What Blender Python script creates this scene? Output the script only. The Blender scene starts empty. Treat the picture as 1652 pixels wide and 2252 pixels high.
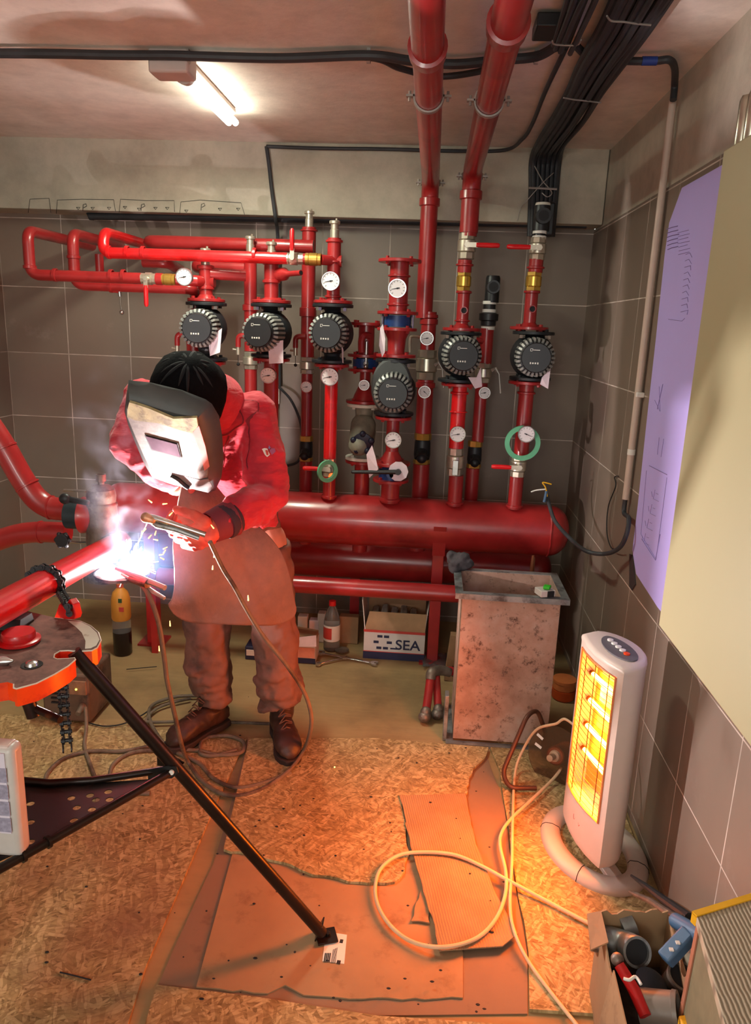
import bpy, bmesh, math, random
from mathutils import Vector, Matrix, Euler, noise
random.seed(7)
PI = math.pi
V = Vector
C = bpy.context.scene.collection
SC = bpy.context.scene

# ------------------------------------------------------------------ camera
F, CX, CY, CAMH = 1640.0, 826.0, 1126.0, 1.62
Yc = V((129, 404, -F)).normalized()
Zc = V((246, 6580, F)); Zc = (Zc - Zc.dot(Yc) * Yc).normalized()
Xc = Yc.cross(Zc)
R3 = Matrix((Xc, Yc, Zc))
CAMP = V((0, 0, CAMH))
cam_d = bpy.data.cameras.new('camera')
cam = bpy.data.objects.new('camera', cam_d); C.objects.link(cam)
cam_d.sensor_fit = 'VERTICAL'; cam_d.sensor_height = 36.0
cam_d.lens = 36.0 * F / 2252.0
cam_d.clip_start = 0.02
cam.matrix_world = Matrix.Translation(CAMP) @ R3.to_4x4()
SC.camera = cam
SC.view_settings.view_transform = 'Standard'
SC.view_settings.look = 'None'
SC.view_settings.gamma = 1
SC.view_settings.exposure = 0.0
SC.view_settings.use_curve_mapping = False

def ray(px, py): return R3 @ V((px - CX, CY - py, -F))
def at(px, py, y):            # point seen at (px,py) whose depth is y
    d = ray(px, py); return CAMP + d * (y / d.y)
def atx(px, py, x):
    d = ray(px, py); return CAMP + d * (x / d.x)
def fl(px, py, z=0.0):
    d = ray(px, py); return CAMP + d * ((z - CAMH) / d.z)

WX = 0.765      # right wall
LX = -2.315     # left wall
BY = 4.0        # back wall
CZ = 2.45       # ceiling

# ------------------------------------------------------------------ world and lights
w = bpy.data.worlds.new('world'); SC.world = w; w.use_nodes = True
bg = w.node_tree.nodes['Background']
bg.inputs[0].default_value = (0.93, 0.95, 0.90, 1); bg.inputs[1].default_value = 2.2

ARC = at(286, 1238, 2.30)
def light(name, typ, loc, energy, col, **kw):
    l = bpy.data.lights.new(name, typ); l.energy = energy; l.color = col
    for k, v in kw.items(): setattr(l, k, v)
    o = bpy.data.objects.new(name, l); C.objects.link(o); o.location = loc
    return o
light('arc_light', 'POINT', ARC + V((0.022, -0.012, 0.002)), 165, (1.0, 0.87, 0.85), shadow_soft_size=0.012)
TUBE0, TUBE1 = fl(395, 165, 2.385), fl(476, 250, 2.385)
tl = light('tube_light', 'AREA', (TUBE0 + TUBE1) / 2 + V((0, 0, -0.035)), 20, (0.93, 1.0, 0.80), shape='RECTANGLE', size=0.10, size_y=(TUBE1 - TUBE0).length)
tl.rotation_euler = (0, 0, 0)
t2 = light('rear_fill_light', 'POINT', (-0.6, -1.8, 1.75), 62, (0.98, 1.0, 0.92), shadow_soft_size=0.22)  # added fill behind the camera, in place of unseen room lighting; no fitting
# heater glow
HN = V((-0.965, -0.262, 0.0)).normalized()      # way the heater faces
HC = V((0.590, 2.080, 0.0))
hl = light('heater_light', 'AREA', HC + HN * 0.10 + V((0, 0, 0.42)), 19, (1.0, 0.16, 0.004), shape='RECTANGLE', size=0.12, size_y=0.42)
hl.rotation_euler = (HN + V((0, 0, -0.35))).to_track_quat('-Z', 'Y').to_euler()

# ------------------------------------------------------------------ materials
MATS = {}
def lin(c):
    return tuple(((x / 255) / 12.92 if x / 255 <= 0.04045 else ((x / 255 + 0.055) / 1.055) ** 2.4) for x in c)
class NT:
    def __init__(s, name):
        s.m = bpy.data.materials.new(name); s.m.use_nodes = True
        s.t = s.m.node_tree; s.b = s.t.nodes['Principled BSDF']
        MATS[name] = s.m
    def n(s, typ, **kw):
        x = s.t.nodes.new(typ)
        for k, v in kw.items():
            if k.startswith('i_'): x.inputs[k[2:]].default_value = v
            else: setattr(x, k, v)
        return x
    def l(s, a, b): s.t.links.new(a, b)
    def coord(s, scale=(1, 1, 1), rot=(0, 0, 0), loc=(0, 0, 0), world=False):
        if world:
            g = s.n('ShaderNodeNewGeometry'); src = g.outputs['Position']
        else:
            g = s.n('ShaderNodeTexCoord'); src = g.outputs['Object']
        mp = s.n('ShaderNodeMapping'); mp.inputs['Scale'].default_value = scale
        mp.inputs['Rotation'].default_value = rot; mp.inputs['Location'].default_value = loc
        s.l(src, mp.inputs['Vector']); return mp.outputs['Vector']
    def noise(s, vec, scale, detail=4, rough=0.55):
        x = s.n('ShaderNodeTexNoise'); x.inputs['Scale'].default_value = scale
        x.inputs['Detail'].default_value = detail; x.inputs['Roughness'].default_value = rough
        s.l(vec, x.inputs['Vector']); return x.outputs['Fac']
    def ramp(s, fac, stops):
        r = s.n('ShaderNodeValToRGB'); e = r.color_ramp.elements
        while len(e) < len(stops): e.new(0.5)
        for k, (p, c) in enumerate(stops):
            e[k].position = p; e[k].color = (*c, 1) if len(c) == 3 else c
        s.l(fac, r.inputs['Fac']); return r.outputs['Color']
    def mix(s, fac, a, b, mode='MIX'):
        x = s.n('ShaderNodeMix', data_type='RGBA', blend_type=mode)
        for src, i in ((fac, 0), (a, 6), (b, 7)):
            if hasattr(src, 'is_linked') or isinstance(src, bpy.types.NodeSocket): s.l(src, x.inputs[i])
            else: x.inputs[i].default_value = src if i == 0 else (*src, 1)
        return x.outputs[2]
    def bump(s, h, strength=0.3, dist=0.01):
        x = s.n('ShaderNodeBump'); x.inputs['Strength'].default_value = strength; x.inputs['Distance'].default_value = dist
        s.l(h, x.inputs['Height']); s.l(x.outputs['Normal'], s.b.inputs['Normal'])
    def math(s, op, a, b=0.0):
        x = s.n('ShaderNodeMath', operation=op)
        for k, q in ((0, a), (1, b)):
            if isinstance(q, bpy.types.NodeSocket): s.l(q, x.inputs[k])
            else: x.inputs[k].default_value = q
        return x.outputs[0]
    def set(s, rough=0.5, metal=0.0, spec=0.5, coat=0.0):
        s.b.inputs['Roughness'].default_value = rough; s.b.inputs['Metallic'].default_value = metal
        s.b.inputs['Specular IOR Level'].default_value = spec; s.b.inputs['Coat Weight'].default_value = coat
        s.b.inputs['Coat Roughness'].default_value = 0.12

def mat(name, rgb, rough=0.5, metal=0.0, var=0.12, vs=18.0, dirt=None, ds=5.0, dthr=(0.5, 0.62), bump=0.0, bs=60.0, coat=0.0, emit=None, es=1.0, rgb_is_lin=False):
    """painted / metal / cloth surface with a fine mottling, an optional dirt tone and bump"""
    s = NT(name); c = rgb if rgb_is_lin else lin(rgb)
    s.set(rough, metal, coat=coat)
    v = s.coord()
    f = s.noise(v, vs)
    lo = tuple(max(0, x * (1 - var)) for x in c); hi = tuple(min(1, x * (1 + var)) for x in c)
    col = s.ramp(f, [(0.3, lo), (0.7, hi)])
    if dirt is not None:
        d = s.ramp(s.noise(v, ds, 8, 0.65), [(dthr[0], (0, 0, 0)), (dthr[1], (1, 1, 1))])
        col = s.mix(d, col, lin(dirt))
    s.l(col, s.b.inputs['Base Color'])
    if bump: s.bump(s.noise(v, bs, 6), bump, 0.004)
    if emit:
        s.b.inputs['Emission Color'].default_value = (*emit, 1); s.b.inputs['Emission Strength'].default_value = es
    return s.m

M = {}
M['red'] = mat('red_paint', (158, 36, 37), 0.32, var=0.14, vs=9, dirt=(110, 14, 18), ds=3.5, dthr=(0.55, 0.75), bump=0.06, bs=25, coat=0.25)
M['redb'] = mat('bright_red_paint', (214, 22, 26), 0.30, var=0.10, vs=9, dirt=(190, 30, 34), ds=14, bump=0.03, coat=0.3)
M['redw'] = mat('workpiece_red_paint', (205, 20, 28), 0.28, var=0.08, vs=10, dirt=(170, 40, 40), ds=9, dthr=(0.6, 0.8), coat=0.3)
M['steel'] = mat('scaled_steel', (120, 108, 98), 0.5, 0.6, var=0.35, vs=26, dirt=(70, 52, 42), ds=8, bump=0.3)
M['nickel'] = mat('nickel_plated_brass', (205, 196, 178), 0.28, 0.75, var=0.12, vs=30)
M['chrome'] = mat('bright_steel', (190, 188, 186), 0.22, 0.9, var=0.10, vs=40)
M['brass'] = mat('yellow_brass', (200, 160, 78), 0.30, 0.75, var=0.15, vs=30)
M['iron'] = mat('black_cast_iron', (34, 36, 40), 0.45, 0.2, var=0.2, vs=20, bump=0.15)
M['bluei'] = mat('dark_blue_enamel', (26, 56, 110), 0.38, 0.1, var=0.2, vs=20)
M['blackp'] = mat('black_plastic', (24, 24, 27), 0.42, var=0.15)
M['ribs'] = mat('motor_housing_grey', (150, 150, 146), 0.45, 0.35, var=0.15)
M['motor'] = mat('dark_motor_plastic', (44, 46, 50), 0.5, var=0.12)
M['white'] = mat('white_plastic', (225, 222, 214), 0.4, var=0.04)
M['dial'] = mat('gauge_dial', (232, 226, 228), 0.35, var=0.02)
M['ink'] = mat('black_ink', (18, 18, 22), 0.7, var=0.02)
M['rubber'] = mat('black_cable_rubber', (48, 50, 54), 0.55, var=0.25, vs=12)
M['cableg'] = mat('dusty_grey_welding_cable', (112, 98, 82), 0.7, var=0.25, vs=12, dirt=(70, 52, 40), ds=6)
M['cableo'] = mat('pale_heater_cord', (225, 190, 150), 0.5, var=0.08)
M['redhandle'] = mat('red_vinyl_handle', (205, 24, 30), 0.35, var=0.08)
M['black'] = mat('near_black_paint', (20, 18, 18), 0.42, 0.2, var=0.25, vs=14, dirt=(70, 50, 40), ds=10, dthr=(0.62, 0.8))
M['legp'] = mat('worn_bronze_black_tube', (40, 28, 24), 0.32, 0.5, var=0.3, vs=12, dirt=(110, 64, 34), ds=14, dthr=(0.62, 0.75))
M['orange'] = mat('orange_vise_paint', (235, 70, 14), 0.35, var=0.10, dirt=(200, 36, 16), ds=10)
M['rustplate'] = mat('rusty_plate_top', (128, 92, 84), 0.75, 0.1, var=0.25, vs=30, dirt=(92, 62, 56), ds=14, bump=0.3)
M['cream'] = mat('worn_cream_paint', (214, 210, 196), 0.55, var=0.06, dirt=(160, 140, 120), ds=24, dthr=(0.6, 0.7))
M['paper'] = mat('paper_label', (222, 206, 214), 0.7, var=0.08, vs=30)
M['green'] = mat('green_tape', (96, 172, 132), 0.6, var=0.15, vs=14)
M['clip'] = mat('grey_clip', (160, 152, 144), 0.4, 0.3)
M['condw'] = mat('white_conduit', (196, 176, 162), 0.45, var=0.06)
M['cap'] = mat('black_knit', (10, 10, 13), 0.95, var=0.3, vs=90, bump=0.4, bs=120)
M['cap'].node_tree.nodes['Principled BSDF'].inputs['Specular IOR Level'].default_value = 0.1
M['sole'] = mat('boot_sole', (44, 30, 26), 0.8)
M['leather'] = mat('scuffed_boot_leather', (58, 38, 32), 0.5, var=0.3, vs=14, dirt=(92, 66, 50), ds=9, dthr=(0.56, 0.72), bump=0.4, bs=30)
M['apron'] = mat('dusty_leather_apron', (120, 92, 84), 0.75, var=0.16, vs=9, dirt=(142, 104, 92), ds=4.2, dthr=(0.48, 0.66), bump=0.5, bs=90)
M['trouser'] = mat('brown_work_trousers', (124, 88, 76), 0.85, var=0.18, vs=10, dirt=(92, 70, 66), ds=6, bump=0.35, bs=14)
M['maskp'] = mat('charcoal_mask_shell', (76, 80, 80), 0.5, var=0.12, vs=12)
M['card'] = mat('kraft_cardboard', (158, 126, 92), 0.85, var=0.10, vs=7, dirt=(128, 98, 70), ds=9, dthr=(0.55, 0.7), bump=0.12, bs=25)
M['card2'] = mat('grey_kraft_sheet', (134, 110, 88), 0.8, var=0.08, vs=5, dirt=(108, 86, 68), ds=7, dthr=(0.6, 0.75))
M['cardin'] = mat('dusky_box_cardboard', (150, 114, 82), 0.85, var=0.12)
M['navy'] = mat('navy_print', (34, 34, 66), 0.6, var=0.08)
M['boxw'] = mat('white_printed_board', (205, 196, 188), 0.65, var=0.05)
M['redprint'] = mat('red_print', (190, 60, 50), 0.6, var=0.05)
M['galv'] = mat('galvanised_steel', (150, 156, 156), 0.4, 0.6, var=0.25, vs=22, dirt=(86, 84, 82), ds=9)
M['concwall'] = None
M['heat'] = mat('heater_shell', (200, 184, 172), 0.4, var=0.03, dirt=(170, 156, 150), ds=12, dthr=(0.66, 0.8))
M['heatd'] = mat('heater_panel_grey', (96, 92, 96), 0.45)
M['reflector'] = mat('heater_reflector', (255, 225, 130), 0.42, 0.75, var=0.02)
M['wire'] = mat('heater_grille_wire', (90, 60, 20), 0.35, 0.8)
M['yellow'] = mat('yellow_edge', (226, 168, 26), 0.5, var=0.1)
M['bluev'] = mat('blue_tool_grip', (70, 100, 130), 0.45, var=0.12)
M['redtool'] = mat('red_tool_grip', (176, 22, 22), 0.4)
M['gstrip'] = mat('grey_fitting_pvc', (120, 108, 98), 0.4, var=0.1)
M['glass'] = None
M['lav'] = mat('arc_glow_drawing_paper', (190, 176, 246), 0.6, var=0.03, vs=3)  # lavender is the paper's ultraviolet glow from the arc, put into its colour
M['inkp'] = mat('drawing_ink', (130, 116, 180), 0.7)
M['cab'] = mat('beige_cabinet_enamel', (178, 172, 134), 0.45, var=0.02, vs=3)
M['lime'] = mat('lime_plastic', (50, 190, 40), 0.3, var=0.02)
M['cloth'] = mat('dark_rag', (58, 54, 56), 0.95, var=0.3, vs=30, bump=0.6)

def emission(name, col, strength):
    s = NT(name); s.b.inputs['Base Color'].default_value = (*col, 1)
    s.b.inputs['Emission Color'].default_value = (*col, 1); s.b.inputs['Emission Strength'].default_value = strength
    return s.m
M['tube'] = emission('lit_tube', (1.0, 1.0, 0.84), 30)
M['arc'] = emission('arc_fire', (0.86, 0.92, 1.0), 25)
M['spark'] = emission('hot_spark', (1.0, 0.72, 0.22), 2.2)
M['quartz'] = emission('glowing_quartz', (1.0, 0.21, 0.012), 95)
M['led'] = emission('yellow_led', (0.9, 0.9, 0.1), 4)
M['lampw'] = mat('lamp_housing', (196, 182, 176), 0.5, var=0.05)

def glassy(name, col, rough=0.08, alpha=0.35):
    s = NT(name); s.set(rough)
    s.b.inputs['Base Color'].default_value = (*lin(col), 1)
    s.b.inputs['Transmission Weight'].default_value = 0.9
    s.b.inputs['IOR'].default_value = 1.25
    return s.m
M['clear'] = glassy('clear_plastic', (225, 225, 225))
M['reel'] = glassy('clear_smoky_plastic', (190, 160, 130), 0.2)

# red jacket cloth
s = NT('red_work_jacket'); s.set(0.8)
v = s.coord(); c = s.ramp(s.noise(v, 7), [(0.3, lin((170, 22, 40))), (0.7, lin((205, 28, 50)))])
s.l(c, s.b.inputs['Base Color']); s.b.inputs['Sheen Weight'].default_value = 0.2
w1 = s.noise(s.coord((1, 1, 2.4)), 11, 3, 0.5); s.bump(w1, 0.45, 0.03); M['jacket'] = s.m
s = NT('red_leather_glove'); s.set(0.7)
c = s.ramp(s.noise(s.coord(), 14, 6), [(0.35, lin((196, 66, 56))), (0.65, lin((226, 104, 84)))])
s.l(c, s.b.inputs['Base Color']); s.bump(s.noise(s.coord(), 60, 6), 0.3, 0.003); M['glove'] = s.m
# mask plate: dirty pale plate with greenish tape on top
s = NT('spattered_mask_plate'); s.set(0.6)
v = s.coord(); n1 = s.noise(v, 28, 8, 0.7)
c = s.ramp(n1, [(0.34, lin((84, 66, 60))), (0.46, lin((106, 94, 88))), (0.62, lin((136, 126, 118)))])
s.l(c, s.b.inputs['Base Color']); s.bump(n1, 0.25, 0.003); M['plate'] = s.m
M['tape'] = mat('dirty_masking_tape', (168, 158, 116), 0.75, var=0.2, vs=30, dirt=(120, 108, 80), ds=24, bump=0.3)

# tiles
def tile_mat(name, axis, off_u, off_z, T=0.345):
    s = NT(name); s.set(0.42, spec=0.35)
    g = s.n('ShaderNodeNewGeometry'); sep = s.n('ShaderNodeSeparateXYZ'); s.l(g.outputs['Position'], sep.inputs[0])
    u = sep.outputs[axis]; z = sep.outputs[2]
    def line(q, off, wd):
        a = s.math('FRACT', s.math('DIVIDE', s.math('SUBTRACT', q, off - 50 * T), T))
        d = s.math('MINIMUM', a, s.math('SUBTRACT', 1.0, a))
        return s.math('LESS_THAN', d, wd / T)
    wob = s.math('MULTIPLY', s.noise(g.outputs['Position'], 5, 3), 0.0012)
    gm = s.math('MAXIMUM', line(s.math('ADD', u, wob), off_u, 0.0022), line(z, off_z, 0.0022))
    def cell(q, off): return s.math('FLOOR', s.math('DIVIDE', s.math('SUBTRACT', q, off - 50 * T), T))
    cb = s.n('ShaderNodeCombineXYZ'); s.l(cell(u, off_u), cb.inputs[0]); s.l(cell(z, off_z), cb.inputs[1])
    wn = s.n('ShaderNodeTexWhiteNoise', noise_dimensions='3D'); s.l(cb.outputs[0], wn.inputs[0])
    base = s.ramp(wn.outputs['Value'], [(0.0, lin((124, 109, 97))), (1.0, lin((132, 117, 105)))])
    cl = s.ramp(s.noise(g.outputs['Position'], 2.3, 6), [(0.35, (0.90, 0.90, 0.90)), (0.7, (1.06, 1.05, 1.04))])
    base = s.mix(1.0, base, cl, 'MULTIPLY')
    sm = s.ramp(s.noise(g.outputs['Position'], 3.1, 8, 0.7), [(0.60, (0, 0, 0)), (0.80, (0.45, 0.45, 0.45))])
    base = s.mix(sm, base, lin((168, 154, 145)))
    gv = s.ramp(s.noise(g.outputs['Position'], 6, 3), [(0.35, (0.30, 0.30, 0.30)), (0.6, (1, 1, 1))])
    gm2 = s.math('MULTIPLY', gm, gv)
    s.l(s.mix(gm2, base, lin((206, 192, 180))), s.b.inputs['Base Color'])
    s.l(s.ramp(gm, [(0, (0.42,) * 3), (1, (0.9,) * 3)]), s.b.inputs['Roughness'])
    s.bump(s.math('SUBTRACT', 1.0, gm), 0.3, 0.002)
    return s.m
M['tileb'] = tile_mat('brown_tile_back', 0, -1.97, 1.757)
M['tiles'] = tile_mat('brown_tile_side', 1, 2.65, 1.757)

def concrete(name, a, b, c3, st=0.25):
    s = NT(name); s.set(0.9)
    g = s.n('ShaderNodeNewGeometry'); p = g.outputs['Position']
    n1 = s.noise(p, 1.6, 8, 0.6); n2 = s.noise(p, 9, 8, 0.7)
    col = s.ramp(n1, [(0.3, lin(a)), (0.55, lin(b)), (0.75, lin(c3))])
    sp = s.ramp(n2, [(0.35, (0.82, 0.82, 0.82)), (0.6, (1.05, 1.05, 1.05))])
    col = s.mix(0.7, col, sp, 'MULTIPLY'); s.l(col, s.b.inputs['Base Color'])
    s.bump(n2, st, 0.01); return s.m
M['ceil'] = concrete('ceiling_concrete', (212, 200, 188), (226, 216, 204), (204, 188, 172))
M['beam'] = concrete('beam_plaster', (172, 164, 148), (186, 178, 160), (160, 148, 132))

def osb(name, tint=1.0, rot=0.0, stain=True):
    s = NT(name); s.set(0.75)
    g = s.n('ShaderNodeNewGeometry')
    dist = s.n('ShaderNodeTexNoise'); dist.inputs['Scale'].default_value = 7; s.l(g.outputs['Position'], dist.inputs['Vector'])
    vm = s.n('ShaderNodeVectorMath', operation='MULTIPLY_ADD'); s.l(dist.outputs['Color'], vm.inputs[0]); vm.inputs[1].default_value = (0.06,) * 3; s.l(g.outputs['Position'], vm.inputs[2])
    cols = []; hs = []
    for k, (a, sx, sy) in enumerate(((0.3, 22, 105), (1.25, 26, 120), (2.2, 20, 95), (-0.5, 28, 150))):
        mp = s.n('ShaderNodeMapping'); mp.inputs['Rotation'].default_value = (0, 0, a + rot); mp.inputs['Location'].default_value = (k * 3.1, k, 0)
        mp2 = s.n('ShaderNodeMapping'); mp2.inputs['Scale'].default_value = (sx, sy, 1)
        s.l(vm.outputs[0], mp.inputs['Vector']); s.l(mp.outputs['Vector'], mp2.inputs['Vector'])
        vo = s.n('ShaderNodeTexVoronoi', feature='F1'); vo.inputs['Scale'].default_value = 1; s.l(mp2.outputs['Vector'], vo.inputs['Vector'])
        sp = s.n('ShaderNodeSeparateColor'); s.l(vo.outputs['Color'], sp.inputs[0]); cols.append(sp.outputs[k % 3]); hs.append(vo.outputs['Distance'])
    m1 = s.ramp(cols[3], [(0.45, (0, 0, 0)), (0.5, (1, 1, 1))]); m2 = s.ramp(cols[1], [(0.5, (0, 0, 0)), (0.55, (1, 1, 1))])
    f = s.mix(m1, s.ramp(cols[0], [(0, (0, 0, 0)), (1, (1, 1, 1))]), s.ramp(cols[2], [(0, (0, 0, 0)), (1, (1, 1, 1))]))
    f = s.mix(m2, f, s.ramp(cols[1], [(0.5, (0.1,) * 3), (1, (0.95,) * 3)]))
    k = tint
    def q(c): return tuple(min(1, x * k) for x in lin(c))
    col = s.ramp(f, [(0.0, q((128, 106, 66))), (0.25, q((156, 132, 86))), (0.55, q((176, 152, 104))), (0.85, q((200, 176, 128))), (1.0, q((140, 116, 74)))])
    ed = s.ramp(s.mix(m1, hs[0], hs[3]), [(0.45, (1, 1, 1)), (0.75, (0.62, 0.56, 0.50))]); col = s.mix(0.8, col, ed, 'MULTIPLY')
    if stain:
        st = s.ramp(s.noise(g.outputs['Position'], 2.2, 8, 0.62), [(0.50, (0, 0, 0)), (0.68, (0.75, 0.75, 0.75))])
        col = s.mix(st, col, lin((128, 98, 72)))
    s.l(col, s.b.inputs['Base Color']); s.bump(f, 0.2, 0.002)
    return s.m
M['osb'] = osb('osb_flakes', 0.95)
M['osb2'] = osb('osb_flakes_clean', 0.98, 0.9, False)
s = NT('dusty_plywood'); s.set(0.8); g = s.n('ShaderNodeNewGeometry')
n1 = s.noise(g.outputs['Position'], 1.8, 9, 0.62); mpv = s.coord((2, 14, 1), world=True); n2 = s.noise(mpv, 3, 6)
c = s.ramp(n1, [(0.3, lin((120, 98, 66))), (0.5, lin((158, 130, 88))), (0.7, lin((172, 144, 100)))])
c = s.mix(0.5, c, s.ramp(n2, [(0.3, (0.8, 0.8, 0.8)), (0.7, (1.08, 1.08, 1.08))]), 'MULTIPLY')
s.l(c, s.b.inputs['Base Color']); M['ply'] = s.m
# corrugated strip
s = NT('corrugated_cardboard'); s.set(0.85)
wv = s.n('ShaderNodeTexWave', wave_type='BANDS', bands_direction='X'); wv.inputs['Scale'].default_value = 42; wv.inputs['Distortion'].default_value = 1.2
s.l(s.coord(world=True, rot=(0, 0, -0.18)), wv.inputs['Vector'])
c = s.ramp(s.noise(s.coord(), 9, 6), [(0.3, lin((150, 116, 82))), (0.7, lin((172, 136, 100)))]); s.l(c, s.b.inputs['Base Color'])
s.bump(wv.outputs['Fac'], 0.4, 0.004); M['corr'] = s.m
# burnt duct skin
s = NT('sooty_duct_side'); s.set(0.7, 0.15); v = s.coord()
n1 = s.noise(v, 4, 9, 0.65); n2 = s.noise(v, 26, 10, 0.75)
c = s.ramp(n1, [(0.32, lin((150, 112, 92))), (0.5, lin((182, 150, 130))), (0.68, lin((196, 176, 162)))])
c = s.mix(s.ramp(n2, [(0.54, (0, 0, 0)), (0.66, (1, 1, 1))]), c, lin((92, 66, 54)))
s.l(c, s.b.inputs['Base Color']); s.bump(n2, 0.3, 0.004); M['duct'] = s.m
# ribbed step
s = NT('ribbed_step_tread'); s.set(0.7)
wv = s.n('ShaderNodeTexWave', wave_type='BANDS', bands_direction='X'); wv.inputs['Scale'].default_value = 34; wv.inputs['Distortion'].default_value = 2.0; wv.inputs['Detail'].default_value = 3
s.l(s.coord(), wv.inputs['Vector'])
c = s.ramp(wv.outputs['Fac'], [(0.0, lin((126, 112, 92))), (0.35, lin((166, 150, 126))), (1, lin((178, 162, 138)))]); s.l(c, s.b.inputs['Base Color'])
s.bump(wv.outputs['Fac'], 0.5, 0.003); M['tread'] = s.m

# ------------------------------------------------------------------ mesh helpers
def basis(d, up=V((0, 0, 1))):
    d = d.normalized()
    if abs(d.dot(up)) > 0.97: up = V((1, 0, 0)) if abs(d.x) < 0.9 else V((0, 1, 0))
    a = d.cross(up).normalized(); b = a.cross(d).normalized()
    return a, b, d
class MB:
    def __init__(s): s.v = []; s.f = []; s.mi = []; s.cur = 0
    def add(s, vs, fs):
        o = len(s.v); s.v += [V(x) for x in vs]
        for q in fs: s.f.append([i + o for i in q]); s.mi.append(s.cur)
        return s
    def mat(s, k): s.cur = k; return s
    def box(s, c, size, rot=None):
        c = V(c); hx, hy, hz = (k / 2 for k in size)
        R = rot if rot is not None else Matrix.Identity(3)
        vs = [c + R @ V((x * hx, y * hy, z * hz)) for x in (-1, 1) for y in (-1, 1) for z in (-1, 1)]
        return s.add(vs, [(0, 1, 3, 2), (4, 6, 7, 5), (0, 4, 5, 1), (2, 3, 7, 6), (0, 2, 6, 4), (1, 5, 7, 3)])
    def rings(s, rings, cap=True, closed=False):
        n = len(rings[0]); vs = [p for r in rings for p in r]; fs = []
        m = len(rings)
        for i in range(m if closed else m - 1):
            j = (i + 1) % m
            for k in range(n):
                k2 = (k + 1) % n
                fs.append((i * n + k, i * n + k2, j * n + k2, j * n + k))
        if cap and not closed:
            fs.append(tuple(range(n - 1, -1, -1))); fs.append(tuple((m - 1) * n + k for k in range(n)))
        return s.add(vs, fs)
    def cyl(s, p0, p1, r0, r1=None, n=20, cap=True):
        p0 = V(p0); p1 = V(p1); r1 = r0 if r1 is None else r1
        a, b, d = basis(p1 - p0)
        return s.rings([[p + (a * math.cos(2 * PI * k / n) + b * math.sin(2 * PI * k / n)) * r for k in range(n)] for p, r in ((p0, r0), (p1, r1))], cap)
    def lathe(s, o, axis, prof, n=24, cap=True, up=V((0, 0, 1)), sx=1.0):
        """prof: list of (along, radius)"""
        o = V(o); a, b, d = basis(V(axis), up)
        return s.rings([[o + d * h + (a * sx * math.cos(2 * PI * k / n) + b * math.sin(2 * PI * k / n)) * max(r, 1e-5) for k in range(n)] for h, r in prof], cap)
    def tube(s, pts, r, n=10, closed=False, cap=True):
        pts = [V(p) for p in pts]; m = len(pts); rs = r if isinstance(r, (list, tuple)) else [r] * m
        T = []
        for i in range(m):
            if closed: t = pts[(i + 1) % m] - pts[i - 1]
            else: t = pts[min(i + 1, m - 1)] - pts[max(i - 1, 0)]
            T.append(t.normalized() if t.length > 1e-9 else V((0, 0, 1)))
        a = basis(T[0])[0]; R = []
        for i in range(m):
            a = (a - T[i] * a.dot(T[i]))
            a = a.normalized() if a.length > 1e-6 else basis(T[i])[0]
            b = T[i].cross(a)
            R.append([pts[i] + (a * math.cos(2 * PI * k / n) + b * math.sin(2 * PI * k / n)) * rs[i] for k in range(n)])
        return s.rings(R, cap, closed)
    def ball(s, c, r, rot=None, n=14, m=9):
        c = V(c); rr = r if isinstance(r, (list, tuple)) else (r, r, r); R = rot or Matrix.Identity(3)
        vs = [c + R @ V((0, 0, -rr[2]))]
        for i in range(1, m):
            ph = -PI / 2 + PI * i / m
            for k in range(n):
                vs.append(c + R @ V((rr[0] * math.cos(ph) * math.cos(2 * PI * k / n), rr[1] * math.cos(ph) * math.sin(2 * PI * k / n), rr[2] * math.sin(ph))))
        vs.append(c + R @ V((0, 0, rr[2]))); L = len(vs) - 1; fs = []
        for k in range(n):
            k2 = (k + 1) % n
            fs.append((0, 1 + k2, 1 + k)); fs.append((L, 1 + (m - 2) * n + k, 1 + (m - 2) * n + k2))
            for i in range(m - 2): fs.append((1 + i * n + k, 1 + i * n + k2, 1 + (i + 1) * n + k2, 1 + (i + 1) * n + k))
        return s.add(vs, fs)
    def cap2(s, p0, p1, r0, r1=None):          # tapered capsule
        r1 = r0 if r1 is None else r1; p0 = V(p0); p1 = V(p1)
        s.ball(p0, r0); s.ball(p1, r1); return s.cyl(p0, p1, r0, r1, 14)
    def prism(s, poly, up):                   # polygon of 3D points extruded by vector up
        up = V(up); n = len(poly); vs = [V(p) for p in poly] + [V(p) + up for p in poly]
        fs = [tuple(range(n - 1, -1, -1)), tuple(range(n, 2 * n))] + [(k, (k + 1) % n, n + (k + 1) % n, n + k) for k in range(n)]
        return s.add(vs, fs)
    def grid(s, rows, close=False):
        m = len(rows); n = len(rows[0]); vs = [p for r in rows for p in r]
        fs = [(i * n + k, i * n + k + 1, (i + 1) * n + k + 1, (i + 1) * n + k) for i in range(m - 1) for k in range(n - 1)]
        return s.add(vs, fs)
    def ell(s, secs, n=24, cap=True):         # sections (centre, side vec, front vec) with lengths = radii
        return s.rings([[V(c) + V(a) * math.cos(2 * PI * k / n) + V(b) * math.sin(2 * PI * k / n) for k in range(n)] for c, a, b in secs], cap)
    def build(s, name, m, parent=None, smooth=35, bevel=0.0, mods=(), origin=None, bseg=2):
        me = bpy.data.meshes.new(name)
        o = bpy.data.objects.new(name, me); C.objects.link(o)
        if origin is None and parent is None and s.v:
            lo = V([min(p[i] for p in s.v) for i in range(3)]); hi = V([max(p[i] for p in s.v) for i in range(3)])
            origin = V(((lo.x + hi.x) / 2, (lo.y + hi.y) / 2, lo.z))
        off = V(origin) if origin is not None and parent is None else V((0, 0, 0))
        if parent is not None: off = wloc(parent)
        me.from_pydata([tuple(p - off) for p in s.v], [], s.f)
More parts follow.
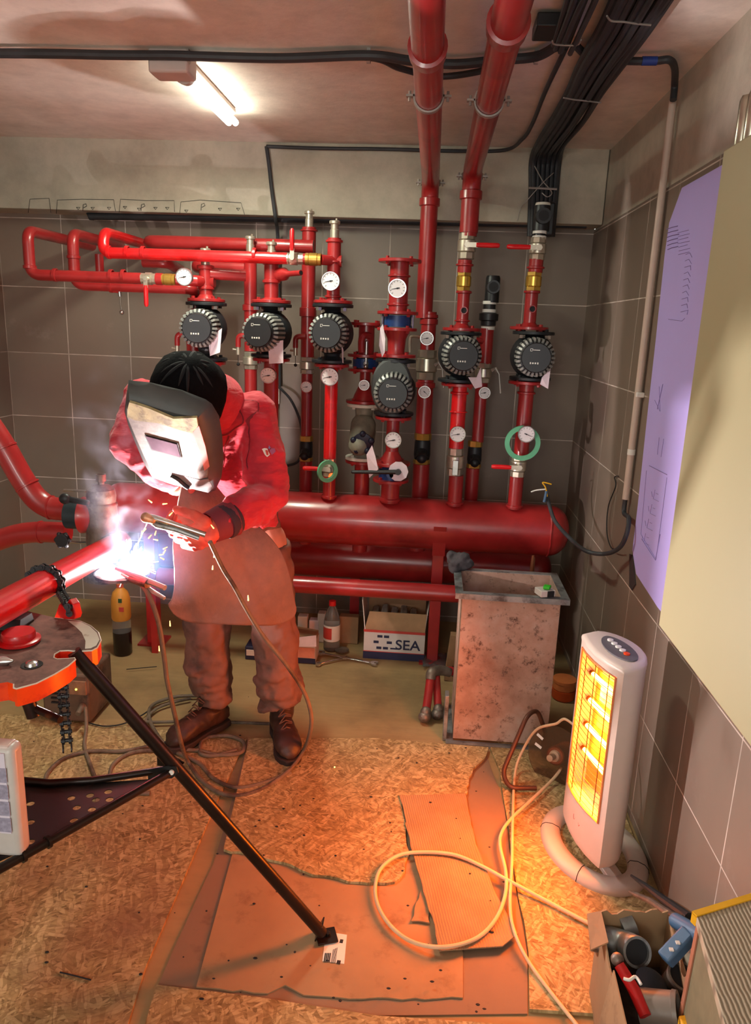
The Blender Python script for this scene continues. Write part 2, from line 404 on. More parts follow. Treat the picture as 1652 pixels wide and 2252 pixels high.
        bm = bmesh.new(); bm.from_mesh(me); bmesh.ops.recalc_face_normals(bm, faces=bm.faces); bm.to_mesh(me); bm.free()
        ms = m if isinstance(m, (list, tuple)) else [m]
        for x in ms: me.materials.append(M[x] if isinstance(x, str) else x)
        if len(ms) > 1: me.polygons.foreach_set('material_index', s.mi)
        if smooth:
            me.polygons.foreach_set('use_smooth', [True] * len(me.polygons)); me.set_sharp_from_angle(angle=math.radians(smooth))
        if parent is not None: o.parent = parent
        else: o.location = off
        if bevel:
            b = o.modifiers.new('bevel', 'BEVEL'); b.width = bevel; b.segments = bseg; b.limit_method = 'ANGLE'; b.angle_limit = math.radians(40)
        for typ, kw in mods:
            q = o.modifiers.new(typ.lower(), typ)
            for k, x in kw.items(): setattr(q, k, x)
        me.update(); return o
def wloc(o):
    p = V((0, 0, 0))
    while o is not None: p = p + o.location; o = o.parent
    return p
def tag(o, label=None, cat=None, group=None, kind=None):
    if label: o['label'] = label
    if cat: o['category'] = cat
    if group: o['group'] = group
    if kind: o['kind'] = kind
    return o
def thing(name, loc, label, cat, group=None):
    o = bpy.data.objects.new(name, None); C.objects.link(o); o.location = loc; o.empty_display_size = 0.05
    return tag(o, label, cat, group)
def struct(o): o['kind'] = 'structure'; return o
def catmull(pts, k=8, closed=False):
    pts = [V(p) for p in pts]; n = len(pts); out = []
    rng = range(n) if closed else range(n - 1)
    for i in rng:
        if closed: p0, p1, p2, p3 = pts[(i - 1) % n], pts[i], pts[(i + 1) % n], pts[(i + 2) % n]
        else: p0, p1, p2, p3 = pts[max(i - 1, 0)], pts[i], pts[i + 1], pts[min(i + 2, n - 1)]
        for j in range(k):
            t = j / k
            out.append(0.5 * ((2 * p1) + (p2 - p0) * t + (2 * p0 - 5 * p1 + 4 * p2 - p3) * t * t + (3 * p1 - p0 - 3 * p2 + p3) * t ** 3))
    if not closed: out.append(pts[-1])
    return out
def bend(pts, r, k=6):           # polyline with rounded corners of radius r
    pts = [V(p) for p in pts]; out = [pts[0]]
    for i in range(1, len(pts) - 1):
        a, b, c = pts[i - 1], pts[i], pts[i + 1]
        d1 = (a - b); d2 = (c - b); q = min(r, d1.length * 0.48, d2.length * 0.48)
        s0 = b + d1.normalized() * q; s1 = b + d2.normalized() * q
        for j in range(k + 1):
            t = j / k; out.append(s0 * (1 - t) ** 2 + b * 2 * t * (1 - t) + s1 * t * t)
    out.append(pts[-1]); return out
def jag(poly, step=0.05, amp=0.006, edges=None, seed=1):      # torn outline
    rnd = random.Random(seed); out = []; n = len(poly)
    for i in range(n):
        a = V(poly[i]); b = V(poly[(i + 1) % n]); out.append(a)
        if edges is not None and i not in edges: continue
        L = (b - a).length; m = int(L / step); nr = V((-(b - a).y, (b - a).x, 0)).normalized()
        for j in range(1, m): out.append(a.lerp(b, (j + rnd.uniform(-0.3, 0.3)) / m) + nr * rnd.uniform(-amp, amp))
    return out
def sheet(name, poly, z, th, m, label, cat, group=None, smooth=0):
    mb = MB(); mb.prism([V((p[0], p[1], z)) for p in poly], (0, 0, th))
    return tag(mb.build(name, m, smooth=smooth), label, cat, group)
REMESH = lambda vx, sm=6: (('REMESH', dict(mode='VOXEL', voxel_size=vx, use_smooth_shade=True)), ('SMOOTH', dict(iterations=sm, factor=0.5)))
def cloudtex(name, size):
    t = bpy.data.textures.new(name, 'CLOUDS'); t.noise_scale = size; t.noise_depth = 3; return t
TEX1 = cloudtex('folds', 0.085); TEX2 = cloudtex('creases', 0.035)
def DISP(t, st): return ('DISPLACE', dict(texture=t, strength=st, mid_level=0.5, texture_coords='GLOBAL'))

def cable(name, pts, r, m, label, cat='cable', group=None, k=8, n=10, closed=False):
    mb = MB(); mb.tube(catmull(pts, k, closed), r, n, closed); o = mb.build(name, m)
    return tag(o, label, cat, group)
# ------------------------------------------------------------------ the room
ZS = 2.125       # top of the tiling
m = MB(); m.box(((LX + WX) / 2, BY + 0.05, ZS / 2), (WX - LX + 0.3, 0.10, ZS)); struct(m.build('wall_back', 'tileb', smooth=0))
m = MB(); m.box((WX + 0.05, 0.8, ZS / 2 - .006), (0.10, BY * 2 - 1.6, ZS - .012)); struct(m.build('wall_right', 'tiles', smooth=0))
m = MB(); m.box((LX - 0.05, 0.8, CZ / 2), (0.10, 6.4, CZ)); struct(m.build('wall_left', 'tiles', smooth=0))
m = MB(); m.box((-0.75, 0.8, CZ + 0.05), (3.4, 6.6, 0.10)); struct(m.build('ceiling', 'ceil', smooth=0))
m = MB(); m.box((-0.75, 0.8, -0.05), (3.4, 6.6, 0.10)); struct(m.build('floor', 'ply', smooth=0))
m = MB(); m.box(((LX + WX) / 2, BY - 0.06, (ZS + CZ) / 2), (WX - LX, 0.25, CZ - ZS + .004)); struct(m.build('trim_1', 'beam', smooth=0, bevel=0.004))
m = MB(); m.box((WX + 0.052, 0.8, (ZS + CZ) / 2), (0.095, 6.4, CZ - ZS + .022)); struct(m.build('trim_2', 'beam', smooth=0, bevel=0.004))
BF = BY - 0.185   # front plane of the plaster beam
# pencilled brackets on the beam
def wall_line(mb, pxs, y=BF - 0.0012, r=0.0013): mb.tube([at(a, b, y) for a, b in pxs], r, 5)
mb = MB()
for pts in ([(62, 468), (66, 438), (108, 436), (112, 468)], [(124, 470), (126, 440), (180, 438), (250, 439), (254, 465)],
            [(262, 468), (265, 438), (320, 441), (383, 441), (384, 466)], [(395, 470), (398, 444), (440, 440), (530, 446), (538, 472)]):
    wall_line(mb, pts)
for cx_, cy_ in ((186, 456), (314, 456), (446, 455)):        # the P between its arrows
    wall_line(mb, [(cx_ - 4, cy_ + 8), (cx_ - 3, cy_ - 6), (cx_ + 3, cy_ - 8), (cx_ + 5, cy_ - 3), (cx_ - 2, cy_ + 1)], r=0.0016)
for cx_, cy_ in ((172, 458), (204, 458), (240, 458), (275, 456), (306, 460), (342, 458), (368, 458), (410, 464), (484, 460), (524, 460)):
    wall_line(mb, [(cx_ - 4, cy_ - 2), (cx_, cy_ + 3), (cx_ + 4, cy_ - 2), (cx_ - 4, cy_ - 2)], r=0.0014)
tag(mb.build('pencil_marking', 'ink'), 'pencilled brackets with small arrows and letters on the plaster beam', 'wall marking')

# ------------------------------------------------------------------ floor coverings
P2 = lambda l: [fl(a, b) for a, b in l]
sheet('osb_board', [(-2.28, 2.70, 0), (-0.655, 2.62, 0), (-0.66, 2.2, 0), (-0.648, 1.52, 0), (-0.61, 1.2, 0), (-0.60, 0.3, 0), (-2.28, 0.3, 0)], 0.0, 0.010, 'osb', 'large stained particle board sheet covering the left foreground floor', 'board')
sheet('osb_board', [V((p.x, p.y, 0)) for p in P2([(318, 2262), (345, 2172), (560, 2198), (830, 2240), (1170, 2262)])] + [V((0.34, 0.9, 0)), V((-0.57, 0.9, 0))], 0.0, 0.009, 'osb', 'flaky board strip along the bottom edge beyond the torn cardboard', 'board')
sheet('osb_board', jag(P2([(1078, 1650), (1100, 1700), (1128, 1900), (1162, 2100), (1164, 2226), (1312, 2236), (1420, 2250)]) + [V((0.75, 1.3, 0)), V((0.75, 2.75, 0)), V((0.35, 2.75, 0))], 0.08, 0.003, [0, 1, 2], 4), 0.0, 0.010, 'osb2', 'bright board under the glowing heater, lit orange', 'board')
sheet('cardboard_sheet', jag(P2([(545, 1628), (1070, 1660), (1110, 1780), (1128, 1920), (1160, 2100), (1160, 2232), (830, 2236), (348, 2170), (470, 1900), (500, 1800)]), 0.09, 0.003, [1, 2, 6, 7], 9), 0.001, 0.003, 'card2', 'smooth grey-brown floor sheet lying beneath the other cardboard', 'cardboard')
sheet('cardboard_sheet', jag(P2([(512, 1880), (432, 2176), (590, 2190), (628, 2172), (668, 2194), (800, 2202), (1018, 2200), (1018, 2100), (960, 1900), (700, 1850)]), 0.03, 0.004, [1, 2, 3, 4, 5], 3), 0.0045, 0.004, 'card', 'big flat cardboard with a white shipping label at the tripod foot', 'cardboard')
sheet('osb_board', jag(P2([(548, 1632), (830, 1632), (1074, 1652), (1060, 1682), (1040, 1700), (1022, 1760), (880, 1765), (893, 1830), (898, 1880), (890, 1925), (868, 1950), (790, 1950), (690, 1935), (640, 1912), (590, 1900), (492, 1878)]), 0.025, 0.006, [2, 3, 4, 7, 8, 9, 10, 11, 12, 13, 14], 5), 0.009, 0.009, 'osb2', 'pale board with a ragged broken edge between boots and cardboard', 'board')
sheet('cardboard_strip', jag(P2([(878, 1762), (1024, 1758), (1030, 1800), (1045, 1870), (1092, 1985), (1138, 2068), (1104, 2096), (965, 2106), (955, 2050), (930, 1975), (912, 1905)]), 0.03, 0.004, [2, 3, 7, 8, 9, 10], 6), 0.0195, 0.004, 'corr', 'long corrugated cardboard strip crossed by the looped heater cord', 'cardboard')
sheet('cardboard_scrap', jag(P2([(904, 2036), (944, 2040), (938, 1990), (926, 1965)]), 0.02, 0.004, None, 8), 0.0125, 0.004, 'card', 'small torn scrap beside the corrugated strip', 'cardboard')
mb = MB(); q = P2([(738, 2058), (763, 2062), (757, 2126), (709, 2120), (714, 2078), (736, 2080)])
mb.prism([V((p.x, p.y, 0.0088)) for p in q], (0, 0, 0.0006)); lab = mb.build('shipping_label', 'white', smooth=0)
tag(lab, 'white shipping label with small print beside the tripod foot', 'label')
mb = MB()
def onlab(a, b, c, d, wd=0.0012):
    p0 = fl(a, b, 0.0095); p1 = fl(c, d, 0.0095); n_ = V((-(p1 - p0).y, (p1 - p0).x, 0)).normalized() * wd
    mb.prism([p0 - n_, p1 - n_, p1 + n_, p0 + n_], (0, 0, 0.0003))
for k in range(5): onlab(742 - k * 2.2, 2084 + k * 1.0, 737 - k * 2.2, 2118, 0.0006)
for k in range(4): onlab(716 + k * 3.6, 2096, 713 + k * 3.6, 2116, 0.0016)
onlab(752, 2066, 750, 2074, 0.0045); onlab(746, 2112, 744, 2120, 0.005)
mb.build('label_print', 'ink', lab, smooth=0)
# crumbs of slag
mb = MB(); rnd = random.Random(3)
for k in range(90):
    a, b = (rnd.uniform(440, 1150), rnd.uniform(1640, 2230)) if k < 60 else (rnd.uniform(20, 700), rnd.uniform(1500, 2230))
    p = fl(a, b, 0.025 if k < 60 else 0.012); r_ = rnd.uniform(0.0015, 0.004); mb.ball((p.x, p.y, p.z), (r_ * rnd.uniform(1, 2), r_, r_ * 0.6), n=6, m=4)
tag(mb.build('slag_crumbs', 'ink'), 'dark slag crumbs scattered over the floor boards', 'crumbs', kind='stuff')
for pts, lb in (([(278, 1472), (345, 1466)], 'thin dark rod on the floor near the bottle'), ([(132, 2138), (165, 2146), (200, 2155)], 'short black electrode stub on the left board')):
    mb = MB(); mb.tube([fl(a, b, 0.0135) for a, b in pts], 0.002, 6); tag(mb.build('rod_stub', 'ink'), lb, 'rod')

# ------------------------------------------------------------------ ceiling: lamp, pipes, cables
lx = (TUBE0.x + TUBE1.x) / 2
t = thing('ceiling_lamp', (lx, TUBE0.y, CZ), 'lit fluorescent batten lamp with grey end box on the ceiling', 'lamp')
y0 = fl(360, 150, 2.40).y
mb = MB(); mb.box((lx - .02, y0 + 0.02, CZ - 0.035), (0.13, 0.10, 0.07)); mb.box((lx, TUBE0.y + 0.30, CZ - 0.012), (0.055, 0.66, 0.024)); mb.build('housing', 'lampw', t, bevel=0.008)
mb = MB(); mb.cyl((lx, y0 + 0.07, CZ - 0.045), (lx, y0 + 0.11, CZ - 0.045), 0.032, 0.026); mb.build('end_cap', 'lampw', t)
for dx in (-0.011, 0.016):
    mb = MB(); mb.lathe((lx + dx, y0 + 0.11, CZ - 0.045), (0, 1, 0), [(0, 0.002), (0.004, 0.013), (0.56, 0.013), (0.57, 0.002)], 14); mb.build('tube', 'tube', t)
cable('beam_dark_tube', [at(206, 476, BF + .09), at(212, 475, BF + .09), at(400, 477, BF + .09), at(700, 482, BF + .09), at(1000, 488, BF + .09), at(1290, 494, BF + .09)], 0.019, 'rubber', 'dark round tube running under the plaster beam over the tiles', n=14)  # plain dark tube drawn as the dark band under the beam

def elbow_pipe(name, pts, r, m, parent=None, br=0.09, label=None, cat=None, group=None, n=18):
    mb = MB(); mb.tube(bend(pts, br), r, n); o = mb.build(name, m, parent)
    if label: tag(o, label, cat, group)
    return o
def big_pipe(x, z, y0, y1, zb, r, couplings, label, wy, low=None):
    t = thing('ceiling_pipe', (x, y1, zb), label, 'pipe')
    mb = MB(); mb.tube(bend([(x, y0, z), (x, y1, z), (x, y1, zb)], 0.10, 10), r, 24); mb.build('pipe', 'red', t)
    for (cy, cl) in couplings:
        mb = MB(); mb.lathe((x, cy, z), (0, 1, 0), [(0, r), (0.002, r + 0.009), (cl, r + 0.007), (cl + 0.02, r + 0.001)], 24, cap=False); mb.build('coupling', 'red', t)
    for cz in (low or []):
        mb = MB(); mb.lathe((x, y1, cz), (0, 0, 1), [(0, r), (0.004, r + 0.008), (0.035, r + 0.008), (0.04, r)], 24, cap=False); mb.build('coupling', 'red', t)
    return t
def clamp(x, y, z, r, label, vert=False):
    t = thing('pipe_clamp', (x, y, CZ), label, 'pipe clamp')
    if not vert:
        mb = MB(); mb.lathe((x, y - 0.011, z), (0, 1, 0), [(0, r + 0.001), (0, r + 0.006), (0.022, r + 0.006), (0.022, r + 0.001)], 28, cap=False); mb.build('ring', 'clip', t)
        for s_ in (-1, 1):
            mb = MB(); mb.box((x + s_ * (r + 0.014), y, z), (0.024, 0.022, 0.006)); mb.cyl((x + s_ * (r + 0.016), y, z - 0.014), (x + s_ * (r + 0.016), y, z + 0.014), 0.004, n=8); mb.build('ear', 'clip', t)
        mb = MB(); mb.cyl((x, y, z + r), (x, y, CZ), 0.004, n=8); mb.build('rod', 'clip', t)
    else:
        mb = MB(); mb.lathe((x, y, z - .011), (0, 0, 1), [(0, r + 0.001), (0, r + 0.006), (0.022, r + 0.006), (0.022, r + 0.001)], 28, cap=False); mb.build('ring', 'clip', t)
        for s_ in (-1, 1):
            mb = MB(); mb.box((x + s_ * (r + 0.014), y, z), (0.024, 0.022, 0.006)); mb.cyl((x + s_ * (r + 0.016), y, z - 0.014), (x + s_ * (r + 0.016), y, z + 0.014), 0.004, n=8); mb.build('ear', 'clip', t)
    return t
PR = 0.040
YB = 3.70      # plane of the back risers
YF = 3.45      # plane of the front risers
PIPE1X, PIPE2X = -0.052, 0.127
zH_low = at(938, 700, YB).z
big_pipe(PIPE1X, 2.28, 1.15, YB, zH_low, PR, [(fl(940, 100, 2.28).y, 0.05)], 'left one of two red pipes running overhead then down the wall', 0, [at(945, 455, YB).z])
zI_top = at(1027, 512, YF).z
big_pipe(PIPE2X, 2.28, 1.15, YF, zI_top, PR, [(fl(1115, 45, 2.28).y, 0.05)], 'right one of two red pipes running overhead, ending at a ball valve', 0, [at(1030, 440, YF).z])
clamp(PIPE1X, fl(945, 212, 2.28).y, 2.28, PR, 'steel clamp on the left overhead red pipe')
clamp(PIPE2X, fl(1077, 222, 2.28).y, 2.28, PR, 'steel clamp on the right overhead red pipe')
clamp(PIPE1X, YB, at(950, 402, YB).z, PR, 'lower steel clamp where the left red pipe turns down', True)
clamp(PIPE2X, YF, at(1040, 388, YF).z, PR, 'lower steel clamp where the right red pipe turns down', True)

cp = lambda l, z=2.425: [fl(a, b, z) for a, b in l]
cable('ceiling_cable', cp([(-60, 117), (100, 118), (250, 121), (380, 122), (440, 124), (620, 128), (810, 122), (900, 133), (1000, 141), (1100, 132), (1180, 124), (1225, 100)]), 0.014, 'rubber', 'thick black cable crossing the ceiling above the lamp')
cable('ceiling_cable', cp([(410, 126), (620, 127), (810, 126), (880, 150), (960, 168), (1050, 158), (1130, 132), (1200, 118)], 2.43), 0.010, 'rubber', 'thinner black cable sagging below the thick ceiling cable')
for a, b, lb in ((412, 124, 'metal clip on ceiling cable above lamp'), (811, 122, 'metal clip on ceiling cable left of the red pipes'), (1180, 124, 'metal clip on ceiling cable right of the red pipes')):
    p = fl(a, b, 2.43); mb = MB(); mb.lathe((p.x - .006, p.y, 2.425), (1, 0, 0), [(0, 0.014), (0, 0.0175), (0.012, 0.0175), (0.012, 0.014)], 16, cap=False); mb.box((p.x, p.y, 2.444), (0.012, 0.012, 0.012))
    tag(mb.build('cable_clip', 'clip'), lb, 'clip')
YC = BF - 0.02
cable('ceiling_cable', [at(586, 322, YC), at(700, 326, YC), at(850, 328, YC), at(1000, 332, YC), at(1110, 330, YC)] + cp([(1150, 305), (1172, 270), (1200, 200), (1245, 105)], 2.43), 0.008, 'rubber', 'black cable along the top of the wall beam turning up beside the bundle')
cable('wall_cable', [at(586, 322, YC), at(592, 365, YC), at(598, 420, YC), at(606, 480, YC), at(611, 520, 3.93), at(613, 640, 3.97), at(615, 850, 3.97)], 0.009, 'rubber', 'black cable dropping from the beam behind the second pump column')
cable('wall_cable', [at(612, 850, 3.96), at(640, 880, 3.9), at(661, 930, 3.88), at(664, 985, 3.88), at(655, 1015, 3.88), at(628, 1025, 3.9)], 0.007, 'rubber', 'black cable loop hanging beside the welder\'s shoulder')
mb = MB(); mb.box(at(612, 720, 3.985), (0.018, 0.02, 0.80)); tag(mb.build('wall_trunking', 'white', smooth=0), 'narrow white trunking strip on tiles behind the second pump column', 'trunking')

# the two big bundles: every cable its own object
def bundle(pxs, width0, n, seed, z, label, group, drop=None, r=0.010):
    rnd = random.Random(seed)
    for k in range(n):
        u = (k + 0.5) / n - 0.5; dz = rnd.uniform(-0.010, 0.010) - (0.020 if k % 2 else 0.0); pts = []
        ph = rnd.uniform(0, 6)
        for j, (a, b, wd) in enumerate(pxs):
            p = fl(a, b, z); pts.append(V((p.x + (u + 0.22 * math.sin(ph + j * 1.1) / n * 2) * wd, p.y, z + dz)))
        if drop:
            for j, (a, b, yy, wd) in enumerate(drop):
                p = at(a, b, yy); pts.append(V((p.x + u * wd, yy - (0.018 if k % 2 else 0), p.z)))
        cable('bundle_cable', pts, r * rnd.uniform(0.85, 1.15), 'rubber', label, 'cable', group, 5, 8)
bundle([(1445, -60, 0.14), (1375, 60, 0.13), (1320, 140, 0.13), (1285, 200, 0.12), (1250, 262, 0.13), (1215, 312, 0.12)], 0.1, 13, 5, 2.41, 'one black cable of the wide bundle sweeping across the ceiling to the wall', 'cables of the wide ceiling bundle',
       [(1200, 352, BF - 0.03, 0.14), (1196, 420, BF - 0.025, 0.13), (1190, 520, BF - 0.02, 0.12)])
bundle([(1302, -60, 0.085), (1272, 10, 0.08), (1238, 95, 0.07)], 0.1, 7, 8, 2.415, 'one black cable of the narrow bundle beside the right red pipe', 'cables of the narrow ceiling bundle', None, 0.0085)
cable('ceiling_cable', cp([(1265, 98), (1290, 122), (1315, 128), (1380, 134), (1440, 134), (1472, 132), (1484, 150)], 2.425) + [atx(1484, 185, WX - 0.03), atx(1481, 220, WX - 0.03)], 0.011, 'rubber', 'black cable leaving the bundle and dropping into the white wall conduit')
mb = MB(); q = cp([(1412, 134), (1445, 134)], 2.425); mb.cyl(q[0], q[1], 0.0125); tag(mb.build('tape_band', mat('blue_tape', (30, 60, 140), 0.5)), 'blue tape band round the cable near the wall corner', 'tape')
mb = MB(); q = fl(1213, 55, 2.43); mb.box((q.x, q.y, 2.425), (0.09, 0.11, 0.035)); tag(mb.build('junction_box', 'blackp', bevel=0.004), 'small black box on the ceiling beside the narrow bundle', 'box')
def tie(pts, label, z):
    mb = MB(); mb.tube(catmull([fl(a, b, z) for a, b in pts], 4), 0.0025, 6); tag(mb.build('cable_tie', 'clip'), label, 'cable tie')
tie([(1215, 90), (1222, 98), (1268, 99), (1278, 88)], 'pale tie round the narrow cable bundle', 2.385)
tie([(1335, 35), (1345, 46), (1372, 48), (1400, 52), (1432, 55)], 'pale wire tie across the wide bundle near the top', 2.375)
tie([(1240, 215), (1262, 219), (1290, 222), (1322, 226)], 'pale wire tie across the middle of the wide bundle', 2.375)
mb = MB(); 
mb.tube([at(1163, 413, 3.74), at(1225, 416, 3.74)], 0.005, 8); mb.tube(catmull([at(1176, 365, 3.76), at(1194, 398, 3.74), at(1206, 412, 3.74), at(1214, 425, 3.74), at(1204, 433, 3.74), at(1192, 424, 3.74)], 5), 0.0025, 6)
mb.tube(catmull([at(1218, 380, 3.76), at(1196, 400, 3.74), at(1160, 440, 3.75), at(1145, 460, 3.77), at(1138, 486, 3.77)], 5), 0.002, 6)
tag(mb.build('wire_binding', 'clip'), 'threaded rod and twisted wire binding the cables to the wall', 'binding')

# white conduit on the right wall with its cable
CXW = WX - 0.018
t = thing('wall_conduit', atx(1375, 1100, CXW), 'white rigid conduit running down the right tiled wall', 'conduit')
mb = MB(); q0 = atx(1480, 222, CXW); q1 = atx(1376, 1098, CXW); mb.cyl(q0, q1, 0.0125, n=16); mb.build('conduit_pipe', 'condw', t)
q = atx(1404, 868, CXW); mb = MB(); mb.box(q + V((0.004, 0, 0)), (0.028, 0.036, 0.018)); mb.build('wall_clip', 'white', t, bevel=0.003)
q = atx(1388, 1000, CXW); mb = MB(); mb.cyl(q, q + V((0, 0, 0.02)), 0.0142); mb.build('sleeve', 'white', t)
cable('loose_cable', [q1 + V((0, 0, 0.02)), q1 + V((0, 0, -0.05)), atx(1383, 1140, CXW - .01), atx(1378, 1175, CXW - 0.02), atx(1362, 1205, 0.72), atx(1330, 1218, 0.70), at(1290, 1212, 2.86), at(1258, 1188, 3.05), at(1222, 1148, 3.22), at(1208, 1110, 3.28), at(1204, 1090, 3.28)], 0.0085, 'rubber', 'black cable hanging in a loop from the conduit to the red header')
cable('loose_wire', [atx(1360, 1047, WX - 0.006), atx(1352, 1050, WX - 0.006), atx(1354, 1070, WX - 0.01), atx(1338, 1115, WX - 0.012), atx(1335, 1170, WX - 0.014), atx(1345, 1205, WX - 0.02), atx(1362, 1204, WX - 0.03)], 0.0022, 'ink', 'thin dark wire looping off a nail beside the conduit')
for pts, mm, lb in (([(1204, 1092), (1200, 1072), (1194, 1061), (1213, 1065)], 'yellow', 'stripped pale wire end bent above the red header'), ([(1200, 1076), (1180, 1078), (1168, 1082)], 'white', 'white wire end with connector above the red header'), ([(1202, 1080), (1199, 1095), (1197, 1104)], 'bluev', 'blue wire end beside the hanging cable end')):
    cable('wire_end', [at(a, b, 3.27) for a, b in pts], 0.003 if mm != 'bluev' else 0.006, mm, lb, 'wire')

# drawing on the right wall, cabinet
PX = WX - 0.006
t = thing('paper_drawing', atx(1450, 1330, PX), 'long plan sheet, lavender arc glow in its colour, taped on the right wall beside the cabinet', 'drawing')
poly = [atx(a, b, PX) for a, b in ((1500, 413), (1472, 490), (1462, 560), (1441, 760), (1422, 930), (1403, 1110), (1391, 1210), (1399, 1262), (1446, 1335))]
nr = V((WX, 1.9, poly[-1].z - 0.02)); poly = poly + [V((PX, 1.6, poly[-1].z)), V((PX, 1.6, poly[0].z))]
mb = MB(); mb.prism(poly, (0.002, 0, 0)); mb.build('sheet', 'lav', t, smooth=0)
mb = MB()
def pl(pts, r=0.0007): mb.tube([atx(a, b, PX - 0.001) for a, b in pts], r, 4)
rnd = random.Random(11)
for k in range(6): pl([(1466 + k * .5, 504 + k * 9), (1478, 500 + k * 9), (1488 + rnd.uniform(0, 6), 497 + k * 9)], 0.0014)
for k in range(7): pl([(1490 + rnd.uniform(0, 3), 512 + k * 8), (1512 + rnd.uniform(0, 6), 506 + k * 8)])
for k in range(10): x_ = 1508 - k * 1.2; pl([(x_, 560 + k * 14), (x_ + rnd.uniform(8, 18), 556 + k * 14), (x_ + 14, 566 + k * 14)])
pl([(1470, 702), (1500, 706), (1506, 700)]); pl([(1458, 845), (1446, 900)], 0.0012); pl([(1440, 880), (1452, 905), (1450, 850)])
pl([(1450, 962), (1446, 1000)]); pl([(1460, 965), (1454, 1005)])
pl([(1428, 1024), (1467, 1044)], 0.0013); pl([(1422, 1035), (1410, 1175), (1443, 1230)]); pl([(1467, 1050), (1443, 1230)]); pl([(1411, 1185), (1442, 1232), (1452, 1175)], 0.0013)
for k in range(4):
    x_, y_ = 1441 - k * 7, 1085 + k * 32
    pl([(x_, y_ - 8), (x_ - 4, y_ + 12), (x_ + 8, y_ + 18)]); pl([(x_ - 8, y_ - 4), (x_ - 6, y_ + 8)]); pl([(x_ + 2, y_), (x_ + 7, y_ + 2)])
mb.build('plan_lines', 'inkp', t)
q = [atx(a, b, WX - 0.004) for a, b in ((1384, 1218), (1392, 1222), (1397, 1285), (1389, 1298), (1384, 1290))]
mb = MB(); mb.prism(q, (0.003, 0, 0)); tag(mb.build('tape_strip', mat('dark_tape', (62, 56, 56), 0.5), smooth=0), 'dark strip of tape at the lower corner of the plan sheet', 'tape')

CF = 0.56
zb, zt = 0.966, 1.987
t = thing('electrical_cabinet', (0.66, 1.0, zb), 'large plain beige cabinet mounted on the right wall', 'cabinet')
mb = MB(); mb.box(((CF + 0.0115 + WX) / 2, 1.675 - 0.55, (zb + zt) / 2), (WX - CF - 0.0125, 1.10, zt - zb)); mb.build('body', 'cab', t, bevel=0.006)
mb = MB(); mb.box((CF + 0.006, 1.675 - 0.55, (zb + zt) / 2), (0.012, 1.10, zt - zb)); mb.build('door', 'cab', t, bevel=0.003)
# bright metal hose pipes standing on the cabinet
for k, (a, lb) in enumerate(((1630, 'bright metal tube standing on top of the cabinet, nearer the wall corner'), (1648, 'bright metal tube standing on top of the cabinet, nearer the camera'))):
    q = atx(a, 312, CF + 0.07); mb = MB(); mb.lathe((q.x, q.y, zt + 0.001), (0, 0, 1), [(0, 0.012), (0.004, 0.014), (0.12, 0.014), (0.13, 0.010)], 16); tag(mb.build('metal_tube', 'nickel'), lb, 'tube')

# ------------------------------------------------------------------ the red headers
HY = 3.50
hz0, hz1 = at(900, 1099, HY - 0.02).z, at(900, 1207, HY - 0.04).z
HZ = (hz0 + hz1) / 2; HR = (hz0 - hz1) / 2 + 0.004
hx0, hx1 = at(268, 1150, HY).x, at(1205, 1150, HY).x
hend = at(1250, 1165, HY).x
t = thing('header_pipe', ((hx0 + hx1) / 2, HY, HZ - HR), 'large horizontal red header pipe with domed end behind the welder', 'pipe')
mb = MB(); mb.cyl((hx0, HY, HZ), (hx1, HY, HZ), HR, n=48); mb.build('header_barrel', 'red', t)
mb = MB(); mb.lathe((hx1, HY, HZ), (1, 0, 0), [(0, HR)] + [((hend - hx1) * math.sin(a), HR * math.cos(a) ** 0.8) for a in [k * PI / 2 / 8 for k in range(1, 8)]] + [(hend - hx1, 0.001)], 48, cap=False); mb.build('end_cap', 'red', t)
mb = MB(); mb.lathe((hx0, HY, HZ), (-1, 0, 0), [(0, HR)] + [(0.08 * math.sin(a), HR * math.cos(a) ** 0.8) for a in [k * PI / 2 / 8 for k in range(1, 8)]] + [(0.08, 0.001)], 48, cap=False); mb.build('end_cap', 'red', t)
mb = MB(); rnd = random.Random(2); mb.tube([V((hx1 + rnd.uniform(-.0015, .0015), HY + (HR + .001) * math.cos(a), HZ + (HR + .001) * math.sin(a))) for a in [k * 2 * PI / 60 for k in range(60)]], 0.0042, 8, closed=True); mb.build('weld_seam', 'red', t)
for (a, b) in ((967, 1430), (350, 1400)):
    p = fl(a, b, 0.0); xx = at(a, 1180, HY - 0.10).x if a > 600 else p.x; yy = HY - 0.02
    mb = MB(); mb.box((xx, yy, (HZ - HR + 0.03) / 2), (0.055, 0.06, HZ - HR + 0.03)); mb.build('support_leg', 'red', t, bevel=0.003)
    mb = MB(); mb.box((xx, yy, 0.006), (0.13, 0.13, 0.010)); mb.build('foot_plate', 'red', t)
    if a > 600:
        mb = MB(); mb.prism([V((xx - 0.03, HY - HR - 0.006, HZ + 0.02)), V((xx + 0.03, HY - HR - 0.006, HZ + 0.02)), V((xx + 0.03, HY - HR * 0.7, HZ - HR - 0.01)), V((xx - 0.03, HY - HR * 0.7, HZ - HR - 0.01))], (0, 0.02, 0)); mb.build('saddle_plate', 'red', t)
RZ = at(900, 1235, 3.80).z; RR = 0.105
t = thing('rear_header_pipe', (-0.2, 3.80, RZ - RR), 'second large header pipe in the shade behind and below the first', 'pipe')
mb = MB(); mb.cyl((hx0 + 0.1, 3.80, RZ), (0.60, 3.80, RZ), RR, n=40); mb.build('header_barrel', 'red', t)
mb = MB(); mb.lathe((0.60, 3.80, RZ), (1, 0, 0), [(0.08 * math.sin(a), RR * math.cos(a) ** 0.8) for a in [k * PI / 2 / 8 for k in range(8)]] + [(0.08, 0.001)], 40, cap=False); mb.build('end_cap', 'red', t)
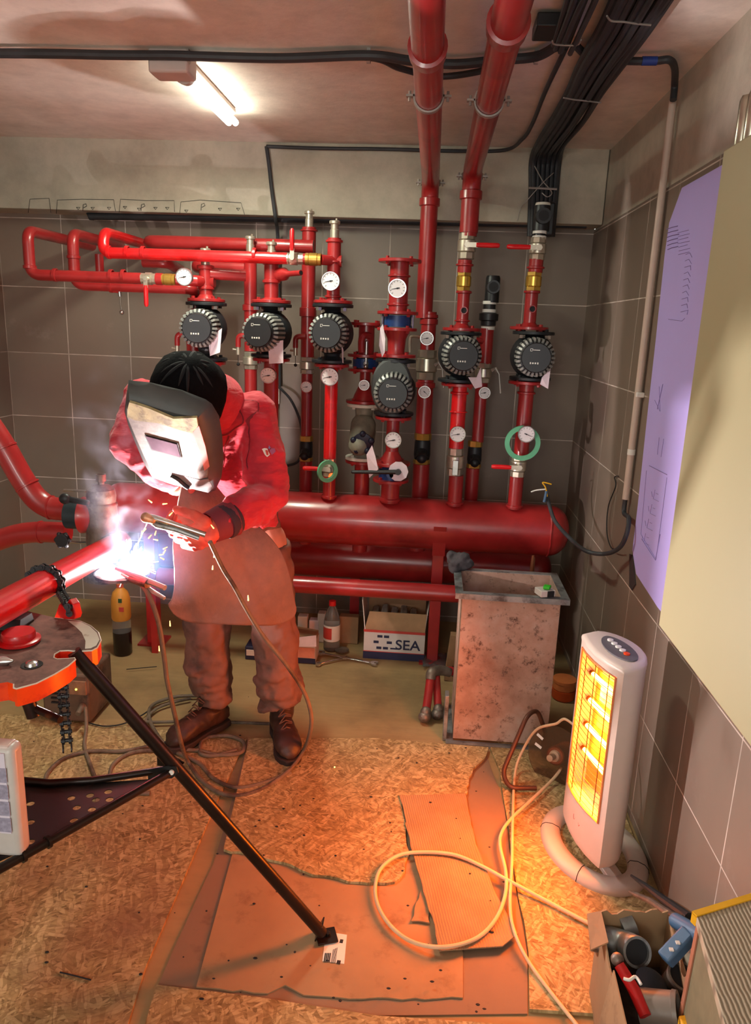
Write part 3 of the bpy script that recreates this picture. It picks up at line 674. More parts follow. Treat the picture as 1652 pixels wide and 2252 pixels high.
for xx in (-1.2, -0.35):
    mb = MB(); mb.box((xx, 3.80, (RZ - RR + .02) / 2), (0.05, 0.05, RZ - RR + .02)); mb.build('support_leg', 'red', t)
# low pipe in front
LY = 3.34
pa, pb = at(560, 1276, LY), at(1010, 1310, LY)
t = thing('low_pipe', (0, LY, pa.z - 0.04), 'long red pipe running low in front of the header supports', 'pipe')
mb = MB(); mb.cyl((at(350, 1270, LY).x, LY, (pa.z + pb.z) / 2), (0.45, LY, (pa.z + pb.z) / 2), 0.041, n=24); mb.build('pipe', 'red', t)
LZ = (pa.z + pb.z) / 2
mb = MB(); mb.tube(bend([(0.44, LY, LZ), (0.56, LY, LZ), (0.56, LY + 0.16, LZ)], 0.09, 8), 0.042, 20); mb.build('elbow', 'red', t)
for xx in (-1.30, 0.35):
    mb = MB(); mb.box((xx, LY + .02, (LZ - 0.035) / 2), (0.03, 0.03, LZ - 0.035)); mb.build('prop', 'red', t)

# ------------------------------------------------------------------ fittings
def flange_mb(mb, x, y, z, r, th=0.014, m=28):
    mb.lathe((x, y, z), (0, 0, 1), [(0, r - 0.002), (0.002, r), (th - 0.002, r), (th, r - 0.002)], m)
    for k in range(4):
        a = PI / 4 + k * PI / 2; bx, by = x + math.cos(a) * r * 0.76, y + math.sin(a) * r * 0.76
        mb.cyl((bx, by, z - 0.010), (bx, by, z + th + 0.010), 0.0085, n=6)
def flange(x, y, z, r, parent, m='red', name='flange', th=0.014):
    mb = MB(); flange_mb(mb, x, y, z, r, th); return mb.build(name, m, parent)
def riser(x, y, z0, z1, r, label, parts=(), m='red', cat='pipe', name='riser_pipe', prof=None):
    """parts: ('flange', z, r) ('collar', z, h) ('cap', z) ('hole', z) ('weld', z)"""
    t = thing(name, (x, y, z0), label, cat)
    mb = MB()
    mb.lathe((x, y, 0), (0, 0, 1), prof if prof else [(z0, r), (z1, r)], 24); mb.build('pipe', m, t)
    for q in parts:
        if q[0] == 'flange': flange(x, y, q[1], q[2], t)
        elif q[0] == 'collar':
            mb = MB(); mb.lathe((x, y, q[1]), (0, 0, 1), [(0, r), (0.003, r + 0.008), (q[2] - 0.003, r + 0.008), (q[2], r)], 24, cap=False); mb.build('collar', m, t)
        elif q[0] == 'cap':
            mb = MB(); z = q[1]; mb.lathe((x, y, z), (0, 0, 1), [(0, 0.020), (0.035, 0.020), (0.037, 0.017), (0.058, 0.017), (0.060, 0.024), (0.070, 0.024), (0.073, 0.020)], 20); mb.cyl((x + .008, y, z + .073), (x + .008, y, z + .082), 0.005, n=8); mb.build('air_vent', 'nickel', t)
        elif q[0] == 'hole':
            mb = MB(); mb.lathe((x + 0.004, y - r + 0.006, q[1]), (0, -1, 0), [(0, 0.017), (0.012, 0.0165), (0.012, 0.0125), (0.002, 0.0125)], 18, cap=False); mb.build('side_socket', 'red', t)
            mb = MB(); mb.cyl((x + 0.004, y - r + 0.006, q[1]), (x + 0.004, y - r - 0.001, q[1]), 0.0125); mb.build('socket_bore', 'ink', t)
        elif q[0] == 'cone':     # z0, z1, r0, r1
            mb = MB(); mb.lathe((x, y, 0), (0, 0, 1), [(q[1], q[3]), (q[1] + (q[2] - q[1]) * .35, q[3] * .72 + q[4] * .28), (q[2], q[4])], 24); mb.build('reducer', m, t)
    return t
def gauge(px, py, y, prad, label, yaw=0.0, stem=0.05, needle=200):
    p = at(px, py, y); r = prad * y / 1690.0
    n = V((math.sin(yaw), -math.cos(yaw), -0.06)).normalized(); a, b, d = basis(n)
    t = thing('pressure_gauge', p - V((0, 0, r)), label, 'gauge')
    mb = MB(); mb.lathe(p - n * 0.018, n, [(0, r * 0.9), (0.004, r), (0.020, r), (0.022, r * 0.985), (0.022, r * 0.90), (0.018, r * 0.88)], 32, cap=True); mb.build('case', 'chrome', t)
    mb = MB(); mb.cyl(p + n * 0.0002, p + n * 0.0012, r * 0.885, n=32); mb.build('dial', 'dial', t)
    mb = MB(); up = V((0, 0, 1)); rt = a
    for k in range(11):
        an = math.radians(225 - 27 * k); dd = -rt * math.cos(an) + b * math.sin(an)
        c0 = p + n * 0.0016; mb.prism([c0 + dd * r * 0.66 - dd.cross(n) * r * .02, c0 + dd * r * 0.82 - dd.cross(n) * r * .02, c0 + dd * r * 0.82 + dd.cross(n) * r * .02, c0 + dd * r * 0.66 + dd.cross(n) * r * .02], n * 0.0003)
    mb.build('dial_marks', 'ink', t, smooth=0)
    mb = MB(); an = math.radians(needle - 10); dd = -rt * math.cos(an) + b * math.sin(an); sd = dd.cross(n); c0 = p + n * 0.0022
    mb.prism([c0 - dd * r * .25 - sd * r * .06, c0 + dd * r * .68 - sd * r * .015, c0 + dd * r * .68 + sd * r * .015, c0 - dd * r * .25 + sd * r * .06], n * 0.0006); mb.cyl(c0, c0 + n * .0015, r * 0.09, n=12)
    mb.cyl(p - n*.0 - b * r * .0, p + n * .001, r*.01, n=6)
    mb.build('needle', 'ink', t, smooth=0)
    mb = MB(); mb.cyl(p - n * 0.016, p - n * 0.016 + V((0, stem, 0)), 0.008, n=10); mb.build('stem', 'nickel', t)
    return t
def hexprof(mb, x, y, z0, z1, r, n=8): mb.lathe((x, y, 0), (0, 0, 1), [(z0, r * 0.94), (z0 + .002, r), (z1 - .002, r), (z1, r * 0.94)], n)
def ball_valve(x, y, z0, z1, r, label, side=1, hl=0.10, handle=True, m='nickel', front=True):
    t = thing('ball_valve', (x, y, z0), label, 'valve'); h = z1 - z0
    mb = MB(); hexprof(mb, x, y, z0, z0 + h * .26, r); hexprof(mb, x, y, z1 - h * .26, z1, r)
    mb.lathe((x, y, 0), (0, 0, 1), [(z0 + h * .26, r * .85), (z0 + h * .3, r * 1.12), (z1 - h * .3, r * 1.12), (z1 - h * .26, r * .85)], 20); mb.build('valve_body', m, t)
    zc = (z0 + z1) / 2
    if handle:
        mb = MB(); mb.cyl((x, y - r, zc), (x, y - r * 1.12 - 0.018, zc), 0.011, n=12); mb.lathe((x, y - r * 1.12 - 0.018, zc), (0, -1, 0), [(0, 0.013), (0.008, 0.013)], 6); mb.build('spindle', 'nickel', t)
        yy = y - r * 1.12 - 0.022
        mb = MB(); mb.box((x + side * 0.022, yy, zc), (0.045, 0.004, 0.020)); hd = mb.build('lever', 'nickel', t)
        mb = MB(); mb.tube([(x + side * (0.038 + q_), yy + 0.002 * math.sin(q_ * 30), zc + 0.0) for q_ in (0, hl * .3, hl * .7, hl - 0.008, hl)], [0.0095, 0.0105, 0.0105, 0.0105, 0.007], 10); mb.build('handle_grip', 'redhandle', t)
    return t
def brass_check(x, y, z0, z1, r, label):
    t = thing('check_valve', (x, y, z0), label, 'valve'); h = z1 - z0
    mb = MB(); hexprof(mb, x, y, z0, z0 + h * .22, r * 1.0, 6); mb.build('end_nut', 'brass', t)
    mb = MB(); hexprof(mb, x, y, z1 - h * .22, z1, r, 6); mb.build('end_nut', 'brass', t)
    mb = MB(); mb.lathe((x, y, 0), (0, 0, 1), [(z0 + h * .2, r * .9), (z0 + h * .26, r * 1.02), (z1 - h * .26, r * 1.02), (z1 - h * .2, r * .9)], 20); mb.build('valve_body', mat('polished_brass' + str(len(MATS)), (224, 184, 84), 0.22, 0.8, var=0.05), t); return t
def strainer(x, y, z0, z1, r, label):
    t = thing('strainer_valve', (x, y, z0), label, 'valve'); h = z1 - z0
    mb = MB(); hexprof(mb, x, y, z0, z0 + h * .15, r); mb.build('end_nut', 'brass', t)
    mb = MB(); hexprof(mb, x, y, z1 - h * .22, z1, r); mb.build('end_nut', 'brass', t)
    mb = MB(); mb.lathe((x, y, 0), (0, 0, 1), [(z0 + h * .1, r * .85), (z0 + h * .3, r * 1.0), (z1 - h * .3, r * .95), (z1 - h * .15, r * .8)], 18); mb.cap2((x, y, z0 + h * .5), (x, y - r * 1.5, z0 + h * .25), r * .7, r * .62); mb.build('strainer_body', 'iron', t)
    mb = MB(); mb.lathe((x, y - r * 1.35, z0 + h * .3), (0, -.8, -.5), [(0, r * .75), (.012, r * .75), (.014, r * .4)], 6); mb.build('strainer_plug', 'blackp', t); return t
def pump(px, py, y, xr, ztop, zbot, label, frad=32, tagcol=None):
    """motor face centre at (px,py); pipe axis at x=xr; black flanges at ztop / zbot"""
    t = thing('circulation_pump', (xr, y, zbot), label, 'pump')
    zc = at(px, py, y - 0.22).z; zc = min(max(zc, zbot + .07), ztop - .05)
    face = at(px, py, y - 0.22); r = frad * (y - 0.22) / 1690.0
    fr = 0.092
    for z_, nm in ((ztop - 0.014, 'pump_flange'), (zbot, 'pump_flange')):
        flange(xr, y, z_, fr, t, 'iron', nm)
    mb = MB(); h = ztop - zbot
    mb.lathe((xr, y, 0), (0, 0, 1), [(zbot + .01, 0.055), (zbot + .03, 0.036), (zbot + h * .25, 0.044), (zbot + h * .5, 0.06), (ztop - h * .25, 0.044), (ztop - .03, 0.036), (ztop - .01, 0.055)], 24)
    mb.ball((xr, y - .01, zc), (0.098, 0.062, 0.098), n=28, m=14)
    mb.lathe((xr, y - 0.03, zc), (0, -1, 0), [(0, 0.095), (0.03, 0.088), (0.045, 0.078)], 28); mb.build('volute', 'iron', t)
    # motor towards the room; axis from volute to face
    p0 = V((xr, y - 0.06, zc)); ax = (V((face.x, face.y, zc)) - p0); L = ax.length; ax.normalize()
    mo = MB(); mo.lathe(p0, ax, [(0, r * 1.10), (0.012, r * 1.22), (L - 0.045, r * 1.18), (L - 0.035, r * 1.05), (L - 0.02, r * 0.9)], 36); mot = mo.build('motor', 'motor', t)
    a, b, d = basis(ax)
    rb = MB()
    for k in range(26):
        an = 2 * PI * k / 26; dd = a * math.cos(an) + b * math.sin(an); tt = d.cross(dd)
        w_ = r * 0.075
        base = p0 + d * 0.018 + dd * r * 1.1; tip = p0 + d * (L - 0.040)
        rb.prism([base - tt * w_, base + dd * r * .24 - tt * w_, tip + dd * r * 1.30 - tt * w_ * .8, tip + d * 0.014 + dd * r * 1.08 - tt * w_ * .8, tip + d * .01 + dd * r * .95 - tt * w_ * .8], tt * w_ * 2)
    rb.build('cooling_fins', 'ribs', mot, smooth=0)
    fc = p0 + d * (L - 0.034)
    mb = MB(); mb.lathe(fc, d, [(0, r * .96), (0.016, r * 1.0), (0.028, r * 0.99), (0.033, r * .94)], 36)
    for k in range(4):
        an = PI / 4 + k * PI / 2 + .35; dd = a * math.cos(an) + b * math.sin(an); mb.cyl(fc + dd * r * .93, fc + dd * r * .93 + d * .026, r * .14, n=12)
    cf = mb.build('control_head', 'blackp', t)
    mk = MB(); o = fc + d * 0.0334
    def dash(u0, v0, w_, h_): 
        c = o - a * (u0 * r) + b * (v0 * r); mk.prism([c - a * w_ * r - b * h_ * r, c + a * w_ * r - b * h_ * r, c + a * w_ * r + b * h_ * r, c - a * w_ * r + b * h_ * r], d * 0.0006)
    dash(-.42, .50, .012, .09); dash(-.34, .58, .07, .012); dash(-.28, .52, .012, .06); dash(-.35, .43, .05, .012); dash(-.02, .50, .22, .018)
    for u_ in (-.36, -.20, -.04, .12): dash(u_, -.36, .045, .05)
    for u_ in (-.36, .12): dash(u_, -.36, .03, .065)
    mk.build('display_marks', 'white', cf, smooth=0)
    for s_ in (-1, 1):
        mb = MB(); mb.cyl((xr + s_ * .055, y - .055, ztop - .03), (xr + s_ * .055, y - .055, ztop - .016), 0.014, n=6); mb.build('bolt_head', 'chrome', t)
    return t
def tagpaper(pts, y, label, name='paper_tag'):
    mb = MB(); mb.prism([at(a, b, y) + V((0, 0.01 * math.sin(k * 2.1), 0)) for k, (a, b) in enumerate(pts)], (0, 0.0012, 0)); o = mb.build(name, 'paper', smooth=0); return tag(o, label, 'tag')
def Z(px, py, y): return at(px, py, y).z
HT = HZ + HR * 0.98   # header top

# ---- column A (leftmost pump)
def front_col(pxm, pym): return at(pxm, pym, YF).x
xA = front_col(453, 620)
riser(xA, YF, Z(453, 664, YF), Z(452, 583, YF), 0.030, 'short red riser with silver vent above the leftmost pump', [('flange', Z(453, 664, YF), 0.085), ('collar', Z(453, 588, YF) - .01, 0.02), ('collar', Z(453, 632, YF) - .01, 0.016), ('cap', Z(452, 584, YF)), ('cone', Z(453, 662, YF), Z(453, 648, YF), 0.05, 0.03)])
pump(432, 722, YF, xA, Z(453, 664, YF) - 0.002, Z(455, 792, YF), 'leftmost black circulation pump, just above the welder\'s cap', 33)
riser(xA, YF, HT, Z(455, 794, YF), 0.034, 'red riser below the leftmost pump, hidden behind the welder', [('flange', Z(455, 794, YF) - .014, 0.085)])
# ---- column B, second pump
xB = front_col(597, 640)
riser(xB, YF, Z(595, 667, YF), Z(594, 570, YF), 0.032, 'short red riser with silver vent above the second pump from left', [('flange', Z(595, 667, YF), 0.088), ('collar', Z(594, 578, YF) - .01, 0.02), ('collar', Z(594, 618, YF) - .01, 0.016), ('cap', Z(594, 570, YF)), ('cone', Z(595, 664, YF), Z(595, 655, YF), 0.05, 0.032)])
pump(566, 731, YF, xB, Z(595, 667, YF) - .002, Z(597, 785, YF), 'second pump from left, with a pinkish paper tag under it', 33)
riser(xB, YF, HT, Z(597, 787, YF), 0.034, 'red riser below the second pump, beside the welder\'s back', [('flange', Z(597, 787, YF) - .014, 0.085)])
gauge(590, 826, YF - .08, 18, 'round gauge just below the second pump\'s paper tag')
# ---- column E, third pump
xE = front_col(732, 700)
riser(xE, YF, Z(733, 668, YF), Z(732, 524, YF), 0.030, 'tall red riser with silver vent above the third pump', [('flange', Z(733, 668, YF), 0.088), ('collar', Z(732, 529, YF) - .01, 0.014), ('collar', Z(732, 574, YF) - .01, 0.012), ('collar', Z(732, 650, YF) - .01, 0.012), ('cap', Z(732, 524, YF))])
pump(718, 733, YF, xE, Z(733, 668, YF) - .002, Z(735, 798, YF), 'third pump from left, between the two big round gauges', 33)
zv1, zv0 = Z(735, 1008, YF), Z(735, 1048, YF)
riser(xE, YF, zv1, Z(735, 800, YF), 0.030, 'bright red pipe below the third pump down to the green-ringed valve', [('flange', Z(735, 800, YF) - .014, 0.08)], 'redb')
ball_valve(xE, YF, zv0, zv1, 0.030, 'ball valve with green ring and short red handle below the third pump', -1, 0.08)
riser(xE, YF, HT - .01, zv0, 0.030, 'short red stub between green-ringed valve and header', [('collar', HT - .005, .014)])
gauge(727, 618, YF - .075, 20, 'big gauge on the riser above the third pump')
gauge(725, 829, YF - .075, 20, 'big gauge on the red pipe below the third pump')
p = at(719, 1036, YF - .085); mb = MB(); mb.lathe(p, (0.75, -1, 0), [(0, 0.034), (0, 0.052), (0.012, 0.052), (0.012, 0.034), (0, 0.034)], 32, cap=False); tag(mb.build('tape_ring', 'green'), 'green tape roll hung on the valve handle under the third pump', 'tape')
# ---- column G, middle with blue valve
YG = YF
xG = front_col(877, 640)
riser(xG, YG, Z(878, 692, YG), Z(878, 578, YG), 0.042, 'open wide red pipe with broad top flange above the blue valve', [('flange', Z(878, 578, YG), 0.095), ('flange', Z(878, 692, YG), 0.092), ('collar', Z(878, 605, YG) - .01, .012), ('collar', Z(878, 668, YG) - .01, .012)])
t = thing('butterfly_valve', (xG, YG, Z(878, 720, YG)), 'blue butterfly valve between red flanges above the lowest pump', 'valve')
mb = MB(); mb.lathe((xG, YG, 0), (0, 0, 1), [(Z(878, 719, YG), .062), (Z(878, 694, YG), .062)], 28); mb.build('valve_body', 'bluei', t)
for s_ in (-1, 1):
    mb = MB(); mb.cyl((xG + s_ * .068, YG - .02, Z(878, 725, YG)), (xG + s_ * .068, YG - .02, Z(878, 688, YG)), .007, n=8); mb.build('bolt', 'chrome', t)
zg = Z(878, 786, YG)
riser(xG, YG, zg, Z(878, 721, YG), 0.036, 'red flared reducer between blue valve and the lowest pump', [('flange', Z(878, 721, YG) - .014, .09), ('flange', zg, .09)], prof=[(zg, .046), (zg + .03, .038), (zg + .08, .042), (Z(878, 724, YG), .062)])
gauge(874, 634, YG - .085, 20, 'big gauge on the wide flanged pipe above the blue valve')
pump(864, 866, YG, xG, Z(875, 790, YG), Z(870, 912, YG), 'lowest pump, in front of a grey oval insulation shell', 34)
c = at(862, 850, YG - .05); mb = MB(); mb.lathe((c.x, YG - 0.02, c.z), (0, -1, 0), [(0, .088), (0.03, .094), (.055, .094), (.07, .086)], 36, sx=1.0)
o = mb.build('insulation_shell', mat('grey_foam', (78, 80, 80), .85, var=.08)); o.scale = (0.98, 1, 1.36); o.location.z = c.z - .128; tag(o, 'grey oval insulation shell around the lowest pump', 'insulation')
zq1, zq0 = Z(866, 1020, YG), Z(866, 1052, YG)
riser(xG, YG, zq1, Z(868, 914, YG), 0.030, 'red pipe with gauge below the lowest pump, flaring to a flange', [('flange', Z(868, 914, YG) - .016, .085), ('flange', zq1 - .004, .088), ('cone', zq1, zq1 + .06, .06, .03)])
gauge(865, 968, YG - .085, 19, 'gauge on the red pipe below the lowest pump')
t = thing('butterfly_valve', (xG, YG, zq0), 'lower butterfly valve with long black lever and pale notch disc', 'valve')
mb = MB(); mb.lathe((xG, YG, 0), (0, 0, 1), [(zq0, .058), (zq1 - .006, .058)], 28); mb.cyl((xG, YG, (zq0 + zq1) / 2), (xG, YG - .10, (zq0 + zq1) / 2), .016); mb.build('valve_body', 'bluei', t)
p = at(876, 1037, YG - .10); mb = MB(); mb.cyl(p, p + V((0, .006, 0)), .046, n=10); mb.build('notch_disc', 'paper', t)
mb = MB(); q = at(776, 1038, YG - .115); mb.cap2(p + V((.004, -.012, 0)), q, .011, .008); mb.cyl(p + V((0, .005, 0)), p + V((0, -.024, 0)), .013, n=12); mb.build('lever', 'blackp', t)
riser(xG, YG, HT - .01, zq0, 0.044, 'wide red stub joining the lower butterfly valve to the header', [('flange', zq0 - .014, .085), ('collar', HT - .004, .016)])
# ---- column F, rear with strainer
YR = 3.62
xFp = at(803, 840, YR).x
zf0, zf1 = Z(803, 785, YR), Z(803, 714, YR)
riser(xFp, YR, zf0, zf1, .038, 'short red pipe with wide plate flange left of the blue valve', [('flange', zf1 - .004, .092), ('flange', zf0, .088)])
cable('drain_pipe', [at(795, 775, YR - .06), at(795, 750, YR - .06), at(800, 738, YR - .06), at(812, 738, YR - .03)], .016, 'red', 'small bent red pipe in front of the short plate-flanged pipe', 'pipe')
t = thing('butterfly_valve', (xFp, YR, Z(803, 806, YR)), 'small dark blue valve under the plate-flanged pipe', 'valve')
mb = MB(); mb.lathe((xFp, YR, 0), (0, 0, 1), [(Z(803, 808, YR), .062), (Z(803, 788, YR), .062)], 28); mb.build('valve_body', 'bluei', t)
mb = MB(); p = at(805, 800, YR - .075); mb.cyl((xFp, YR - .05, p.z), p, .012); mb.cap2(p, p + V((0.0, 0, .10)), .007); mb.ball(p + V((0, -.008, -.012)), .011); mb.build('lever', 'chrome', t)
zf2 = Z(800, 886, YR)
riser(xFp, YR, zf2, Z(802, 810, YR), .026, 'red reducer cone with gauge above the grey strainer', [('flange', Z(802, 810, YR) - .014, .085), ('flange', zf2, .09), ('cone', zf2 + .01, zf2 + .09, .06, .026)])
gauge(801, 847, YR - .05, 12, 'small gauge left of the lowest pump')
t = thing('y_strainer', (xFp, YR, Z(798, 1012, YR)), 'dusty grey flanged strainer with dark star-shaped cap left of the lowest pump', 'strainer')
z1, z0 = zf2 - .002, Z(798, 1010, YR)
for zz in (z1 - .016, z0):
    mb = MB(); flange_mb(mb, xFp, YR, zz, .085, .016); mb.build('strainer_flange', 'cream', t)
mb = MB(); mb.lathe((xFp, YR, 0), (0, 0, 1), [(z0 + .01, .05), (z0 + .06, .05), ((z0 + z1) / 2, .062), (z1 - .06, .042), (z1 - .01, .046)], 24); mb.cap2((xFp, YR - .02, (z0 + z1) / 2 + .03), (xFp - .01, YR - .12, (z0 + z1) / 2 - .05), .062, .05); mb.build('strainer_body', mat('dusty_grey_iron', (128, 124, 108), .6, .1, var=.3, vs=20, bump=.3), t)
p = at(797, 975, YR - .15); mb = MB(); mb.lathe(p + V((0, .02, 0)), (0, -1, -.25), [(0, .05), (.012, .052), (.02, .03)], 24)
for k in range(5):
    an = k * 2 * PI / 5 + .3; mb.ball(p + V((math.cos(an) * .044, 0, math.sin(an) * .044)), .016, n=8, m=6)
mb.build('star_cap', mat('ink_blue_iron', (30, 32, 52), .45, .2), t)
riser(xFp, YR, RZ + RR * .95, z0, .038, 'red pipe below the grey strainer, ending at the header', [('flange', z0 - .016, .085)])
tagpaper([(806, 1000), (818, 980), (826, 1002), (832, 1032), (812, 1052)], YF - .12, 'white spotted paper tag hanging from the strainer')
tagpaper([(836, 722), (842, 712), (848, 745), (846, 775), (840, 786), (834, 760)], YF - .1, 'white paper tag hanging left of the blue valve')
# ---- column D, rear riser tall with vent
xD = at(676, 800, YB).x
za1, za0 = Z(678, 785, YB), Z(678, 822, YB); zb1, zb0 = Z(678, 958, YB), Z(678, 1014, YB)
riser(xD, YB, za1, Z(673, 500, YB), .033, 'tall red rear riser with silver vent right of the second pump', [('cap', Z(673, 500, YB)), ('collar', Z(673, 510, YB), .012), ('collar', Z(675, 697, YB), .045)])
ball_valve(xD, YB, za0, za1, .034, 'plain nickel valve on the rear riser left of the third pump', 1, handle=False)
riser(xD, YB, zb1, za0, .028, 'dark red middle pipe of the rear riser with the small left gauge', [])
gauge(674, 851, YB - .06, 13, 'small gauge between the second and third pump columns')
strainer(xD, YB, zb0, zb1, .034, 'dark strainer valve on the rear riser left of the green ring')
riser(xD, YB, RZ + RR * .95, zb0, .033, 'lower red stub of the rear riser left of the third column', [])
# ---- column H, below left overhead pipe
xH = PIPE1X
xH2 = at(936, 850, YB).x
zc1, zc0 = Z(937, 769, YB), Z(937, 835, YB); zd1, zd0 = Z(932, 952, YB), Z(930, 1020, YB)
riser(xH2, YB, zc1, zH_low + .03, .036, 'red coupling pipe with gauge under the left overhead pipe', [('collar', zH_low - .03, .03), ('collar', zH_low + .0, .02)])
gauge(939, 744, YB - .07, 15, 'gauge just above the big nickel valve under the left overhead pipe')
ball_valve(xH2, YB, zc0, zc1, .046, 'big nickel ball valve under the left overhead pipe', 1, handle=False)
riser(xH2, YB, zd1, zc0, .040, 'red pipe with tilted small gauge under the big nickel valve', [('collar', zc0 - .04, .03)])
gauge(934, 862, YB - .06, 14, 'small gauge below the big nickel valve right of the lowest pump', needle=330)
strainer(xH2, YB, zd0, zd1, .042, 'dark strainer with brass top right of the lowest pump')
riser(xH2, YB, RZ + RR * .95, zd0, .042, 'red stub under the brass-topped strainer', [])
cable('drain_pipe', [at(926, 742, YB - .02), at(908, 740, YB - .05), at(902, 746, YB - .05), at(902, 775, YB - .05)], .007, 'nickel', 'thin bent silver pipe left of the gauge under the overhead pipe', 'pipe')
# ---- column I
xI = PIPE2X
xI2 = front_col(1016, 700)
zz = lambda b, a=1018: Z(a, b, YF)
riser(xI, YF, zz(520), zI_top + .02, .036, 'short red nipple between right overhead pipe and its ball valve', [])
ball_valve(xI - .005, YF, zz(570), zz(512), .036, 'big upper ball valve with red handle pointing right', 1, .10)
brass_check(xI - .008, YF, zz(640), zz(598), .032, 'yellow brass check valve under the right-pointing upper handle')
riser(xI - .008, YF, zz(600), zz(572), .031, 'tiny red nipple between upper valve and left brass check valve', [('collar', zz(586), .012)])
riser(xI2 + .002, YF, zz(728), zz(640), .027, 'red pipe with a dark side hole above the fourth upright pump', [('collar', zz(646), .014), ('hole', zz(683)), ('flange', zz(728), .085), ('cone', zz(724), zz(712), .045, .027), ('collar', zz(708), .01)])
pump(1020, 783, YF, xI2, zz(730), zz(840), 'pump below the right overhead pipe, next to the rightmost pump', 33)
ze1, ze0 = zz(985, 1005), zz(1045, 1003)
xI3 = front_col(1006, 940)
riser(xI3, YF, ze1, zz(842), .034, 'bright red pipe with gauge beneath the pump next to the rightmost', [('flange', zz(842) - .014, .085), ('collar', zz(868), .014), ('collar', zz(908), .008)], 'redb')
gauge(1007, 955, YF - .08, 18, 'gauge on the bright red pipe second from the right')
ball_valve(xI3, YF, ze0, ze1, .036, 'nickel valve with its lever straight down, above the header', 1, handle=False)
mb = MB(); mb.box((xI3, YF - .055, (ze0 + ze1) / 2 - .02), (.026, .012, .07)); mb.cyl((xI3, YF - .03, (ze0 + ze1) / 2), (xI3, YF - .06, (ze0 + ze1) / 2), .012); tag(mb.build('valve_lever', 'chrome', bevel=.002), 'short silver lever on the valve with its lever straight down', 'lever')
riser(front_col(1002, 1075), YF, HT - .01, ze0, .034, 'red stub with a dark mark joining the lever-down valve to the header', [('collar', HT - .004, .014)])
# ---- column J rear, black fittings
xJ = at(1066, 800, YB).x
zj = lambda b: Z(1068, b, YB)
t = thing('plastic_fitting', (xJ, YB, zj(720)), 'black plastic elbow and union with white rings on a rear riser', 'fitting')
xJt = xJ + .012
mb = MB(); mb.lathe((xJt, YB, 0), (0, 0, 1), [(zj(665), .034), (zj(612), .034), (zj(606), .030)], 20); mb.cyl((xJt, YB, zj(632)), (xJt, YB - .07, zj(632)), .030, .030); mb.build('elbow', 'blackp', t)
mb = MB(); mb.cyl((xJt, YB - .0701, zj(632)), (xJt, YB - .0712, zj(632)), .022); mb.build('elbow_bore', 'ink', t)
for b_ in (662, 680, 718):
    mb = MB(); mb.lathe((xJ + .004, YB, 0), (0, 0, 1), [(zj(b_ + 7), .033), (zj(b_), .033)], 20); mb.build('white_ring', 'white', t)
mb = MB(); mb.lathe((xJ + .004, YB, 0), (0, 0, 1), [(zj(716), .036), (zj(706), .036), (zj(704), .046), (zj(690), .046), (zj(687), .030), (zj(660), .028)], 20); mb.build('union', 'blackp', t)
riser(xJ, YB, zj(800), zj(722), .033, 'red pipe under the black plastic fitting', [])
cable('branch_pipe', [at(1035, 745, YB - .03), at(1062, 750, YB - .02), at(1070, 752, YB)], .013, 'red', 'thin red branch pipe left of the black-fitted riser', 'pipe')
ball_valve(xJ - .003, YB, zj(842), zj(798), .036, 'nickel valve on the rear riser between the two right pumps', 1, handle=False)
riser(xJ - .008, YB, zj(972), zj(842), .030, 'dark red pipe with small gauge between the two right pumps', [])
gauge(1066, 864, YB - .06, 13, 'small gauge between the two right pump columns')
strainer(xJ - .018, YB, zj(1030), zj(970), .036, 'dark strainer valve between the two right pump columns')
riser(xJ - .022, YB, RZ + RR * .95, zj(1030), .034, 'dark red stub under the strainer between right columns', [])
# ---- column K
xK = front_col(1172, 640); xK2 = front_col(1160, 860); xK3 = front_col(1137, 1060)
zk = lambda b, a=1172: Z(a, b, YF)
t = thing('plastic_fitting', (xK, YF, zk(522)), 'black plastic elbow with open bore below the cable bundle', 'fitting')
mb = MB(); mb.lathe((xK + .012, YF, 0), (0, 0, 1), [(zk(508), .036), (zk(452), .034)], 20); mb.cyl((xK + .012, YF, zk(478)), (xK + .012, YF - .06, zk(478)), .032); mb.build('elbow', 'blackp', t)
mb = MB(); mb.cyl((xK + .012, YF - .0601, zk(478)), (xK + .012, YF - .0612, zk(478)), .022); mb.build('elbow_bore', 'ink', t)
mb = MB(); mb.lathe((xK + .012, YF, 0), (0, 0, 1), [(zk(454), .034), (zk(446), .031)], 20); mb.build('clear_ring', 'cream', t)
for b_ in (507, 519):
    mb = MB(); mb.lathe((xK + .008, YF, 0), (0, 0, 1), [(zk(b_ + 7), .030), (zk(b_), .030)], 20); mb.build('white_ring', 'white', t)
mb = MB(); mb.cyl((xK + .008, YF, zk(526)), (xK + .008, YF, zk(510)), .026); mb.build('nipple', 'blackp', t)
mb = MB(); mb.box((xK + .035, YF + .03, zk(480)), (.07, .05, .14)); mb.build('wall_bracket', 'blackp', t, bevel=.01)
ball_valve(xK + .006, YF, zk(572), zk(522), .033, 'upper ball valve with red handle pointing left, below the black elbow', -1, .10)
riser(xK + .004, YF, zk(600), zk(570), .031, 'tiny red nipple above the right brass check valve', [('collar', zk(592), .012)])
brass_check(xK, YF, zk(640), zk(598), .034, 'yellow brass check valve on the rightmost column')
riser(xK - .003, YF, zk(726), zk(640), .028, 'red pipe with a dark side hole above the rightmost pump', [('collar', zk(646), .014), ('hole', zk(680)), ('flange', zk(726), .085), ('cone', zk(722), zk(710), .045, .028)])
pump(1180, 787, YF, xK2 + .006, zk(729), zk(836), 'rightmost pump, nearest the right wall', 33)
zl1, zl0 = zk(1000, 1150), zk(1048, 1140)
riser(xK2 - .004, YF, zl1, zk(838), .034, 'red pipe with a pink-lit gauge below the rightmost pump', [('flange', zk(838) - .014, .085), ('collar', zk(868), .014)])
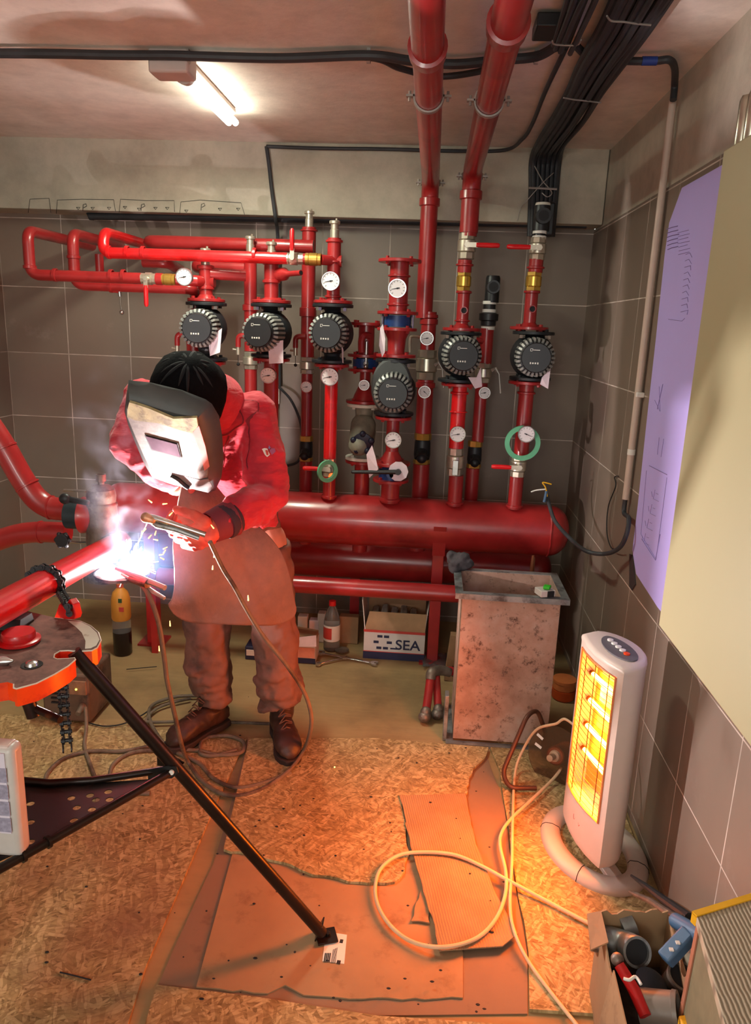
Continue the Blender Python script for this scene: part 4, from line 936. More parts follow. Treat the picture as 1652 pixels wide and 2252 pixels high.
gauge(1158, 955, YF - .09, 19, 'gauge inside the green ring below the rightmost pump', needle=350)
ball_valve(xK3, YF, zl0, zl1 - .0, .034, 'lower ball valve with red handle pointing left, near the green ring', -1, .09)
riser(xK3 - .002, YF, HT - .01, zl0, .032, 'rightmost red stub standing on the header', [('collar', HT - .004, .014)])
p = at(1149, 974, YF - .07); mb = MB(); mb.lathe(p, (0, -1, 0), [(0, .058), (0, .079), (.012, .079), (.012, .058), (0, .058)], 40, cap=False); tag(mb.build('tape_ring', 'green'), 'large green ring hanging round the rightmost lower gauge', 'ring')
# paper tags
tagpaper([(466, 738), (487, 722), (485, 775), (462, 783), (458, 760)], YF - .14, 'crumpled paper tag beside the leftmost pump')
tagpaper([(590, 755), (622, 748), (624, 798), (592, 800)], YF - .15, 'pinkish printed paper tag under the second pump')
tagpaper([(1048, 830), (1058, 808), (1060, 850), (1045, 855), (1030, 830)], YF - .14, 'paper tag hanging between the two right pumps')
tagpaper([(1192, 830), (1212, 810), (1205, 855), (1188, 845)], YF - .15, 'curled paper tag under the rightmost pump')
tagpaper([(751, 755), (755, 770), (756, 798), (753, 798)], YF - .12, 'thin paper tag edge right of the third pump')

# ------------------------------------------------------------------ left pipe loops
def hpipe(name, pts, r, label, br=.06, m='red', collars=()):
    t = thing(name, pts[0], label, 'pipe'); mb = MB(); mb.tube(bend(pts, br, 8), r, 20); mb.build('pipe', m, t)
    for (c, ax) in collars:
        mb = MB(); ax = V(ax); mb.lathe(V(c) - ax * .008, ax, [(0, r), (.002, r + .0045), (.014, r + .0045), (.016, r)], 20, cap=False); mb.build('weld_collar', m, t)
    return t
YL = 3.36
r2 = .0245
a_, b_, c_ = at(60, 507, YL), at(60, 604, YL), at(312, 609, YL)
c_.z = b_.z
hpipe('loop_pipe', [V((a_.x, BY, a_.z)), a_, V((a_.x, YL, b_.z)), c_], r2, 'leftmost red pipe loop out of the wall ending at a handled valve', .05, 'red', [(V((a_.x, YL, (a_.z + b_.z) / 2 - .06)), (0, 0, 1)), (at(122, 605, YL), (1, 0, 0)), (at(245, 607, YL), (1, 0, 0)), (at(272, 607, YL), (1, 0, 0))])
YL2 = 3.47
a2, b2 = at(145, 510, YL2 - .06), at(153, 626, YL2 + .03)
xx = a2.x
hpipe('loop_pipe', [V((xx, BY, a2.z)), V((xx, YL2, a2.z)), V((xx, YL2, b2.z)), V((at(422, 634, YL2).x, YL2, b2.z)), V((at(422, 634, YL2).x, YL2 + .05, b2.z - .02)), V((at(424, 640, YL2).x, YL2 + .06, Z(424, 700, YL2)))], r2 * 1.05, 'second red pipe loop from left running behind the handled valve', .05, 'red', [(V((xx, YL2, b2.z + .12)), (0, 0, 1)), (at(245, 629, YL2), (1, 0, 0))])
riser(at(424, 680, 3.53).x, 3.54, HT, Z(424, 690, 3.54), .036, 'rear red riser half hidden behind the leftmost pump', [('collar', Z(424, 690, 3.54) - .02, .02)])
YL3 = 3.40
a3, b3 = at(220, 520, YL3), at(228, 555, YL3 - .02); e3 = at(630, 561, YL3 - .02)
e3.z = b3.z + .0; 
hpipe('loop_pipe', [V((a3.x + .01, BY, a3.z + .02)), V((a3.x + .01, YL3 + .02, a3.z + .02)), V((a3.x + .01, YL3, b3.z)), V((e3.x, YL3, b3.z))], r2, 'long bright horizontal red pipe ending at the upward-handled valve', .045, 'redb', [(at(240, 555, YL3), (1, 0, 0)), (at(280, 555, YL3), (1, 0, 0)), (at(315, 556, YL3), (1, 0, 0)), (at(560, 560, YL3), (1, 0, 0))])
a4 = at(218, 560, YL3 + .09); mb = MB(); mb.cyl((a4.x, YL3 + .09, b3.z), (a4.x, YL3 + .09, Z(218, 600, YL3 + .09)), .019); tag(mb.build('cross_pipe', 'red'), 'short vertical red link between the upper and lower left pipes', 'pipe')
YL4 = 3.66
a5 = at(322, 531, YL4); e5 = at(690, 531, YL4)
hpipe('loop_pipe', [V((a5.x, BY, a5.z)), V((a5.x, YL4, a5.z)), V((e5.x, YL4, a5.z))], .030, 'upper rear red pipe running to the vented tall riser', .06)
a6 = at(430, 585, 3.62); e6 = at(560, 585, 3.62)
hpipe('loop_pipe', [V((a6.x, BY, a6.z)), V((a6.x, 3.62, a6.z)), V((e6.x, 3.62, a6.z))], .030, 'short rear red pipe behind the leftmost riser', .05)
a7 = at(470, 605, 3.55); e7 = at(640, 600, 3.46)
mb = MB(); mb.tube([(at(462, 604, YF).x, YF, a7.z), (at(540, 604, 3.5).x, 3.5, a7.z)], .026, 18); tag(mb.build('branch_pipe', 'red'), 'horizontal red branch between first and second vented risers', 'pipe')
t = thing('branch_pipe', at(640, 602, YF), 'small red reducer with open end right of the second riser', 'pipe')
q0, q1 = at(612, 604, YF), at(662, 600, YF - .1)
mb = MB(); mb.tube([q0, q0.lerp(q1, .3), q0.lerp(q1, .45), q1], [.030, .028, .012, .012], 16); mb.build('pipe', 'red', t)
mb = MB(); dq = (q1 - q0).normalized(); mb.cyl(q1, q1 + dq * .001, .009); mb.build('pipe_bore', 'ink', t)
# dark lower elbows
q = at(368, 578, 3.80); hpipe('elbow_pipe', [V((at(315, 575, 3.8).x, 3.80, q.z)), q, V((q.x, BY, q.z - .02))], .026, 'short dark red elbow going into the wall under the long pipe', .04)
# column B2 rear riser with vent
xS = at(551, 640, 3.60).x; zs = lambda b: Z(552, b, 3.60)
riser(xS, 3.60, zs(772), zs(556), .030, 'rear red riser with silver vent between first and second pumps', [('cap', zs(556)), ('collar', zs(560), .012), ('collar', zs(684), .03)])
ball_valve(xS, 3.60, zs(812), zs(774), .034, 'nickel valve on the rear riser between first and second pumps', 1, handle=False)
riser(xS, 3.60, HT - .03, zs(812), .030, 'lower part of the rear riser behind the welder\'s back', [])
def hvalve(xa, xb, y, z, r, label, up=True, col='nickel'):
    t = thing('ball_valve', ((xa + xb) / 2, y, z - r), label, 'valve'); h = xb - xa
    mb = MB(); mb.lathe((xa, y, z), (1, 0, 0), [(0, r), (h * .25, r), (h * .27, r * .85), (h * .32, r * 1.15), (h * .68, r * 1.15), (h * .73, r * .85), (h * .75, r), (h, r)], 10); mb.build('valve_body', col, t)
    xc = (xa + xb) / 2; yy = y - r - .02
    mb = MB(); mb.cyl((xc, y - r * .5, z), (xc, yy - .006, z), .010, n=10); mb.box((xc, yy, z + (.018 if up else -.018)), (.018, .004, .045)); mb.build('spindle', 'nickel', t)
    s_ = 1 if up else -1; mb = MB(); mb.tube([(xc, yy, z + s_ * .03), (xc, yy, z + s_ * .05), (xc, yy, z + s_ * .11), (xc, yy, z + s_ * .12)], [.008, .010, .010, .006], 10); mb.build('handle_grip', 'redhandle', t)
def hcheck(xa, xb, y, z, r, label):
    t = thing('check_valve', ((xa + xb) / 2, y, z - r), label, 'valve'); h = xb - xa
    mb = MB(); mb.lathe((xa, y, z), (1, 0, 0), [(0, r), (h * .2, r), (h * .22, r * .9), (h * .25, r * 1.05), (h * .75, r * 1.05), (h * .78, r * .9), (h * .8, r), (h, r)], 12); mb.build('valve_body', 'brass', t)
X = lambda a, y: at(a, 600, y).x
hvalve(X(310, YL), X(345, YL), YL, b_.z, .024, 'ball valve with red handle hanging down, left of the first gauge', False)
mb = MB(); mb.cyl((X(344, YL), YL, b_.z), (X(358, YL), YL, b_.z), .026, n=16); tag(mb.build('pipe_nipple', 'red'), 'red nipple between the hanging-handle valve and brass check valve', 'fitting')
hcheck(X(356, YL), X(386, YL), YL, b_.z, .024, 'brass check valve left of the first gauge')
mb = MB(); mb.tube([(X(385, YL), YL, b_.z), (X(425, YL), YL + .03, b_.z), (X(450, YF), YF, b_.z), (X(472, YF), YF, b_.z)], .024, 16); tag(mb.build('tee_pipe', 'red'), 'red tee arm behind the first gauge', 'fitting')
gauge(405, 609, YL - .09, 19, 'leftmost big gauge beside the brass check valve')
hvalve(X(624, YL3), X(668, YL3), YL3, b3.z, .024, 'ball valve with red handle pointing up on the long horizontal pipe', True)
hcheck(X(672, YL3), X(706, YL3), YL3, b3.z, .026, 'brass check valve between the tall risers')
mb = MB(); mb.cyl((X(667, YL3), YL3, b3.z), (X(673, YL3), YL3, b3.z), .024); tag(mb.build('pipe_nipple', 'red'), 'red nipple beside the upward-handled valve', 'fitting')
mb = MB(); mb.cyl((X(705, YL3), YL3, b3.z), (xE, YF - .01, b3.z), .022); mb.cyl((xE, YF, b3.z), (xE + .035, YF, b3.z), .026); tag(mb.build('tee_pipe', 'red'), 'red tee arm entering the third riser', 'fitting')
# small drain cock hanging below the left loops
t = thing('drain_cock', at(265, 690, YL2), 'small silver drain cock hanging under the left loop pipes', 'valve')
mb = MB(); mb.cyl(at(244, 638, YL2), at(262, 640, YL2), .010); mb.build('nipple', 'red', t)
mb = MB(); mb.cyl(at(262, 630, YL2), at(264, 652, YL2), .008); mb.cyl(at(257, 630, YL2 - .01), at(268, 630, YL2 - .01), .005); mb.tube([at(264, 650, YL2), at(265, 668, YL2), at(267, 682, YL2)], .003, 6); mb.ball(at(268, 687, YL2), .011); mb.build('cock_body', 'chrome', t)
for a, b, yy, lb in ((524, 768, 3.6, 'small red drain cock left of the rear riser behind the cap'), (390, 765, 3.55, 'small red drain elbow above the welder\'s cap'), (650, 770, 3.62, 'small red drain elbow left of the tall rear riser')):
    mir = -1 if a != 650 else -1
    t = thing('drain_cock', at(a, b, yy), lb, 'valve')
    mb = MB(); mb.tube(bend([at(a + 22, b - 30, yy), at(a, b - 30, yy), at(a, b - 5, yy)], .02, 5), .013, 12); mb.build('elbow', 'red', t)
    mb = MB(); mb.cyl(at(a, b - 6, yy), at(a, b + 12, yy), .010); mb.cyl(at(a - 12, b + 0, yy), at(a, b + 2, yy), .005); mb.build('cock_body', 'nickel', t)
    mb = MB(); mb.cyl(at(a, b + 12, yy), at(a, b + 30, yy), .0015, n=5); mb.ball(at(a, b + 33, yy), .008); mb.build('drop_chain', 'ink', t)
# side levers
for a, b, lb in ((958, 803, 'small valve lever right of the big nickel valve'), (1083, 815, 'small valve lever right of the rear nickel valve')):
    mb = MB(); mb.tube([at(a, b, YB - .04), at(a + 8, b - 5, YB - .05), at(a + 15, b + 8, YB - .06), at(a + 18, b + 50, YB - .06)], [.011, .009, .004, .005], 8); tag(mb.build('valve_lever', 'clip'), lb, 'lever')

# ------------------------------------------------------------------ workpiece, strainer assembly at left
WA, WB = at(0, 1338, 1.52), at(252, 1199, 2.31)
wd = (WB - WA).normalized(); WS = WA - wd * 0.35
t = thing('work_pipe', WS, 'bright red pipe clamped in the tripod vise, being welded at its far end', 'pipe')
mb = MB(); mb.lathe(WS, WB - WS, [(0, .0375), ((WB - WS).length - .03, .0375)], 36); mb.build('pipe', 'redw', t)
mb = MB(); L = (WB - WS).length; mb.lathe(WS, WB - WS, [(L - .031, .0376), (L - .028, .041), (L - .012, .046), (L + .004, .048), (L + .016, .048), (L + .028, .045), (L + .04, .045)], 32); mb.build('weld_neck', 'steel', t)
# strainer body
SY = 2.34
sb = lambda a, b, y=SY: at(a, b, y)
cx0 = sb(226, 1150); 
t = thing('flanged_strainer', (cx0.x, SY, sb(226, 1272).z), 'grey steel flanged strainer joined to the work pipe, with a stub on top', 'strainer')
zz = lambda b: sb(226, b).z
mb = MB(); mb.lathe((cx0.x, SY, 0), (0, 0, 1), [(zz(1240), .040), (zz(1222), .050), (zz(1190), .056), (zz(1130), .050), (zz(1112), .048)], 32); mb.build('strainer_body', 'steel', t)
mb = MB(); mb.lathe((cx0.x, SY, 0), (0, 0, 1), [(zz(1112), .050), (zz(1108), .050), (zz(1104), .046), (zz(1090), .048), (zz(1086), .047), (zz(1076), .044), (zz(1068), .030), (zz(1065), .012)], 32); mb.build('cap', 'steel', t)
mb = MB(); mb.lathe((cx0.x + .002, SY, 0), (0, 0, 1), [(zz(1068), .010), (zz(1060), .010), (zz(1058), .0165), (zz(1043), .0165), (zz(1043), .012), (zz(1050), .012)], 18, cap=False); mb.build('top_stub', 'steel', t)
mb = MB(); mb.lathe((cx0.x, SY, 0), (0, 0, 1), [(zz(1275), .030), (zz(1270), .072), (zz(1256), .074), (zz(1250), .068), (zz(1240), .040)], 32); mb.build('bottom_flange', 'galv', t)
mb = MB(); q = at(268, 1262, 2.27); mb.lathe((q.x, q.y, q.z - .006), (0, 0, 1), [(0, .070), (.002, .088), (.012, .088), (.014, .080)], 36); mb.build('outlet_flange', 'galv', t)
# side flanges towards the left wall
mb = MB(); q = sb(190, 1120); mb.lathe((q.x + .0, SY, zz(1135)), (-1, 0, 0), [(-.03, .045), (0, .060), (.012, .062), (.014, .05)], 28); mb.build('side_flange', 'red', t)
t = thing('butterfly_valve', (sb(165, 1150).x, SY, zz(1190)), 'dark green-blue wafer valve between red flange and curved pipe at left', 'valve')
mb = MB(); q = sb(180, 1130); mb.lathe((q.x - .002, SY, zz(1135)), (-1, 0, 0), [(0, .048), (.045, .048)], 28); mb.build('valve_body', mat('dark_teal_iron', (36, 50, 56), .5, .2, var=.25), t)
mb = MB(); 
for b in (1078, 1192): mb.cyl(sb(140, b), sb(192, b + 2), .0045, n=8)
mb.build('tie_bolt', 'chrome', t)
mb = MB(); mb.cap2(sb(143, 1096, SY - .06), sb(192, 1106, SY - .07), .010, .009); mb.ball(sb(143, 1097, SY - .065), (.02, .014, .018)); mb.build('lever', 'iron', t)
mb = MB(); q = sb(141, 1186, SY - .06); mb.cyl(q, q + V((0, -.02, 0)), .022, n=10)
for k in range(6): mb.ball(q + V((math.cos(k * PI / 3) * .022, -.01, math.sin(k * PI / 3) * .022)), .008, n=8, m=5)
mb.build('gear_cap', 'iron', t)
up = [(-70, 850), (-20, 940), (30, 1010), (85, 1095), (110, 1125), (150, 1128)]
def flatpipe(pts, y, r, name, label, extra=()):
    t = thing(name, at(*pts[-1], y), label, 'pipe'); mb = MB(); mb.tube(catmull([at(a, b, y) for a, b in pts], 8), r, 24); mb.build('pipe', 'red', t)
    for (a, b), (c, d) in extra:
        p0 = at(a, b, y); ax = (at(c, d, y) - p0).normalized(); mb = MB(); mb.lathe(p0, ax, [(-.004, r), (-.003, r + .003), (.003, r + .003), (.004, r)], 24, cap=False); mb.build('weld_seam', 'red', t)
    return t
flatpipe([(-90, 850), (-30, 925), (10, 985), (46, 1048), (78, 1094), (112, 1116), (150, 1120)], SY + .02, .0385, 'curved_pipe', 'upper curved red pipe coming in from the left edge', [((10, 985), (46, 1048)), ((60, 1068), (78, 1094)), ((112, 1116), (150, 1120))])
flatpipe([(-90, 1240), (-40, 1205), (0, 1187), (45, 1174), (90, 1170), (150, 1172)], SY + .06, .0365, 'curved_pipe', 'lower curved red pipe coming in from the left edge', [((90, 1170), (120, 1170)),])

# arc, sparks, ground clamp, electrode
rnd = random.Random(21)
t = thing('welding_arc', ARC, 'blinding white welding arc at the end of the red work pipe', 'arc')
mb = MB(); mb.ball(ARC + V((-.004, 0, 0)), (.014, .012, .012), n=12, m=8)
mb.build('arc_core', 'arc', t)
mb = MB()
for k in range(34):
    an = rnd.uniform(-.5, 2.3) if k < 24 else rnd.uniform(0, 6.28); d = V((math.cos(an), rnd.uniform(-.5, .2), math.sin(an))).normalized(); L = rnd.uniform(.04, .10)
    mb.cyl(ARC + d * .01, ARC + d * L, .0022, .0004, n=5)
mb.build('spatter_streaks', 'arc', t)
def sparks(lst, y, lb, gp):
    for (a, b, L, an) in lst:
        p = at(a, b, y + rnd.uniform(-.1, .05)); d = V((math.cos(an), 0, math.sin(an))) * L
        mb = MB(); mb.cap2(p - d, p + d, .0022, .0012); tag(mb.build('spark', 'spark'), lb, 'spark', gp)
sparks([(a, b, .006, rnd.uniform(0, 3)) for a, b in ((330, 1102), (363, 1108), (376, 1130), (330, 1180), (342, 1172), (364, 1205), (355, 1220), (362, 1213), (356, 1228), (342, 1187), (467, 1158), (312, 1172), (318, 1166))], 2.12, 'glowing spark flying between arc and glove', 'sparks near the arc')
sparks([(471, 1222, .005, 1.5), (546, 1315, .008, 1.6), (468, 1248, .006, 1.5), (374, 1371, .008, 1.6), (350, 1426, .008, 1.6)], 2.2, 'glowing spark falling beside the apron', 'falling sparks')
p = fl(736, 1687, .022); mb = MB(); mb.ball(p, .003); tag(mb.build('spark', 'spark'), 'single spark glowing on the pale board', 'spark')
GC = at(262, 1256, 2.20)
t = thing('ground_clamp', at(300, 1290, 2.18), 'steel ground clamp lit white below the arc, cable trailing down', 'clamp')
mb = MB(); g0, g1 = at(255, 1250, 2.22), at(363, 1293, 2.14); mb.tube([g0, g0.lerp(g1, .5), g1], [.006, .011, .009], 8); mb.build('upper_jaw', 'clip', t)
mb = MB(); mb.tube([at(268, 1262, 2.22), at(310, 1285, 2.18), at(362, 1316, 2.14)], [.006, .008, .006], 8); mb.build('lower_jaw', 'clip', t)
mb = MB(); mb.cyl(at(290, 1272, 2.20), at(326, 1284, 2.16), .015, n=12); mb.build('spring', 'steel', t)

# welding leads
def ff(a, b, z=.018): return fl(a, b, z)
cable('welding_cable', [at(302, 1278, 2.19), at(320, 1296, 2.16), at(338, 1335, 2.14), at(352, 1385, 2.13), at(363, 1460, 2.13), at(368, 1500, 2.13), at(385, 1575, 2.18), at(398, 1632, 2.22), ff(412, 1672, .03), ff(440, 1712), ff(480, 1742), ff(520, 1750), ff(560, 1742), ff(600, 1722), ff(640, 1690, .03), ff(668, 1650, .05), at(682, 1610, 2.42), at(684, 1570, 2.38), at(668, 1520, 2.34), at(630, 1462, 2.3), at(580, 1400, 2.27), at(545, 1345, 2.24), at(515, 1290, 2.2), at(490, 1250, 2.19), at(462, 1192, 2.13)], .0075, 'cableg', 'brown welding cable looping from clamp to floor and up to the glove', k=10)
cable('welding_cable', [ff(330, 1745), ff(270, 1740), ff(243, 1715), ff(250, 1680), ff(290, 1655), ff(350, 1650), ff(430, 1650), ff(480, 1660), ff(530, 1655), ff(535, 1632), ff(500, 1618), ff(450, 1625), ff(440, 1655), ff(470, 1662), ff(520, 1650)], .0075, 'cableg', 'grey cable coil lying between the boots and the tripod leg')
cable('welding_cable', [ff(640, 1700), ff(580, 1722), ff(520, 1732), ff(470, 1712), ff(440, 1680), ff(400, 1660), ff(350, 1640), ff(270, 1652), ff(200, 1652), ff(140, 1668), ff(105, 1700), ff(98, 1728)], .0075, 'cableg', 'grey cable running along the floor from right boot to the left tray')
cable('welding_cable', [ff(188, 1555, .11), ff(190, 1600, .05), ff(186, 1640), ff(198, 1680), ff(212, 1720), ff(214, 1760)], .007, 'cableg', 'grey cable plugged into the welding machine and dropping to the floor')
cable('welding_cable', [ff(440, 1530), ff(390, 1532), ff(345, 1545), ff(328, 1562), ff(332, 1590), ff(352, 1625), ff(375, 1650)], .0075, 'cableg', 'grey cable curve behind the left boot')
cable('welding_cable', [ff(420, 1536), ff(380, 1545), ff(345, 1558), ff(325, 1578), ff(330, 1588), ff(420, 1586), ff(500, 1588), ff(600, 1592)], .0065, 'cableg', 'darker grey cable running flat behind both boots')
cable('floor_wire', [ff(196, 1590), ff(230, 1597), ff(270, 1592), ff(310, 1574), ff(330, 1560)], .003, 'ink', 'thin black wire from the welding machine across the floor')

# ------------------------------------------------------------------ tripod vise
t = thing('tripod_vise', (-0.85, 1.5, 0.0), 'orange chain pipe vise on a tripod with rusty worn top plate', 'vise')
VT = 0.90
pp = lambda l, z=VT: [fl(a, b, z) for a, b in l]
top = pp([(120, 1358), (150, 1362), (178, 1366), (200, 1376), (216, 1390), (222, 1408), (214, 1424), (202, 1430), (186, 1431), (170, 1432), (150, 1430), (132, 1431), (120, 1438), (118, 1446), (126, 1449), (150, 1448), (164, 1446), (166, 1450), (150, 1464), (120, 1482), (80, 1502), (36, 1514), (30, 1512), (30, 1504), (16, 1500), (-10, 1504), (-30, 1520), (-60, 1516), (-160, 1500), (-160, 1380), (0, 1330)])
mb = MB(); th = .040; n = len(top)
mb.add([p + V((0, 0, -th)) for p in top] + top, [])
fs = [tuple(range(n - 1, -1, -1)), tuple(range(n, 2 * n))] + [(k, (k + 1) % n, n + (k + 1) % n, n + k) for k in range(n)]
for i_, f_ in enumerate(fs): mb.f.append(list(f_)); mb.mi.append(1 if i_ == 1 else 0)
mb.build('vise_plate', ['orange', 'rustplate'], t, smooth=30)
mb = MB(); cr = pp([(150, 1366), (178, 1368), (198, 1378), (213, 1392), (219, 1407), (212, 1420), (200, 1426), (187, 1427), (188, 1410), (180, 1392), (168, 1380)], VT + .0004)
mb.prism(cr, (0, 0, .0008)); mb.build('cream_patch', 'cream', t, smooth=0)
# thin worn bright rim along the plate edge
mb = MB(); rim = [p + V((0, 0, -.001)) for p in top[:24]]; mb.tube(rim, .0016, 6); mb.build('worn_rim', 'cream', t)
mb = MB(); q = pp([(70, 1463)])[0]; mb.lathe(q + V((0, 0, .0005)), (0, 0, 1), [(0, .022), (.001, .022), (.001, .019), (.0006, .018)], 24); mb.build('bolt_recess', 'ink', t)
mb = MB(); mb.lathe(q + V((0, 0, .0012)), (0, 0, 1), [(0, .014), (.006, .012), (.009, .006)], 20); mb.build('bolt_head', 'chrome', t)
mb = MB(); q = pp([(5, 1462)])[0]; mb.lathe(q + V((-.02, 0, .006)), (1, 0, .1), [(0, .012), (.03, .010), (.045, .002)], 14); mb.build('bolt_head', 'chrome', t)
# saddle behind the plate that carries the pipe
pc = WA.lerp(WB, 0.10); side = V((0, 0, 1)).cross(wd).normalized()
mb = MB(); jb = [at(118, 1362, 1.66), at(163, 1362, 1.62), at(166, 1352, 1.62), at(160, 1330, 1.62), at(152, 1318, 1.63), at(140, 1338, 1.64), at(130, 1328, 1.66)]
mb.prism(jb, (.01, .016, 0)); mb.build('saddle_jaw', 'redb', t, bevel=.002)
mb = MB(); q0 = V((pc.x, pc.y, VT)); mb.prism([q0 - wd * .06 - side * .03, q0 + wd * .02 - side * .03, pc + wd * .01 - side * .03 + V((0, 0, -.036)), pc - wd * .05 - side * .03 + V((0, 0, -.036))], side * .06); mb.build('saddle', 'black', t)
# chain
def chain(pts, parent, r=.0085, pitch=.021, name='vise_chain'):
    P = catmull(pts, 12); d = [0]
    for i in range(1, len(P)): d.append(d[-1] + (P[i] - P[i - 1]).length)
    def pos(s_):
        for i in range(1, len(P)):
            if d[i] >= s_: return P[i - 1].lerp(P[i], (s_ - d[i - 1]) / max(1e-9, d[i] - d[i - 1]))
        return P[-1]
    return [pos(k * pitch) for k in range(int(d[-1] / pitch) + 1)]
cc = WA.lerp(WB, 0.30)
def around(an, rr=.047): return cc + side * math.cos(an) * rr + wd.cross(side) * -math.sin(an) * rr
updir = (V((0, 0, 1)) - wd * wd.z).normalized(); sd = wd.cross(updir).normalized()   # sd: to the right of the pipe
def arp(deg, rr=.045): a = math.radians(deg); return cc + sd * math.cos(a) * rr + updir * math.sin(a) * rr
loop = [arp(d_) for d_ in range(200, -40, -15)]
tail = [at(150, 1330, 1.63), at(156, 1350, 1.62)]
def chain_mesh(centers, wdir, name, parent):
    mb = MB()
    for k in range(len(centers) - 1):
        a, b = centers[k], centers[k + 1]; d = (b - a).normalized(); wv = (wdir - d * wdir.dot(d)).normalized(); hv = d.cross(wv)
        off = .0085 if k % 2 else .0055
        for s_ in (-1, 1):
            c0 = wv * (off * s_)
            for e_ in (a, b): mb.cyl(e_ + c0 - wv * .0013, e_ + c0 + wv * .0013, .0085, n=10)
            m_ = (a + b) / 2 + c0; mb.prism([a + c0 - hv * .0055 - wv * .0013, b + c0 - hv * .0055 - wv * .0013, b + c0 + hv * .0055 - wv * .0013, a + c0 + hv * .0055 - wv * .0013], wv * .0026)
        mb.cyl(a - wv * .012, a + wv * .012, .0045, n=8)
    return mb.build(name, 'iron', parent)
chain_mesh(chain(loop + tail, t), wd, 'vise_chain', t)
hang = [at(137, 1492, 1.40), at(140, 1540, 1.40), at(145, 1600, 1.40), at(149, 1655, 1.40)]
chain_mesh(chain(hang, t), V((1, .4, 0)), 'hanging_chain', t)
mb = MB(); mb.tube([at(62, 1545, 1.36), at(80, 1560, 1.36), at(133, 1583, 1.33)], .008, 12); mb.cyl(at(62, 1540, 1.36), at(74, 1575, 1.36), .014); mb.build('tightening_handle', 'legp', t)
# legs
L0, L1 = fl(188, 1462, VT - .035), fl(708, 2052, .03)
mb = MB(); mb.tube([L0 + (L0 - L1) * .04, L0, L1], .0155, 20); mb.build('leg', 'legp', t)
fp = fl(718, 2060, .012); mb = MB(); mb.box((fp.x, fp.y, .014), (.055, .05, .006), Matrix.Rotation(.35, 3, 'Z')); mb.prism([fp + V((-.03, -.02, .0)), fp + V((-.03, .02, .0)), fp + V((-.012, .02, .045)), fp + V((-.012, -.02, .045))], (.004, 0, 0)); mb.cyl((fp.x + .004, fp.y, .014), (fp.x + .004, fp.y, .026), .007, n=6); mb.build('foot', 'legp', t, bevel=.001)
J = L0 + (L1 - L0) * .335
for d_ in (V((-.95, 1.0, 0)), V((-.75, -.95, 0))):
    a = V((-0.95, 1.38, VT - .035)); mb = MB(); b_e = a + d_ * .50; b_e.z = .02; mb.tube([a, b_e], .0155, 16); mb.build('leg', 'legp', t)
tz = J.z - .004
tb = [J + V((0, 0, -.005)), V((*fl(205, 1716, tz).xy, tz)), V((*fl(110, 1722, tz).xy, tz)), V((*fl(40, 1716, tz).xy, tz)), V((*fl(-150, 1690, tz).xy, tz))]
mb = MB(); mb.tube(tb, .0085, 14); mb.build('tray_bar', 'legp', t)
tb2 = [J + V((0, -.01, -.005)), V((*fl(240, 1776, tz).xy, tz)), V((*fl(112, 1848, tz).xy, tz)), V((*fl(-60, 1944, tz).xy, tz))]
mb = MB(); mb.tube(tb2, .0095, 14); mb.build('tray_bar', 'legp', t)
mb = MB(); q0, q1 = tb2[2], tb2[3]
mb.cyl(q0.lerp(q1, .02), q0.lerp(q1, .06), .0135); mb.build('tray_collar', 'legp', t)
mb = MB(); mb.cyl(q0.lerp(q1, .36), q0.lerp(q1, .40), .0135); mb.build('tray_collar', 'legp', t)
mb = MB(); mb.prism([J + V((-.01, -.022, .014)), J + V((-.055, -.03, .006)), J + V((-.055, -.03, -.022)), J + V((-.0, -.022, -.018)), J + V((.016, -.022, -.002)), J + V((.012, -.022, .012))], (0, .004, 0)); mb.prism([J + V((-.01, .018, .014)), J + V((-.055, .03, .006)), J + V((-.055, .03, -.022)), J + V((-.0, .018, -.018)), J + V((.016, .018, -.002))], (0, .004, 0)); mb.build('hinge_bracket', 'black', t)
mb = MB(); mb.cyl(J + V((.001, -.024, .001)), J + V((.001, -.029, .001)), .006); mb.build('hinge_pin', 'white', t)
# perforated tray plate with real holes (bmesh fill)
def plate_with_holes(outer, holes, z, th, parent, m):
    bm = bmesh.new(); es = []
    def ringv(pts):
        vs = [bm.verts.new((p.x, p.y, z)) for p in pts]
        for k in range(len(vs)): es.append(bm.edges.new((vs[k], vs[(k + 1) % len(vs)])))
    ringv(outer)
    for (c, r) in holes: ringv([V((c.x + r * math.cos(2 * PI * k / 16), c.y + r * math.sin(2 * PI * k / 16), z)) for k in range(16)])
    bmesh.ops.triangle_fill(bm, use_beauty=True, use_dissolve=False, edges=es)
    me = bpy.data.meshes.new('tray_plate'); bm.to_mesh(me); bm.free()
    o = bpy.data.objects.new('tray_plate', me); C.objects.link(o); me.materials.append(M[m]); off = wloc(parent)
    for v_ in me.vertices: v_.co = v_.co - off
    o.parent = parent; q = o.modifiers.new('solidify', 'SOLIDIFY'); q.thickness = th; return o
tp = lambda a, b: fl(a, b, tz - .006)
hl_ = [(tp(a, b), .0085) for a, b in ((157, 1755), (198, 1749), (238, 1741), (211, 1759), (241, 1758), (169, 1776), (202, 1780), (163, 1804), (67, 1767), (67, 1808), (67, 1851), (25, 1790), (25, 1830))]
plate_with_holes([tp(350, 1712), tp(205, 1722), tp(60, 1726), tp(-60, 1716), tp(-80, 1930), tp(108, 1842), tp(240, 1770)], hl_, tz - .006, .002, t, 'black')

# red cap lying on the plate
q = fl(42, 1412, VT + .002); mb = MB(); mb.lathe((q.x, q.y, VT + .002), (0, 0, 1), [(0, .042), (.003, .046), (.008, .046), (.010, .042), (.011, .036), (.022, .036), (.026, .034)], 32)
tag(mb.build('bottle_lid', 'redb'), 'flat red plastic cap lying on the rusty vise plate', 'cap')
